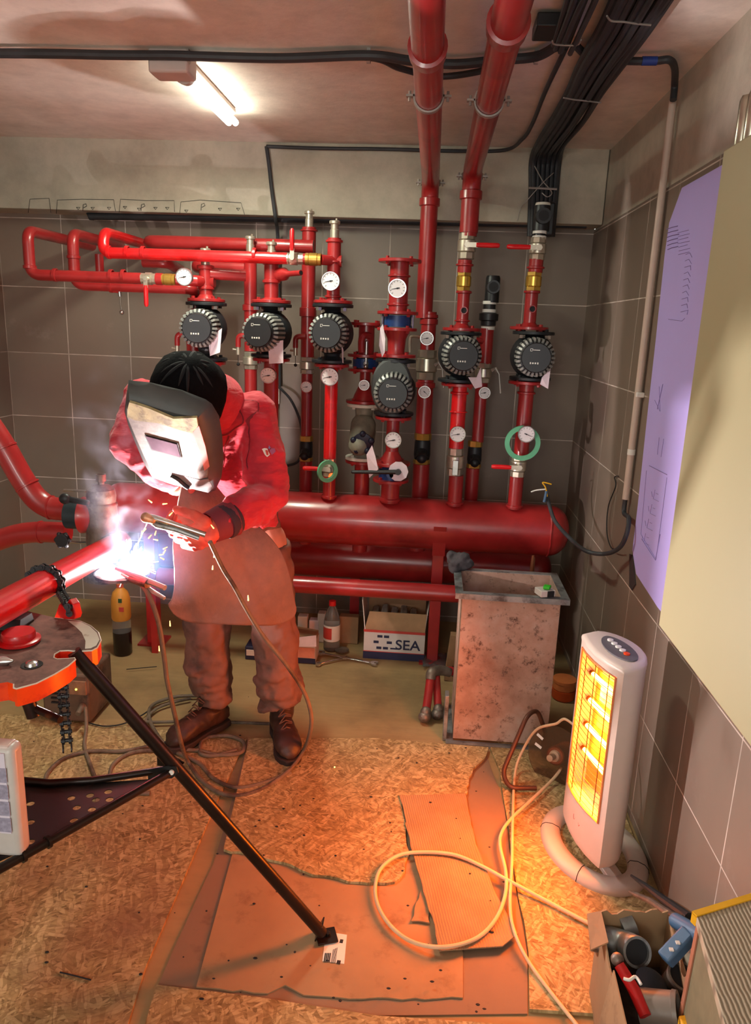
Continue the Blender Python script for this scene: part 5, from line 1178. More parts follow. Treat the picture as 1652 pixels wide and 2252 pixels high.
# white organiser case on the tray
t = thing('organiser_case', fl(20, 1880, tz), 'white plastic organiser case with printed compartment chart on the tray', 'case')
c0 = fl(48, 1888, tz + .004)
zc0 = tz + .002; yf = c0.y; xr = c0.x; hgt = at(52, 1650, yf).z - zc0
mb = MB(); mb.box((xr - .11, yf + .02, zc0 + hgt / 2), (.22, .04, hgt)); mb.build('case_body', mat('milky_plastic', (196, 190, 186), .35, var=.08), t, bevel=.012, bseg=3)
mb = MB(); mb.box((xr - .11, yf - .001, zc0 + hgt * .60), (.19, .003, hgt * .72)); ch = mb.build('chart_sheet', mat('chart_paper', (214, 206, 222), .5, var=.04), t)
mb = MB()
for i_ in range(5):
    for j_ in range(4):
        cxx = xr - .028 - i_ * .038; czz = zc0 + hgt * (.32 + j_ * .15)
        mb.box((cxx, yf - .0032, czz), (.030, .0012, hgt * .125))
mb.build('chart_cells', mat('grey_chart_print', (150, 146, 168), .6, var=.25, vs=120), ch, smooth=0)
mb = MB(); mb.box((xr - .11, yf - .0032, zc0 + hgt * .925), (.15, .0012, .002)); mb.box((xr - .03, yf - .0032, zc0 + hgt * .905), (.006, .0012, .004)); mb.build('chart_title', 'ink', ch, smooth=0)
mb = MB(); mb.box((xr - .11, yf + .02, zc0 + hgt * .985), (.2, .03, .01)); mb.build('case_lid', mat('pinkish_plastic', (206, 186, 180), .4), t, bevel=.004)

# welding machine under the vise
q = fl(160, 1600, 0); 
t = thing('welding_machine', q, 'small brown welding inverter with vents on the floor behind the chain', 'welding machine')
wz = at(150, 1485, q.y).z
xl_, xr_ = at(92, 1560, q.y).x, at(195, 1560, q.y).x
mb = MB(); mb.box(((xl_ + xr_) / 2, q.y + .12, (wz + .02) / 2), (xr_ - xl_, .22, wz - .02)); mb.build('machine_case', mat('dusty_brown_enamel', (104, 84, 70), .55, .2, var=.2, vs=14, dirt=(60, 48, 42), ds=9), t, bevel=.01, bseg=3)
mb = MB()
for k in range(6): mb.box((at(125, 1530, q.y).x, q.y + .006, wz * (.45 + k * .085)), ((xr_ - xl_) * .28, .008, .006))
mb.build('vent_slots', 'ink', t, smooth=0)
mb = MB(); mb.box((at(170, 1525, q.y).x, q.y + .008, wz * .76), ((xr_ - xl_) * .36, .012, .06)); mb.build('control_panel', mat('worn_tan_panel', (140, 104, 80), .6, var=.3, vs=30), t, bevel=.002)
mb = MB(); mb.ball((at(168, 1527, q.y).x, q.y, wz * .74), .004); mb.build('status_light', 'led', t)
mb = MB(); mb.cyl((at(180, 1556, q.y).x, q.y + .01, wz * .42), (at(180, 1560, q.y).x, q.y - .035, wz * .36), .014, .010); mb.build('plug', 'cableg', t)

# bottles
def bottle(px, pyb, pyt, pr, name, label, mats, prof, parts):
    b = fl(px, pyb, 0.0); ht = at(px, pyt, b.y).z; r = pr * b.y * 1.07 / 1640
    t = thing(name, b, label, 'bottle'); return t, b, ht, r
b, = [fl(271, 1437, 0)]; ht = at(268, 1283, b.y).z; r = 21 * b.y * 1.05 / 1640
t = thing('plastic_bottle', b, 'plastic bottle with orange top half and dark liquid at the bottom', 'bottle')
mb = MB(); mb.lathe(b, (0, 0, 1), [(0, r * .85), (.01, r), (ht * .33, r)], 24); mb.build('dark_liquid', mat('dark_cola', (34, 22, 24), .2), t)
mb = MB(); mb.lathe(b, (0, 0, 1), [(ht * .332, r), (ht * .50, r * .98)], 24, cap=False); mb.build('clear_band', 'clear', t)
mb = MB(); mb.lathe(b, (0, 0, 1), [(ht * .50, r * .95), (ht * .53, r * 1.04), (ht * .78, r * 1.02), (ht * .88, r * .8), (ht * .94, r * .35), (ht, r * .33)], 24); mb.build('orange_sleeve', mat('orange_juice_label', (206, 138, 52), .45, var=.06), t)
for (u, v_, w_, h_, mm, nm) in ((.35, .80, .012, .02, mat('leaf_print', (50, 80, 40), .5), 'leaf_print'), (.45, .68, .016, .022, 'redprint', 'fruit_print')):
    mb = MB(); mb.box((b.x + r * u, b.y - r * .97, ht * v_), (w_ * 1.4, .004, h_)); mb.build(nm, mm, t, smooth=0)
mb = MB(); mb.lathe(b + V((0, 0, ht * .95)), (0, 0, 1), [(0, r * .38), (.018, r * .38)], 18); mb.build('cap', mat('orange_cap', (200, 90, 60), .4), t)
b = fl(729, 1428, 0); ht = at(729, 1322, b.y).z; r = 18.5 * b.y * 1.05 / 1640
t = thing('plastic_bottle', b, 'clear water bottle with red cap and red and white label', 'bottle')
mb = MB(); mb.lathe(b, (0, 0, 1), [(0, r * .85), (.008, r), (ht * .6, r), (ht * .78, r * .75), (ht * .9, r * .38), (ht * .93, r * .36)], 24); mb.build('bottle_body', 'clear', t)
mb = MB(); mb.lathe(b, (0, 0, 1), [(ht * .22, r * 1.02), (ht * .54, r * 1.02)], 24, cap=False); lb_ = mb.build('label', 'white', t)
mb = MB(); rows = []
for k in range(8):
    an = math.radians(185 + k * 13); rows.append([V((b.x + r * 1.04 * math.cos(an), b.y + r * 1.04 * math.sin(an), ht * z_)) for z_ in (.27, .5)])
mb.grid(rows); mb.build('red_print', 'redprint', lb_)
mb = MB(); mb.lathe(b + V((0, 0, ht * .92)), (0, 0, 1), [(0, r * .44), (ht * .09, r * .42)], 18); mb.build('cap', 'redhandle', t)

# open carton lettered SEA
ca, cb_ = fl(822, 1452, 0), fl(930, 1448, 0); cy_ = (ca.y + cb_.y) / 2 - .01
xl_, xr_ = at(800, 1440, cy_).x, at(932, 1440, cy_).x; ztop = at(865, 1388, cy_).z; dpt = .24
t = thing('open_carton', ((xl_ + xr_) / 2, cy_ + dpt / 2, 0), 'open white and navy printed carton standing under the low red pipe', 'box')
th = .004; w_ = xr_ - xl_
mb = MB()
mb.box(((xl_ + xr_) / 2, cy_, ztop / 2), (w_, th, ztop)).box(((xl_ + xr_) / 2, cy_ + dpt, ztop / 2), (w_, th, ztop)).box((xl_, cy_ + dpt / 2, ztop / 2), (th, dpt, ztop)).box((xr_, cy_ + dpt / 2, ztop / 2), (th, dpt, ztop)).box(((xl_ + xr_) / 2, cy_ + dpt / 2, .003), (w_, dpt, .005)); mb.build('carton_walls', 'boxw', t, smooth=0)
mb = MB(); mb.box(((xl_ + xr_) / 2, cy_ - .003, ztop * .13), (w_ + .006, .002, ztop * .25)); mb.box((xl_ - .003, cy_ + dpt / 2, ztop * .13), (.002, dpt, ztop * .25)); bd = mb.build('navy_band', 'navy', t, smooth=0)
mb = MB(); mb.box(((xl_ + xr_) / 2, cy_ - .003, ztop * .265), (w_ + .006, .002, ztop * .02)); mb.box(((xl_ + xr_) / 2, cy_ - .003, ztop * .97), (w_ + .004, .002, ztop * .08)); mb.box((xl_ - .003, cy_ + dpt / 2, ztop * .97), (.002, dpt, ztop * .08)); mb.build('red_stripe', 'redprint', t, smooth=0)
mb = MB(); mb.prism([V((xl_, cy_, ztop)), V((xr_, cy_, ztop)), V((xr_ + .005, cy_ + .03, ztop + .085)), V((xl_ + .02, cy_ + .03, ztop + .085))], (0, th, 0)); mb.build('front_flap', 'cardin', t, smooth=0)
mb = MB(); mb.prism([V((xl_, cy_, ztop)), V((xl_, cy_ + dpt, ztop)), V((xl_ - .03, cy_ + dpt, ztop + .14)), V((xl_ - .02, cy_ + .04, ztop + .14))], (th, 0, 0)); mb.build('side_flap', 'boxw', t, smooth=0)
mb = MB(); mb.prism([V((xr_, cy_, ztop)), V((xr_, cy_ + dpt, ztop)), V((xr_ + .03, cy_ + dpt, ztop + .12)), V((xr_ + .012, cy_ + .05, ztop + .11))], (-th, 0, 0)); mb.build('side_flap', 'boxw', t, smooth=0)
mb = MB(); mb.prism([V((xl_, cy_ + dpt, ztop)), V((xr_, cy_ + dpt, ztop)), V((xr_, cy_ + dpt + .02, ztop + .10)), V((xl_, cy_ + dpt + .02, ztop + .10))], (0, -th, 0)); mb.build('rear_flap', 'cardin', t, smooth=0)
u = w_ / 1.0; zt_ = ztop * .62
mb = MB()
def brick(cx__, cz__, ww=.085): mb.box((xl_ + w_ * cx__, cy_ - .0035, ztop * cz__), (w_ * ww, .0015, ztop * .085))
for cx__, cz__ in ((.26, .80), (.37, .80), (.20, .60), (.42, .60), (.25, .40), (.36, .40)): brick(cx__, cz__)
mb.build('brick_logo', 'navy', t, smooth=0)
fc = bpy.data.curves.new('sea_lettering', 'FONT'); fc.body = 'SEA'; fc.size = ztop * .62; fc.extrude = .0008; fc.offset = .0012; fc.materials.append(M['navy'])
fo0 = bpy.data.objects.new('tmp', fc); fo = bpy.data.objects.new('sea_lettering', bpy.data.meshes.new_from_object(fo0)); bpy.data.objects.remove(fo0); C.objects.link(fo); fo.parent = t; fo.rotation_euler = (PI / 2, 0, 0); k_ = w_ * .42 / max(v_.co.x for v_ in fo.data.vertices); fo.scale = (k_, k_ * .95, 1)
fo.location = V((xl_ + w_ * .52, cy_ - .0035, ztop * .385)) - wloc(t)
mb = MB(); mb.box((xl_ + w_ * .50, cy_ - .0035, ztop * .40), (w_ * .12, .0015, ztop * .05)); mb.build('letter_bar', 'navy', t, smooth=0)
mb = MB()
for k in range(5): mb.box((xl_ + .05 + k * .045, cy_ + .12, ztop + .01 + (k % 2) * .012), (.036, .15, ztop * .6), Matrix.Rotation(.1 * (k - 2), 3, 'Y'))
tag(mb.build('plastic_wrap', mat('crumpled_clear_wrap', (120, 112, 104), .2, var=.3), bevel=.008), 'crumpled plastic wrapping stuffed in the open carton', 'plastic')
# smaller carton beside, and pale box row
q = fl(692, 1462, 0)
xl2, xr2 = at(640, 1450, q.y).x, at(693, 1450, q.y).x; z2 = at(670, 1392, q.y).z
t = thing('small_carton', ((xl2 + xr2) / 2, q.y + .06, 0), 'small open carton with papers beside the right leg', 'box')
mb = MB(); mb.box(((xl2 + xr2) / 2, q.y + .065, z2 * .35), (xr2 - xl2, .12, z2 * .68)); mb.build('carton_body', 'boxw', t, bevel=.002)
mb = MB(); mb.box(((xl2 + xr2) / 2 - .0, q.y + .003, z2 * .10), (xr2 - xl2 + .002, .003, z2 * .16)); mb.build('navy_band', 'navy', t, smooth=0)
mb = MB(); mb.box(((xl2 + xr2) / 2, q.y + .003, z2 * .36), (xr2 - xl2 - .006, .003, z2 * .32)); mb.build('orange_label', mat('salmon_label', (214, 140, 116), .6), t, smooth=0)
mb = MB(); mb.box(((xl2 + xr2) / 2, q.y + .065, z2 * .78), (xr2 - xl2 - .004, .11, z2 * .16), Matrix.Rotation(.12, 3, 'Y')); mb.build('top_flap', 'cardin', t, bevel=.004)
mb = MB(); mb.prism([V((xl2 + .01, q.y - .002, z2 * .82)), V((xr2 + .004, q.y - .002, z2 * .95)), V((xr2 + .006, q.y - .006, z2 * .60)), V((xl2 + .01, q.y - .006, z2 * .55))], (0, .002, 0)); tag(mb.build('folded_leaflet', 'paper', smooth=0), 'folded white leaflet draped over the small carton', 'paper')
q = fl(560, 1452, 0); mb = MB(); xx_ = at(551, 1440, q.y).x; mb.box((xx_, q.y + .05, .035), (.055, .10, .07)); tag(mb.build('small_box', 'navy', bevel=.004), 'little navy box between the trouser legs', 'box')
mb = MB(); mb.box((xx_, q.y - .002, .04), (.04, .003, .03)); tag(mb.build('box_label', 'boxw', smooth=0), 'pale label on the little navy box', 'label')
for k, (a, b, w__, h__, mm, lb) in enumerate(((665, 1395, .05, .14, 'boxw', 'pale carton standing left of the water bottle'), (690, 1392, .05, .12, 'paper', 'whitish packet standing behind the water bottle'), (706, 1400, .04, .16, 'boxw', 'tall white packet behind the water bottle'), (766, 1400, .10, .15, 'cardin', 'brown carton between water bottle and printed carton'))):
    q = at(a, b, 3.60); mb = MB(); mb.box((q.x, 3.62 + k * .004, h__ / 2 + .001), (w__, .05, h__)); tag(mb.build('carton', mm, bevel=.003), lb, 'box')
q = at(997, 1400, 3.45); mb = MB(); mb.box((q.x + .02, 3.28, .115), (.10, .05, .23), Matrix.Rotation(.08, 3, 'Y')); tag(mb.build('cardboard_piece', 'cardin', smooth=0), 'upright piece of brown cardboard left of the sooty duct', 'cardboard')
# clear plastic foil on the floor by the post
mb = MB(); rnd = random.Random(5); rows = []
for i_ in range(8): rows.append([fl(930 + i_ * 8, 1436 + j_ * 6, .004 + rnd.uniform(0, .02)) for j_ in range(6)])
mb.grid(rows); tag(mb.build('clear_foil', 'clear', smooth=60, mods=(('SOLIDIFY', dict(thickness=.0006)),)), 'scrap of crumpled clear foil at the foot of the header support', 'plastic')

# wrenches
def wrench(a, b, label, L_open=True, r=.006):
    p, q = fl(*a, .012), fl(*b, .012); d = (q - p).normalized(); s_ = V((-d.y, d.x, 0))
    t = thing('wrench', p, label, 'wrench'); L = (q - p).length
    mb = MB(); mb.box((p + q) / 2, (L - .03, r * 1.8, .006), Matrix((d, s_, V((0, 0, 1)))).transposed()); mb.build('shank', 'chrome', t, bevel=.002)
    mb = MB(); mb.lathe(p - V((0, 0, .004)), (0, 0, 1), [(0, r * 1.2), (0, r * 2.6), (.010, r * 2.6), (.010, r * 1.2), (0, r * 1.2)], 18, cap=False); mb.build('ring_end', 'chrome', t)
    mb = MB(); h = V((0, 0, .008)); c = q - V((0, 0, .004))
    pts = [c - d * .012 - s_ * r, c + d * .004 - s_ * r * 2.6, c + d * .024 - s_ * r * 2.2, c + d * .022 - s_ * r, c + d * .008 - s_ * r * .9, c + d * .008 + s_ * r * .9, c + d * .022 + s_ * r, c + d * .024 + s_ * r * 2.2, c + d * .004 + s_ * r * 2.6, c - d * .012 + s_ * r]
    mb.prism(pts, h); mb.build('open_end', 'chrome', t)
wrench((706, 1436), (820, 1458), 'long bright combination wrench in front of the printed carton', r=.008)
wrench((700, 1460), (757, 1447), 'shorter wrench beside the small carton', r=.0055)
t = thing('frying_lid', fl(755, 1438, 0), 'small dark round lid leaning beside the wrenches', 'lid')
q = fl(752, 1432, .006); mb = MB(); mb.lathe(q, (0, 0, 1), [(0, .025), (.004, .035), (.010, .036), (.011, .03)], 24); mb.build('lid_disc', 'steel', t)

# elbows piece left of duct
t = thing('elbow_assembly', fl(950, 1580, 0), 'red pipe piece with raw steel elbows leaning beside the duct', 'pipe')
a0, a1 = fl(936, 1574, .03), at(948, 1483, 2.98)
mb = MB(); mb.cyl(a0.lerp(a1, .12), a0.lerp(a1, .92), .0185); mb.build('pipe', 'red', t)
mb = MB(); mb.tube(bend([a0.lerp(a1, .88), a1 + V((0, 0, .012)), a1 + V((.045, .04, .004)), a1 + V((.085, .05, -.008))], .03, 5), .022, 16); mb.build('steel_elbow', 'steel', t)
b0 = fl(964, 1568, .03); mb = MB(); mb.cyl(b0, a1 + V((.022, .04, -.01)), .0175); mb.build('pipe', 'red', t)
mb = MB(); q = a1 + V((.06, .045, 0)); mb.cyl(q, q + V((.035, .012, -.006)), .020); mb.build('red_sleeve', 'red', t)
mb = MB(); q += V((.035, .012, -.006)); mb.tube(bend([q, q + V((.05, .02, -.01)), q + V((.10, .03, -.012))], .02), .024, 14); mb.build('steel_elbow', 'steel', t)
for q in (a0, b0):
    mb = MB(); mb.ball(q + V((-.004, -.012, .0)), (.028, .026, .024)); mb.cap2(q, q + V((0, .0, .018)), .023); mb.build('steel_elbow', 'steel', t)

# ------------------------------------------------------------------ galvanised duct
DX0, DX1, DY0, DY1 = .165, .535, 2.72, 2.98
dz = .645
t = thing('sheet_metal_duct', ((DX0 + DX1) / 2, (DY0 + DY1) / 2, 0), 'sooty sheet metal duct standing upright with open flanged top', 'duct')
R = Matrix.Rotation(0.0, 3, 'Z'); th = .003
mb = MB()
mb.box(((DX0 + DX1) / 2, DY0, dz / 2 + .01), (DX1 - DX0, th, dz - .02)).box(((DX0 + DX1) / 2, DY1, dz / 2 + .01), (DX1 - DX0, th, dz - .02)).box((DX0, (DY0 + DY1) / 2, dz / 2 + .01), (th, DY1 - DY0, dz - .02)).box((DX1, (DY0 + DY1) / 2, dz / 2 + .01), (th, DY1 - DY0, dz - .02)); mb.build('duct_walls', 'duct', t, smooth=0)
def rimf(z, w, nm, h=.006, lip=.0):
    mb = MB(); x0, x1, y0, y1 = DX0 - w, DX1 + w, DY0 - w, DY1 + w
    mb.box(((x0 + x1) / 2, y0 + w / 2, z), (x1 - x0, w, h)).box(((x0 + x1) / 2, y1 - w / 2, z), (x1 - x0, w, h)).box((x0 + w / 2, (y0 + y1) / 2, z), (w, y1 - y0 - 2 * w, h)).box((x1 - w / 2, (y0 + y1) / 2, z), (w, y1 - y0 - 2 * w, h))
    mb.box(((x0 + x1) / 2, y0, z - .008), (x1 - x0, .002, .022)); mb.build(nm, 'galv', t, smooth=0)
rimf(dz, .030, 'top_flange'); rimf(.008, .030, 'bottom_flange')
for xx_ in (DX0 - .034,):
    mb = MB(); mb.box((xx_, DY0 + .03, .10), (.016, .05, .20)); mb.build('corner_strip', 'galv', t, bevel=.002)
t = thing('dark_rag', (0, 0, 0), '', '')
bpy.data.objects.remove(t)
q = at(1014, 1228, 2.98); q.z = dz + .035
mb = MB(); rnd = random.Random(9)
for k in range(14): mb.ball(q + V((rnd.uniform(-.04, .04), rnd.uniform(-.03, .03), rnd.uniform(-.015, .04) - abs(k % 3 - 1) * .008)), (rnd.uniform(.018, .035), rnd.uniform(.018, .03), rnd.uniform(.012, .024)), Euler((rnd.uniform(0, 3), rnd.uniform(0, 3), 0)).to_matrix())
tag(mb.build('crumpled_rag', 'cloth', mods=REMESH(.005, 3) + (DISP(TEX2, .02),)), 'dark crumpled rag on the rear left corner of the duct', 'rag')
q = at(1200, 1300, DY0 - .01); q.z = dz + .004
t = thing('cigarette_pack', q, 'small white and dark pack on the front right corner of the duct', 'pack')
RR_ = Matrix.Rotation(.35, 3, 'Z')
mb = MB(); mb.box(q + V((0, .012, .015)), (.060, .055, .024), RR_); mb.build('pack_body', 'boxw', t, bevel=.002)
mb = MB(); mb.box(q + V((.018, -.012, .015)), (.026, .008, .0235), RR_); mb.build('dark_print', 'ink', t, smooth=0)
mb = MB(); mb.prism([q + RR_ @ V(p_) for p_ in ((-.012, .0, .030), (.008, -.014, .030), (.028, .008, .030), (.006, .024, .030))], (0, 0, .012)); tag(mb.build('lime_note', 'lime', bevel=.003), 'bright lime green lighter lying on the pack', 'lighter')
# corroded nipple behind the duct
mb = MB(); q = at(1172, 1238, 3.2); mb.tube([V((q.x, q.y, 0)), q + V((0, 0, -.02)), q + V((0, 0, .02)), q + V((-.002, 0, .035))], [.010, .010, .009, .005], 8); tag(mb.build('copper_nipple', mat('dull_copper', (140, 84, 56), .5, .5)), 'little copper nipple sticking up behind the duct', 'fitting')

# ------------------------------------------------------------------ halogen heater
HB = V((0.588, 2.075, 0))
hn = HN; hs = V((-hn.y, hn.x, 0)) * 1.0          # along the width
if hs.y > 0: hs = -hs
def hp(u, v_, z): return HB + hs * u + hn * v_ + V((0, 0, z))
t = thing('halogen_heater', HB, 'glowing upright halogen heater, pale dirty shell on an oval base ring', 'heater')
ZB, ZT = .075, .735
zo0, zo1 = .222, .690
def sect(z, open_, sc=1.0, inset=0.0):
    P = []
    for k in range(17):
        a = PI + PI * k / 16; P.append((.128 * math.cos(a) * sc, (.02 + .085 * math.sin(a)) * sc))
    fr = [.128, .118, .106, .100, .06, 0, -.06, -.100, -.106, -.118, -.128]
    for j, u in enumerate(fr):
        vf = .050 + .020 * (1 - (u / .128) ** 2)
        if open_ and 3 <= j <= 7: vf = -.005 - .012 * (1 - (u / .10) ** 2)
        P.append((u * sc, vf * sc))
    return [hp(u, v_ , z) for u, v_ in P]
mb = MB()
rings_ = [sect(ZB, False, .90), sect(ZB + .012, False, .97), sect(ZB + .03, False, 1.0), sect(zo0 - .002, False), sect(zo0, True), sect(zo1, True), sect(zo1 + .002, False), sect(ZT - .03, False)]
mb.rings(rings_); mb.build('heater_shell', 'heat', t, smooth=40)
mb = MB()
def tops(z, sc, tilt=.012):
    return [p + V((0, 0, -tilt * max(0, (p - HB).dot(hn)) / .06)) for p in sect(z, False, sc)]
mb.rings([tops(ZT - .030, 1.01, 0), tops(ZT - .012, 1.02), tops(ZT - .004, 1.0), tops(ZT, .95), tops(ZT + .002, .85)]); mb.build('top_cover', 'heat', t, smooth=50)
cc_ = hp(.012, .0, ZT + .0005)
mb = MB(); mb.rings([[hp(.014 + .085 * math.cos(a) , .005 + .036 * math.sin(a), ZT + z_ - .010 * max(0, (.005 + .036 * math.sin(a)) / .06)) for a in [k * 2 * PI / 32 for k in range(32)]] for z_ in (.000, .0045)]); cpn = mb.build('control_panel', 'heatd', t)
for k in range(5):
    mb = MB(); u = -.038 + k * .024; mb.lathe(hp(u, .006, ZT + .003), (0, 0, 1), [(0, .009), (.004, .009), (.005, .007)], 16, sx=1.0); o = mb.build('button', 'white' if k < 4 else 'orange', cpn)
# reflector + quartz tubes + grille
mb = MB(); rows = []
for k in range(13):
    u = -.098 + .196 * k / 12; vv = -.003 - .012 * (1 - (u / .10) ** 2); rows.append([hp(u, vv + .003, zo0 + .004), hp(u, vv + .003, zo1 - .004)])
mb.grid(rows); mb.build('reflector', 'reflector', t, mods=(('SOLIDIFY', dict(thickness=.0012)),))
zq = [.607, .520, .433, .348]
for z_ in zq:
    mb = MB(); mb.cyl(hp(-.085, .022, z_), hp(.085, .022, z_), .0078, n=12); mb.build('quartz_tube', 'quartz', t)
    for e_ in (-1, 1):
        mb = MB(); mb.cyl(hp(e_ * .085, .022, z_), hp(e_ * .097, .022, z_), .009, n=10); mb.build('tube_holder', 'wire', t)
mb = MB()
for k in range(24):
    z_ = zo0 + .012 + (zo1 - zo0 - .024) * k / 23; mb.tube([hp(u, .046 + .020 * (1 - (u / .128) ** 2), z_) for u in (-.102, -.05, 0, .05, .102)], .0009, 5)
for u in (-.07, 0, .07): mb.tube([hp(u, .045 + .020 * (1 - (u / .128) ** 2), z_) for z_ in (zo0, zo1)], .0014, 5)
mb.build('grille', 'wire', t)
mb = MB(); mb.tube([hp(u, .051 + .020 * (1 - (u / .128) ** 2), z_) for u, z_ in ((-.103, zo0), (-.05, zo0), (0, zo0), (.05, zo0), (.103, zo0), (.103, (zo0 + zo1) / 2), (.103, zo1), (.05, zo1), (0, zo1), (-.05, zo1), (-.103, zo1), (-.103, (zo0 + zo1) / 2))], .0035, 8, closed=True); mb.build('grille_frame', mat('heater_inner_frame', (206, 120, 70), .4), t)
mb = MB(); mb.tube(catmull([hp(u, .0685, z_) for u, z_ in ((-.022, .165), (-.020, .150), (-.014, .152), (-.010, .160), (-.006, .150), (0, .153), (.003, .160), (.007, .150), (.012, .158), (.015, .148), (.02, .156))], 4), .0009, 5); mb.build('red_script_mark', 'redprint', t)
# base ring (oval) and post
bc = V((.600, 2.125, 0))
def ringpt(a, ru, rv, z): return bc + hs * (ru * math.cos(a)) + hn * (rv * math.sin(a)) + V((0, 0, z))
mb = MB(); N_ = 56; prof_ = [(.205, .150, .000), (.212, .156, .010), (.208, .152, .024), (.196, .142, .034), (.172, .120, .038), (.150, .098, .032), (.144, .092, .020), (.142, .090, .004)]
rr_ = [[ringpt(2 * PI * k / N_, ru, rv, z_) for (ru, rv, z_) in prof_] for k in range(N_)]
mb.rings(rr_, closed=True); mb.build('base_ring', 'heat', t, smooth=60)
mb = MB(); mb.cyl(bc + V((0, 0, .006)) - hn * 0 + hs * .0, HB + V((0, 0, ZB + .02)), .028, .024); mb.box(bc + V((0, 0, .02)), (.30, .05, .016), Matrix((hs, hn.cross(hs).cross(hs) if False else hn, V((0, 0, 1)))).transposed()); mb.build('post', 'heat', t, bevel=.003)
mb = MB(); 
for a in (2.2, 5.4, .9): mb.tube([ringpt(a, ru, rv, z_ + .0006) for (ru, rv, z_) in prof_[1:7]], .0012, 5)
mb.build('seam', 'ink', t)

# heater cord: big loop on the floor
fz = .028
cable('heater_cord', [V((.66, 2.2, .12)), V((.62, 2.28, .26)), fl(1250, 1585, .30), fl(1222, 1592, .27), fl(1180, 1605, .2), fl(1150, 1650, .09), fl(1133, 1700, fz), fl(1128, 1800, fz), fl(1126, 1900, fz), fl(1122, 1990, fz), fl(1132, 2050, fz), fl(1160, 2110, .02), fl(1210, 2180, .016), fl(1275, 2262, .016)], .0048, 'cableo', 'pale cord dropping beside the reel and running straight to the lower edge', k=10)
cable('heater_cord', [fl(1236, 1688, .06), fl(1215, 1715, .03), fl(1170, 1758, fz), fl(1125, 1800, fz), fl(1104, 1830, fz), fl(1100, 1860, fz), fl(1112, 1915, fz), fl(1112, 1965, fz), fl(1090, 2022, .032), fl(1045, 2065, .032), fl(970, 2083, .032), fl(900, 2068, .022), fl(850, 2025, .022), fl(826, 1970, .022), fl(835, 1915, .03), fl(875, 1882, .03), fl(930, 1874, .033), fl(1000, 1880, .033), fl(1060, 1905, .03), fl(1110, 1932, .03), fl(1200, 1980, .02), fl(1260, 2012, .02), fl(1310, 2038, .02), fl(1330, 2048, .02)], .0055, 'cableo', 'pale heater cord lying in one big loop over the cardboard', k=12)

# cable reel behind the heater
rc = at(1222, 1662, 2.52)
rn = V((-.55, -.80, .25)).normalized()
t = thing('cable_reel', V((rc.x, rc.y, .02)), 'clear plastic cable reel with bent brown tube frame behind the heater', 'reel')
for k, o_ in enumerate((.0, -.11)):
    mb = MB(); mb.lathe(rc + rn * o_, rn, [(0, .03), (0, .108), (.004, .108), (.004, .03)], 40, cap=False); mb.build('reel_disc', 'reel', t)
mb = MB(); mb.cyl(rc - rn * .11, rc + rn * .002, .035, n=24); mb.build('drum', mat('orange_reel_core', (150, 76, 40), .6), t)
mb = MB(); mb.lathe(rc + rn * .004, rn, [(0, .022), (.012, .020), (.016, .012), (.05, .012), (.052, .006)], 20); mb.build('crank_knob', mat('tan_knob', (190, 150, 120), .5), t)
a_, b_, d_ = basis(rn)
for (uu, vv, rt) in ((-.055, .02, .3), (-.045, .055, .4)):
    mb = MB(); c = rc + rn * .0046; e1 = a_ * math.cos(rt) + b_ * math.sin(rt); e2 = rn.cross(e1); c = at(1188 if vv > .03 else 1184, 1620 if vv > .03 else 1640, rc.y - .02)
    mb.prism([c - e1 * .014 - e2 * .005, c + e1 * .014 - e2 * .005, c + e1 * .014 + e2 * .005, c - e1 * .014 + e2 * .005], rn * .0006); mb.build('sticker', 'white', t, smooth=0)
mb = MB(); mb.tube(bend([at(1200, 1610, 2.60), at(1182, 1560, 2.60), at(1160, 1572, 2.55), at(1105, 1700, 2.44), fl(1120, 1733, .03), fl(1180, 1733, .03)], .05, 6), .0085, 12); mb.build('tube_frame', mat('brown_tube', (96, 58, 40), .45, .3), t)
q = fl(1238, 1535, 0); t = thing('orange_tub', q, 'small orange tub on the floor between duct and heater', 'tub')
mb = MB(); mb.lathe(V((q.x, q.y, 0)), (0, 0, 1), [(0.001, .045), (.008, .052), (.05, .056), (.05, .050), (.012, .046)], 24, cap=True); mb.build('tub_wall', mat('orange_plastic', (190, 70, 20), .5), t)
mb = MB(); mb.lathe(V((q.x, q.y, .052)), (0, 0, 1), [(0, .050), (.03, .050), (.032, .053), (.045, .053), (.047, .045)], 24); mb.build('tub_lid', mat('pale_orange_plastic', (200, 110, 60), .4), t)

# ------------------------------------------------------------------ carton of fittings, bottom right
bx = P2([]) if False else None
B0 = [fl(1322, 2006, .25), fl(1470, 2004, .25), fl(1560, 2290, .25), fl(1388, 2290, .25)]
t = thing('fittings_carton', V((.56, 1.4, 0)), 'torn brown cardboard carton full of pipe fittings in the lower right corner', 'box')
def cwall(p, q, zt0, zt1, torn=True, seed=1, th=.004, parent=None, nm='side'):
    rnd = random.Random(seed); n_ = 12; pts = [V((p.x, p.y, .002)), V((q.x, q.y, .002))]
    for k in range(n_ + 1):
        u = 1 - k / n_; z_ = zt0 + (zt1 - zt0) * u + (rnd.uniform(-.008, .008) if torn and 0 < k < n_ else 0); pts.append(V((p.x + (q.x - p.x) * u, p.y + (q.y - p.y) * u, z_)))
    nn = V((-(q - p).y, (q - p).x, 0)).normalized() * th; mb = MB(); mb.prism(pts, nn); return mb.build(nm, 'card', parent, smooth=0)
cwall(B0[0], B0[1], .25, .25, True, 1, parent=t, nm='carton_wall'); cwall(B0[1], B0[2], .24, .22, True, 2, parent=t, nm='carton_wall'); cwall(B0[2], B0[3], .22, .2, True, 3, parent=t, nm='carton_wall'); cwall(B0[3], B0[0], .21, .25, True, 4, parent=t, nm='carton_wall')
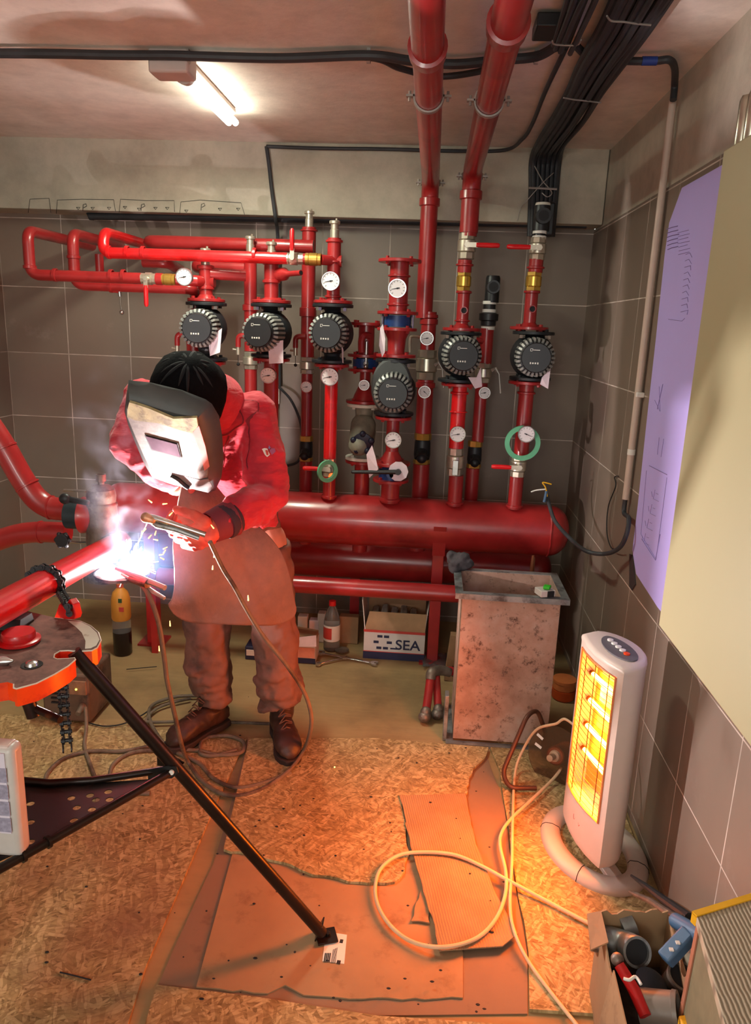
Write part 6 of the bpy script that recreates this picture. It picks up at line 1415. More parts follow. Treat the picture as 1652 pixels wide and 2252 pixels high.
mb = MB(); mb.prism([V((p.x, p.y, .001)) for p in B0], (0, 0, .004)); mb.build('carton_bottom', 'card', t, smooth=0)
mb = MB(); mb.prism([B0[0], B0[0].lerp(B0[3], .28), B0[0].lerp(B0[3], .25) + V((-.035, 0, -.035)), B0[0] + V((-.03, .01, -.02))], (0, 0, .004)); mb.build('carton_flap', 'cardin', t, smooth=0)
mb = MB(); mb.prism([B0[3].lerp(B0[0], .05), B0[3].lerp(B0[0], .50), B0[3].lerp(B0[0], .45) + V((-.02, 0, -.12)), B0[3].lerp(B0[0], .05) + V((-.012, 0, -.13))], (-.003, 0, 0)); mb.build('carton_flap', 'card', t, smooth=0)
mb = MB(); mb.prism([V((p.x, p.y, .005)) for p in [q_ + (V((.57, 1.38, .25)) - q_) * .06 for q_ in B0]], (0, 0, .09)); tag(mb.build('packed_fittings', mat('dark_fittings', (58, 44, 36), .6, .2, var=.5, vs=40, bump=.6)), 'dark jumble of small fittings filling the carton bottom', 'fittings', kind='stuff')
def ringfit(a, b, z, r, d, h, m, label, name='pipe_fitting', el=False, inner='ink'):
    c = fl(a, b, z); d = V(d).normalized(); t2 = thing(name, c - V((0, 0, r)), label, 'fitting')
    mb = MB()
    if el: pts = bend([c, c - d * h, c - d * h + V(el)], .05, 6); mb.tube(pts, r, 24, cap=True)
    else: mb.cyl(c, c - d * h, r, n=28)
    mb.lathe(c - d * .001, d, [(0, r * .98), (.002, r * 1.06), (.012, r * 1.04), (.012, r * .86), (-.002, r * .84)], 28, cap=False); mb.build('fitting_body', m, t2)
    mb = MB(); mb.cyl(c + d * .0012, c + d * .002, r * .86, n=28); mb.build('bore', inner, t2)
ringfit(1398, 2092, .215, .033, (.12, -.75, .45), .05, 'galv', 'shiny steel pipe elbow with its open end facing up in the carton', el=(-.075, .03, -.01))
ringfit(1498, 2150, .20, .032, (.1, -.35, .9), .07, 'steel', 'second steel pipe end pointing upward beneath the blue tool')
ringfit(1482, 2222, .19, .038, (.85, -.3, .3), .07, 'gstrip', 'wide grey coupling lying at the lower edge of the carton')
mb = MB(); mb.cyl(fl(1366, 2040, .20), fl(1392, 2030, .21), .032); tag(mb.build('pipe_fitting', 'galv'), 'short galvanised sleeve leaning in the left rear of the carton', 'fitting')
t = thing('pipe_wrench', fl(1390, 2180, .12), 'red-handled tool standing in the carton of fittings', 'tool')
mb = MB(); mb.tube([fl(1362, 2122, .235), fl(1395, 2178, .21), fl(1420, 2235, .19)], [.012, .014, .013], 12); mb.build('handle_grip', 'redtool', t)
mb = MB(); mb.tube(catmull([fl(1372, 2152, .25), fl(1385, 2155, .252), fl(1398, 2148, .252), fl(1410, 2165, .25)], 4), .0035, 8); mb.build('white_strap', 'white', t)
mb = MB(); mb.ball(fl(1358, 2110, .235), .015); mb.build('tool_head', 'steel', t)
# long dark tool leaning on the wall
t = thing('blue_grinder_tool', fl(1460, 2000, .3), 'long dark metal tool with blue grip leaning against the right wall', 'tool')
g = lambda a, b, z: fl(a, b, z)
mb = MB(); mb.tube([g(1389, 1926, .10), g(1420, 1948, .14), g(1462, 1980, .20), g(1518, 2020, .28)], [.004, .008, .011, .013], 10); mb.build('upper_arm', 'iron', t)
mb = MB(); mb.tube([g(1383, 1960, .08), g(1400, 1968, .10), g(1432, 1982, .15), g(1475, 2012, .22), g(1500, 2022, .27)], [.003, .007, .009, .010, .010], 10); mb.build('lower_arm', 'steel', t)
mb = MB(); mb.cap2(g(1488, 2026, .27), g(1540, 2058, .30), .018, .020); mb.build('blue_head', 'bluev', t)
mb = MB(); c1, c2 = g(1518, 2052, .29), g(1462, 2112, .24); dd = (c2 - c1).normalized()
mb.box((c1 + c2) / 2, ((c2 - c1).length, .034, .034), Matrix((dd, dd.cross(V((0, 0, 1))).normalized(), dd.cross(V((0, 0, 1))).cross(dd).normalized())).transposed()); mb.build('blue_grip', 'bluev', t, bevel=.005)
mb = MB()
for k in range(2):
    c = c1.lerp(c2, .45 + .25 * k) + V((-.008, -.012, .018)); mb.box(c, (.009, .009, .003))
mb.build('grip_marks', 'white', t, smooth=0)
mb = MB(); q = fl(1430, 2165, .19); mb.lathe(q, (.2, -.2, 1), [(0, .034), (.008, .036), (.010, .030), (.010, .0)], 24, cap=False); tag(mb.build('dark_disc', 'iron'), 'dark round cap in the middle of the fittings carton', 'cap')
mb = MB(); mb.box(fl(1520, 2128, .20), (.03, .04, .05)); tag(mb.build('pale_fitting', 'cream', bevel=.004), 'pale plastic piece beside the upright steel pipe end', 'fitting')

# step stool at the right edge
t = thing('step_stool', V((.68, 1.2, 0)), 'step stool with ribbed grey treads and yellow edging at the right edge', 'stool')
z1 = .45
c0, c1 = fl(1522, 2006, z1), fl(1700, 1952, z1); e0 = fl(1604, 2290, z1); e1 = e0 + (c1 - c0)
lim = WX - .01
def clampx(p): p = V(p); p.x = min(p.x, lim); return p
c1 = clampx(c0.lerp(c1, min(1, (lim - c0.x) / max(1e-6, (c1.x - c0.x))))); e1 = clampx(e0.lerp(e1, min(1, (lim - e0.x) / max(1e-6, (e1.x - e0.x)))))
mb = MB(); mb.prism([c0 + V((.006, -.012, 0)), c1 + V((0, -.012, 0)), e1, e0], (0, 0, -.02)); mb.build('top_tread', 'tread', t, bevel=.002)
mb = MB(); dd = (c1 - c0).normalized(); nn = V((-dd.y, dd.x, 0)); mb.prism([c0 - nn * .014, c1 - nn * .014, c1 + nn * .0, c0 + nn * .0], (0, 0, -.024)); mb.prism([c0 - nn * .014 + V((0, 0, .003)), c1 - nn * .014 + V((0, 0, .003)), c1 + V((0, 0, .003)), c0 + V((0, 0, .003))], (0, 0, -.005)); mb.build('yellow_edging', 'yellow', t, smooth=0)
s0, s1 = c0 + V((.012, -.02, -.02)), e0 + V((.012, 0, -.02))
mb = MB(); mb.prism([s0, s1, V((s1.x, s1.y, .0)), V((s0.x - .01, s0.y, 0))], (.012, 0, 0)); mb.build('side_panel', mat('grey_green_board', (120, 112, 84), .7, var=.15), t, smooth=0)
mb = MB(); mb.prism([s0 + V((-.004, .010, 0)), s0 + V((.012, .010, 0)), V((s0.x + .006, s0.y + .010, 0)), V((s0.x - .014, s0.y + .01, 0))], (0, -.014, 0)); mb.build('front_leg', mat('salmon_tube', (170, 110, 84), .5), t, smooth=0)
y0_, y1_ = fl(1492, 2232, .22), fl(1600, 2222, .22)
mb = MB(); d2 = (y1_ - y0_); mb.prism([y0_, y1_, y1_ + V((.01, -.10, 0)), y0_ + V((.0, -.10, 0))], (0, 0, -.022)); mb.build('lower_tread', 'yellow', t, bevel=.004)

# ------------------------------------------------------------------ the welder
pelvis = at(520, 1175, 2.72)
W = thing('person', V((pelvis.x, pelvis.y, 0.01)), 'person in red work jacket, leather apron and mask bending over to weld', 'person')
A = lambda a, b, y: at(a, b, y)
hipL, hipR = A(455, 1195, 2.74), A(578, 1195, 2.70)
kneL, kneR = A(455, 1395, 2.66), A(605, 1395, 2.62)
ankL, ankR = A(468, 1555, 2.70), A(622, 1560, 2.66)
ankL.z = ankR.z = .13
chest = A(480, 985, 2.56); neck = A(462, 885, 2.44); head = A(415, 852, 2.29)
shI = A(320, 885, 2.46); shJ = A(560, 912, 2.52)            # image-left / image-right shoulders
elI = A(284, 985, 2.36); wrI = A(368, 1052, 2.36); haI = A(398, 1076, 2.26)
elJ = A(595, 1088, 2.42); wrJ = A(495, 1148, 2.23); haJ = A(440, 1180, 2.17)
# body: one continuous skinned surface
mb = MB()
X1 = V((1, 0, 0)); FWD = V((-.1, -1, 0)).normalized()
def seg(p, q, r0, r1): mb.cap2(p, q, r0, r1)
seg(pelvis, chest, .125, .13); seg(hipL, hipR, .095, .095); seg(hipL, kneL, .078, .058); seg(hipR, kneR, .078, .058); seg(kneL, ankL, .055, .040); seg(kneR, ankR, .055, .040)
seg(ankL, ankL + V((-.05, -.03, -.07)), .030, .025); seg(ankR, ankR + V((.0, -.05, -.07)), .030, .025)
seg(chest, neck, .12, .065); seg(shI, neck, .04, .045); seg(shJ, neck, .04, .045); seg(shI, chest, .06, .12); seg(shJ, chest, .06, .12)
seg(shI, elI, .047, .038); seg(elI, wrI, .038, .027); seg(shJ, elJ, .047, .038); seg(elJ, wrJ, .038, .027); seg(neck, head, .055, .06)
hd = (A(385, 960, 2.24) - head).normalized()      # crown to chin
fwd = V((-.35, -.80, -.48)).normalized(); fwd = (fwd - hd * fwd.dot(hd)).normalized(); rt = hd.cross(fwd)
HR_ = Matrix((rt, fwd, -hd)).transposed()
hc = head + hd * .035
mb.ball(hc, (.074, .092, .105), HR_, 24, 16); mb.cap2(hc + fwd * .045 + hd * .035, hc + fwd * .055 + hd * .085, .045, .030)
mb.ball(hc + fwd * .10 + hd * .03, (.014, .018, .024), HR_); mb.ball(hc + rt * .078 + hd * .02, (.010, .016, .028), HR_); mb.ball(hc - rt * .078 + hd * .02, (.010, .016, .028), HR_)
for s_ in (-1, 1): mb.ball(hc + fwd * .085 + rt * .032 * s_ + hd * .008, (.016, .010, .007), HR_)
mb.ball(hc + fwd * .09 + hd * .065, (.026, .010, .007), HR_)
mb.build('body', mat('skin', (196, 140, 118), .55, var=.08), W, mods=REMESH(.009, 4))

# boots
def boot(ank, toe, heel, name='boot'):
    toe = V(toe); heel = V(heel); toe.z = heel.z = 0; d = (toe - heel); L = d.length; d.normalize(); s_ = V((-d.y, d.x, 0)); up = V((0, 0, 1))
    F0 = .012
    mb = MB(); secs = []
    prof = [(-.01, .030, .052), (.04, .037, .060), (.10, .036, .062), (.16, .040, .060), (.215, .047, .050), (.26, .046, .044), (.295, .034, .034), (.312, .015, .018)]
    sc = L / .31
    secs = [(heel + d * (x_ * sc) + up * (F0 + .022 + h_ * .78), s_ * w__ * 1.12 , up * h_ * .78) for x_, w__, h_ in prof]
    mb.ell(secs, 20)
    ax = V((ank.x, ank.y, .10)); mb.ell([(heel + d * .06 + up * .06, s_ * .040, d * .062), (heel + d * .062 + up * .11, s_ * .044, d * .060), (ax.lerp(heel + d * .06, .4) + up * .05, s_ * .047, d * .060), (V((ank.x, ank.y, .195)), s_ * .050, d * .062), (V((ank.x, ank.y, .235)), s_ * .052, d * .060)], 20)
    b = mb.build(name, 'leather', W, mods=REMESH(.006, 4) + (DISP(TEX2, .008),))
    mb = MB(); ol = []
    for x_, w__ in [(-.018, .018), (-.012, .034), (.04, .041), (.10, .038), (.16, .043), (.215, .052), (.26, .052), (.30, .040), (.322, .018)]: ol.append((x_ * sc, w__))
    poly = [heel + d * x_ + s_ * w__ for x_, w__ in ol] + [heel + d * x_ - s_ * w__ for x_, w__ in reversed(ol)]
    mb.prism([p + up * F0 for p in poly], up * .026); mb.build('sole', 'sole', b, bevel=.004)
    mb = MB()
    for k in range(6):
        x_ = (.20 - k * .022) * sc; z_ = F0 + .105 + k * .019; c = heel + d * x_ + up * z_; w__ = .024
        mb.tube([c - s_ * w__ - up * .012, c + up * .004 + d * .006, c + s_ * w__ - up * .010], .0028, 6)
        mb.tube([c - s_ * w__ - up * .012, c + up * .016 - d * .006, c + s_ * w__ + up * .008 - d * .012], .0024, 6)
    mb.build('laces', mat('brown_lace' + str(len(MATS)), (96, 66, 54), .8), b)
boot(ankL, fl(372, 1660, 0), fl(492, 1598, 0)); boot(ankR, fl(640, 1690, 0), fl(612, 1608, 0))

# trousers
mb = MB(); up = V((0, 0, 1))
def legs(h, k, a, kb, flip):
    s_ = V((1, 0, 0)); f = V((0, 1, 0))
    P = [(h, .10, .12), (h.lerp(k, .5), .098, .105), (k, .088, .088), (k.lerp(a, .35), .086, .086), (k.lerp(a, .62), .088, .090), (k.lerp(a, .72), .094, .096), (k.lerp(a, .80), .082, .084), (k.lerp(a, .90), .074, .078), (V((a.x, a.y, a.z + .030)), .066, .072)]
    mb.ell([(c, s_ * rx, f * ry) for c, rx, ry in P], 26)
legs(hipL, kneL, ankL, 1, 1); legs(hipR, kneR, ankR, 1, -1)
mb.ell([(pelvis + V((0, 0, -.10)), X1 * .15, V((0, .12, 0))), (pelvis, X1 * .17, V((0, .13, 0))), (pelvis + V((0, -.02, .10)), X1 * .165, V((0, .13, 0)))], 26)
rnd = random.Random(4)
for (k, a) in ((kneL, ankL), (kneR, ankR)):
    for j in range(5):
        z_ = .45 + j * .12 ; c = k.lerp(a, min(.93, z_)); an0 = rnd.uniform(2.6, 4.4)
        pts = [c + V((math.cos(an0 + q_ * .35) * .084, math.sin(an0 + q_ * .35) * .086, (q_ - 3) * rnd.uniform(-.008, .012))) for q_ in range(7)]
        mb.tube(pts, [.004, .013, .018, .020, .018, .013, .004], 8)
mb.build('trousers', 'trouser', W, mods=REMESH(.007, 2) + (DISP(TEX1, .042), ('SMOOTH', dict(iterations=2))))

# jacket
mb = MB()
tor = (neck - pelvis).normalized(); frt = (FWD - tor * FWD.dot(tor)).normalized(); sdv = tor.cross(frt)
c_hip = pelvis.lerp(chest, .35)
sh_ax = (shJ - shI).normalized()
mb.ell([(pelvis.lerp(chest, .15), X1 * .17, V((0, .13, 0))), (c_hip, X1 * .168, V((.0, .135, 0))), (pelvis.lerp(chest, .75), X1 * .175, (frt * -1) * .135), (chest, sh_ax * .190, frt * -.135), (chest.lerp(neck, .5) + V((0, .01, 0)), sh_ax * .178, frt * -.115), (chest.lerp(neck, .82), sh_ax * .125, frt * -.085), (neck, sh_ax * .075, frt * -.068)], 36)
mb.cap2(shI, chest.lerp(neck, .55), .078, .11); mb.cap2(shJ, chest.lerp(neck, .55), .082, .115)
def sleeve(s, e, w, rs, re, rw, seed):
    rnd = random.Random(seed)
    mb.cap2(s, s.lerp(e, .5), rs, (rs + re) / 2 + .004); mb.cap2(s.lerp(e, .5), e, (rs + re) / 2 + .004, re); mb.cap2(e, e.lerp(w, .6), re, re * .88); mb.cap2(e.lerp(w, .6), w, re * .88, rw)
    d = (w - e).normalized(); a, b, _ = basis(d)
    for k in range(5):
        c = e.lerp(w, .08 + k * .15); r = re * (1 - .04 * k); an0 = rnd.uniform(0, 6)
        mb.tube([c + (a * math.cos(an0 + q_ * .4) + b * math.sin(an0 + q_ * .4)) * r + d * (q_ * .006 * rnd.uniform(-1, 1)) for q_ in range(8)], [.004, .009, .012, .013, .013, .012, .009, .004], 8)
    d = (e - s).normalized(); a, b, _ = basis(d)
    for k in range(3):
        c = s.lerp(e, .55 + k * .18); r = re * 1.05; an0 = rnd.uniform(0, 6)
        mb.tube([c + (a * math.cos(an0 + q_ * .4) + b * math.sin(an0 + q_ * .4)) * r + d * (q_ * .007 * rnd.uniform(-1, 1)) for q_ in range(7)], [.003, .008, .010, .011, .010, .008, .003], 8)
sleeve(shI, elI, wrI, .074, .062, .048, 1); sleeve(shJ, elJ, wrJ, .080, .066, .048, 2)
jk = mb.build('jacket', 'jacket', W, mods=REMESH(.007, 4) + (DISP(TEX1, .036), ('SMOOTH', dict(iterations=2))))
# collar
mb = MB(); cn = neck.lerp(head, .30); dn = (head - neck).normalized(); ca, cb2, _ = basis(dn)
mb.rings([[cn + dn * z_ + (ca * math.cos(2 * PI * k / 28) + cb2 * math.sin(2 * PI * k / 28)) * r for k in range(28)] for z_, r in ((-.075, .112), (-.045, .105), (-.015, .098), (.012, .092), (.035, .086), (.036, .080), (-.03, .088))], cap=False)
mb.build('collar', 'jacket', jk, mods=(('SUBSURF', dict(levels=1, render_levels=1)),))
mb = MB(); 
sm = [A(498, 905, 2.26), A(506, 960, 2.26), A(494, 1000, 2.26)]
# cuff of the near sleeve
mb = MB(); dcf = (wrJ - elJ).normalized(); mb.lathe(elJ.lerp(wrJ, .93), dcf, [(-.02, .050), (-.015, .056), (.02, .056), (.028, .052)], 24, cap=False); mb.build('cuff', mat('dark_cuff', (60, 36, 48), .85), jk)
# sleeve patches
def patch(pts, y, m, nm, axis_p, rad):
    rows = []
    for i_ in range(5):
        row = []
        for j_ in range(5):
            u, v_ = i_ / 4, j_ / 4; a = [pts[0][k] * (1 - u) * (1 - v_) + pts[1][k] * u * (1 - v_) + pts[2][k] * u * v_ + pts[3][k] * (1 - u) * v_ for k in (0, 1)]
            row.append(at(a[0], a[1], y))
        rows.append(row)
    mb = MB(); mb.grid(rows); o = mb.build(nm, m, W)
    q = o.modifiers.new('wrap', 'SHRINKWRAP'); q.target = jk; q.wrap_method = 'NEAREST_SURFACEPOINT'; q.offset = .004
    return o
patch([(578, 986), (594, 980), (602, 994), (586, 1004)], 2.36, 'white', 'white_patch', None, 0)
patch([(585, 990), (592, 987), (595, 994), (588, 997)], 2.358, 'redprint', 'patch_emblem', None, 0).modifiers['wrap'].offset = .006
patch([(603, 974), (622, 962), (624, 968), (605, 980)], 2.36, mat('blue_grey_patch', (110, 120, 170), .6), 'blue_patch', None, 0)
patch([(606, 982), (626, 972), (628, 984), (609, 994)], 2.36, mat('mauve_patch', (150, 84, 120), .6), 'mauve_patch', None, 0)

def seam(pts, y, nm='seam', m=None, r=.0028):
    mb = MB(); mb.tube(catmull([at(a, b, y) for a, b in pts], 6), r, 6); o = mb.build(nm, m or mat('dark_seam_thread' + str(len(MATS)), (120, 16, 32), .8), jk)
    q = o.modifiers.new('wrap', 'SHRINKWRAP'); q.target = jk; q.wrap_method = 'NEAREST_SURFACEPOINT'; q.offset = .0015
seam([(505, 800), (548, 838), (585, 880), (568, 892), (545, 930), (540, 1000), (548, 1040)], 2.40, 'sleeve_seam')
seam([(486, 880), (512, 878), (530, 905), (532, 938), (505, 955), (484, 958)], 2.40, 'chest_flap_seam')
seam([(506, 960), (496, 1000), (486, 1045)], 2.40, 'placket_seam')
# apron: hanging leather sheet in front of body
rowsA = [(1062, 400, 470, 2.30, .10), (1100, 392, 500, 2.30, .10), (1150, 384, 560, 2.295, .12), (1195, 378, 612, 2.29, .14), (1240, 382, 632, 2.29, .15), (1290, 385, 644, 2.29, .15), (1330, 376, 650, 2.29, .15), (1352, 368, 653, 2.29, .15), (1372, 376, 650, 2.29, .15)]
mb = MB(); rows = []
NU = 22
for j, (py, xa, xb, y, cv) in enumerate(rowsA):
    row = []
    for i_ in range(NU + 1):
        u = i_ / NU; px = xa + (xb - xa) * u; dyp = 8 * (u - .3) * (py - 1060) / 300
        crv = cv * u + cv * .5 * u * u + .010 * math.sin(u * 9 + j * .7) * min(1, j / 3)
        yb = 4 * (abs(2 * u - 1) ** 6) * (-6 if j >= 7 else 0)
        row.append(at(px, py + dyp + yb, y + crv))
    rows.append(row)
mb.grid(rows); mb.build('apron', 'apron', W, smooth=80, mods=(('SUBSURF', dict(levels=1, render_levels=2)), ('SOLIDIFY', dict(thickness=.004)), DISP(TEX1, .010)))

# knit cap
mb = MB(); crown = -hd
rows_ = []
cc3 = hc + crown * .018 - fwd * .004
prof = [(-.085, .104, .112), (-.04, .112, .122), (.01, .114, .124), (.05, .108, .117), (.085, .092, .100), (.108, .066, .074), (.121, .038, .043), (.128, .010, .012)]
R_ = []
for h_, a, b in prof:
    ring = []
    for k in range(48):
        an = 2 * PI * k / 48; fold = 1 + (.075 * math.sin(an * 9) * (h_ / .128) ** 2 if h_ > .02 else 0)
        ring.append(cc3 + crown * h_ + rt * math.cos(an) * a * fold + fwd * math.sin(an) * b * fold)
    R_.append(ring)
mb.rings(R_); cp_ = mb.build('knit_cap', 'cap', W, smooth=60)
mb = MB(); mb.ball(cc3 + crown * .120, (.026, .026, .014), HR_); mb.build('cap_gather', 'cap', cp_)
d0 = (A(414, 774, 2.20) - cc3).normalized(); e1 = d0.cross(V((0, 1, 0))).normalized(); e2 = d0.cross(e1)
mb = MB()
for k in range(13):
    an = 2 * PI * k / 13 + .15 * (k % 2); pts = []
    for j in range(7):
        th_ = math.radians(5 + j * (6 if k % 2 else 8)); dd = d0 * math.cos(th_) + (e1 * math.cos(an) + e2 * math.sin(an)) * math.sin(th_)
        k_ = 1 / math.sqrt((dd.dot(rt) / .114) ** 2 + (dd.dot(fwd) / .124) ** 2 + (dd.dot(crown) / .128) ** 2); pts.append(cc3 + dd * (k_ - .001))
    mb.tube(pts, [.003, .0055, .006, .0055, .0045, .003, .001], 8)
mb.build('cap_pleats', mat('black_knit_fold', (20, 20, 24), .9, var=.3), cp_)

# welding mask: rim ring (behind) -> face plate (front)
rim = [(283, 836, 2.10), (330, 841, 2.08), (400, 858, 2.06), (452, 878, 2.06), (466, 888, 2.06), (482, 915, 2.07), (489, 960, 2.06), (492, 1010, 2.04), (487, 1050, 2.02), (474, 1078, 2.00), (458, 1084, 1.98), (425, 1076, 1.98), (380, 1066, 1.99), (335, 1050, 2.01), (318, 1022, 2.02), (298, 975, 2.05), (282, 935, 2.07), (274, 905, 2.08), (278, 868, 2.09)]
frn = [(284, 880, 2.00), (330, 893, 1.97), (390, 910, 1.95), (428, 916, 1.95), (436, 918, 1.95), (443, 945, 1.94), (450, 975, 1.93), (456, 1005, 1.92), (461, 1030, 1.92), (458, 1048, 1.92), (450, 1052, 1.92), (420, 1046, 1.93), (375, 1036, 1.945), (336, 1026, 1.96), (322, 1005, 1.965), (304, 965, 1.98), (290, 930, 1.99), (278, 900, 2.00), (278, 886, 2.00)]
def my(b): return 2.03 + (b - 885) / 165 * .20
MR = [at(a, b, my(b) + .065) for a, b, c in rim]; MF = [at(a, b, my(b)) for a, b, c in frn]
MM = [a.lerp(b, .9) for a, b in zip(MR, MF)]
cen = sum(MF, V((0, 0, 0))) / len(MF); back = (sum(MR, V((0, 0, 0))) / len(MR) - cen)
mk = thing('welding_mask', cen, None, None); mk.parent = W; mk.location = cen - W.location
mb = MB(); mb.rings([MR, MM, MF, [p.lerp(cen, .03) + (cen - back * 0 - p) * 0 for p in MF]], cap=False)
inn = [p + back.normalized() * .0 for p in MF]
mb.build('mask_shell', 'maskp', mk, smooth=30, mods=(('SOLIDIFY', dict(thickness=.003)),))
mb = MB(); bb = -back.normalized()
plate = [p.lerp(cen, .02) for p in MF]; mb.rings([[p for p in MF], [p + bb * .004 for p in plate]]); mb.build('mask_front', 'maskp', mk, smooth=30)
# best fit plane of front for decals
nf = (MF[8] - MF[0]).cross(MF[13] - MF[4]).normalized()
if nf.y > 0: nf = -nf
def onp(a, b, off):
    d = ray(a, b); c = cen + nf * (.004 + off); k = (c - CAMP).dot(nf) / d.dot(nf); return CAMP + d * k
def facepoly(pts, off, th, m, nm, smooth=0, bevel=0):
    mb = MB(); mb.prism([onp(a, b, off) for a, b in pts], nf * th); return mb.build(nm, m, mk, smooth=smooth, bevel=bevel)
pl_ = [(280, 912), (300, 918), (350, 922), (400, 940), (436, 946), (446, 975), (460, 1028), (457, 1046), (440, 1050), (385, 1037), (330, 1024), (318, 1000), (300, 960)]
facepoly(pl_, .002, .008, 'plate', 'pale_plate', bevel=.002)
facepoly([(286, 880), (300, 884), (330, 894), (382, 916), (434, 914), (437, 932), (425, 948), (400, 942), (350, 926), (300, 920), (281, 912), (282, 895)], .003, .009, 'tape', 'tape_band')
facepoly([(424, 948), (438, 935), (452, 980), (461, 1025), (450, 1034), (440, 990)], .009, .003, mat('pink_tape', (214, 120, 110), .7, var=.2, vs=30), 'pink_tape')
facepoly([(318, 956), (392, 975), (400, 1008), (333, 990)], .011, .0012, 'ink', 'lens_frame')
facepoly([(321, 959), (389, 977), (397, 1005), (335, 988)], .0122, .0012, mat('violet_lens', (116, 96, 112), .15, var=.2, vs=30), 'lens')
facepoly([(332, 1028), (385, 1040), (440, 1054), (458, 1052), (470, 1072), (458, 1082), (425, 1074), (380, 1064), (336, 1048)], .004, .003, mat('grey_lower_lip', (120, 112, 112), .5, var=.15), 'lower_lip')
mb = MB(); mb.tube(catmull([onp(376, 1046, .008), onp(390, 1054, .010), onp(404, 1066, .010), onp(415, 1073, .008)], 5), [.005] + [.008] * 14 + [.005], 10); mb.build('mask_handle', 'blackp', mk)

# gloves with five fingers each
def hand(wr, palm_c, fdir, pn, side, name, curl=1.1, sc=1.0, spread=.12):
    """wr wrist, palm centre, finger direction, palm normal (inside), side vec towards thumb"""
    fdir = V(fdir).normalized(); pn = V(pn); pn = (pn - fdir * pn.dot(fdir)).normalized(); th = V(side); th = (th - fdir * th.dot(fdir) - pn * th.dot(pn)).normalized()
    mb = MB(); pc = V(palm_c)
    R = Matrix((th, fdir, pn)).transposed()
    mb.ball(pc, (.045 * sc, .048 * sc, .022 * sc), R, 18, 12); mb.cap2(pc + fdir * .025 * sc - th * .028 * sc, pc + fdir * .028 * sc + th * .028 * sc, .017 * sc, .018 * sc)
    mb.cap2(wr, pc - fdir * .02 * sc, .034 * sc, .030 * sc)
    Ls = (.032, .036, .034, .027)
    for k in range(4):
        u = (1.5 - k) / 1.5; base = pc + fdir * .040 * sc + th * (u * .032 * sc); L = Ls[k] * sc * 1.15; d = (fdir + th * u * spread).normalized(); ang = 0; p = base
        for j, l in enumerate((1.15, .85, .65)):
            ang += curl * (.55 if j == 0 else .62 if j == 1 else .45); dd = d * math.cos(ang) + pn * math.sin(ang); q = p + dd * L * l; mb.cap2(p, q, (.0125 - .0012 * j) * sc, (.0118 - .0014 * j) * sc); p = q
    base = pc + th * .036 * sc - fdir * .022 * sc; p = base
    for d, l, r in (((th * .75 + fdir * .55 + pn * .35), .034, .0155), ((th * .30 + fdir * .75 + pn * .60), .030, .0135), ((-th * .05 + fdir * .70 + pn * .7), .024, .0120)):
        q = p + d.normalized() * l * sc; mb.cap2(p, q, r * sc, r * .9 * sc); p = q
    return mb.build(name, 'glove', W, mods=REMESH(.0032, 2) + (DISP(TEX2, .005),))
def gauntlet(e, w, r0, r1, m='glove'):
    mb = MB(); d = (w - e).normalized(); mb.lathe(e.lerp(w, .0), d, [(0, r0), ((w - e).length * .5, (r0 + r1) / 2), ((w - e).length, r1), ((w - e).length, r1 - .004), (0, r0 - .004)], 26, cap=False); return mb.build('glove_cuff', m, W, mods=(DISP(TEX2, .008),))
hold = (A(320, 1132, 2.20) - haJ).normalized()
dJ = (haJ - wrJ).normalized()
hand(wrJ, A(448, 1174, 2.185), (-.86, -.12, -.38), (-.15, .78, .55), (-.1, -.95, .2), 'glove', 1.25, 1.22, .05)
gauntlet(elJ.lerp(wrJ, .86), A(462, 1160, 2.20), .060, .050, mat('wine_glove_cuff', (120, 36, 48), .75))
hand(wrI, A(396, 1062, 2.38), (.85, -.2, .1), (0, -.6, .6), (0, -.5, .8), 'glove', 1.3, 1.1)

# electrode holder, held by the near glove
t = thing('electrode_holder', A(380, 1155, 2.09), 'metal electrode holder tongs gripped by the glove', 'electrode holder')
h0, h1, h2 = A(322, 1134, 2.11), A(380, 1152, 2.11), A(452, 1176, 2.12)
mb = MB(); mb.tube([h0, h0.lerp(h1, .3), h1, h2], [.007, .011, .009, .009], 12); mb.build('upper_tong', 'chrome', t)
mb = MB(); mb.tube([h0 + V((0.004, 0, -.012)), h0.lerp(h1, .4) + V((0, 0, -.020)), h1 + V((0.01, 0, -.018)), h2 + V((-.02, 0, -.012))], [.006, .009, .008, .007], 10); mb.build('lower_tong', 'galv', t)
mb = MB(); mb.cap2(h0 + V((.0, -.004, -.005)), h0.lerp(h1, .25) + V((0, -.004, -.006)), .016, .012); mb.build('jaw', mat('worn_copper_jaw', (196, 150, 120), .4, .4, var=.3, vs=50), t)
mb = MB(); mb.cyl(h0.lerp(h1, .1) + V((0, 0, -.006)), ARC + V((.006, -.004, .018)), .0022, n=8); tag(mb.build('welding_rod', 'steel'), 'thin welding rod reaching from the holder to the arc', 'rod')

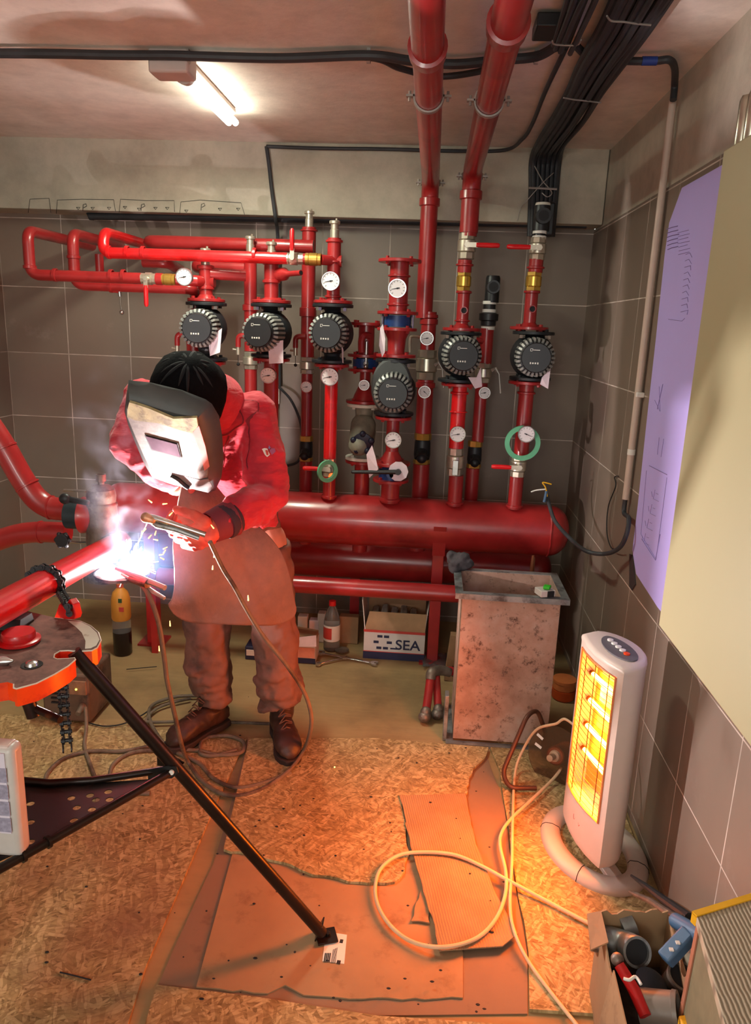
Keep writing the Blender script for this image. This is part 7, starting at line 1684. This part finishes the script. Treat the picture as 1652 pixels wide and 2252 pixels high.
# ------------------------------------------------------------------ welding smoke
s = NT('smoke_volume'); nt = s.t; nt.nodes.remove(s.b)
out = nt.nodes['Material Output']
pv = s.n('ShaderNodeVolumePrincipled'); pv.inputs['Color'].default_value = (.80, .78, .95, 1); pv.inputs['Anisotropy'].default_value = .2
tc = s.n('ShaderNodeTexCoord')
nz = s.n('ShaderNodeTexNoise'); nz.inputs['Scale'].default_value = 7.5; nz.inputs['Detail'].default_value = 4; nz.inputs['Distortion'].default_value = 1.6; s.l(tc.outputs['Object'], nz.inputs['Vector'])
gr = s.n('ShaderNodeTexGradient', gradient_type='SPHERICAL')
mp = s.n('ShaderNodeMapping'); SMW = (.15, .16, .34)
mp.inputs['Scale'].default_value = tuple(1 / k for k in SMW); mp.inputs['Location'].default_value = (0, 0, -.14 / SMW[2])
s.l(tc.outputs['Object'], mp.inputs['Vector']); s.l(mp.outputs['Vector'], gr.inputs['Vector'])
rp = s.math('MAXIMUM', s.math('SUBTRACT', nz.outputs['Fac'], .50), 0.0)
dn_ = s.math('MULTIPLY', s.math('MULTIPLY', rp, gr.outputs['Fac']), 14.0)
s.l(dn_, pv.inputs['Density']); s.l(pv.outputs[0], out.inputs['Volume'])
M['smoke'] = s.m
sc_ = at(262, 1100, 2.16)
mb = MB(); o_ = sc_ + V((0, 0, .0)); mb.ball(o_ + V((0, 0, .08)), (.165, .17, .36), n=20, m=14)
tag(mb.build('welding_smoke', 'smoke', origin=sc_), 'bluish welding smoke curling up beside the arc', 'smoke', kind='stuff')
# faint glow haze lit by the arc
s = NT('arc_haze'); nt = s.t; nt.nodes.remove(s.b); out = nt.nodes['Material Output']
pv = s.n('ShaderNodeVolumePrincipled'); pv.inputs['Color'].default_value = (.30, .50, 1.0, 1); pv.inputs['Anisotropy'].default_value = .0
tc = s.n('ShaderNodeTexCoord'); mp = s.n('ShaderNodeMapping'); mp.inputs['Scale'].default_value = (1 / .22, 1 / .22, 1 / .20); gr = s.n('ShaderNodeTexGradient', gradient_type='SPHERICAL')
s.l(tc.outputs['Object'], mp.inputs['Vector']); s.l(mp.outputs['Vector'], gr.inputs['Vector'])
s.l(s.math('MULTIPLY', gr.outputs['Fac'], .17), pv.inputs['Density']); s.l(pv.outputs[0], out.inputs['Volume']); M['haze'] = s.m
hz_ = ARC + V((.06, -.02, .02))
mb = MB(); mb.ball(hz_, (.22, .19, .20), n=20, m=12); tag(mb.build('arc_fume', 'haze', origin=hz_), 'thin bluish fume glowing around the welding arc', 'smoke', kind='stuff')
SC.cycles.volume_step_rate = 2.0
SC.cycles.volume_max_steps = 128
SC.cycles.use_denoising = True
SC.cycles.max_bounces = 7; SC.cycles.sample_clamp_indirect = 6.0
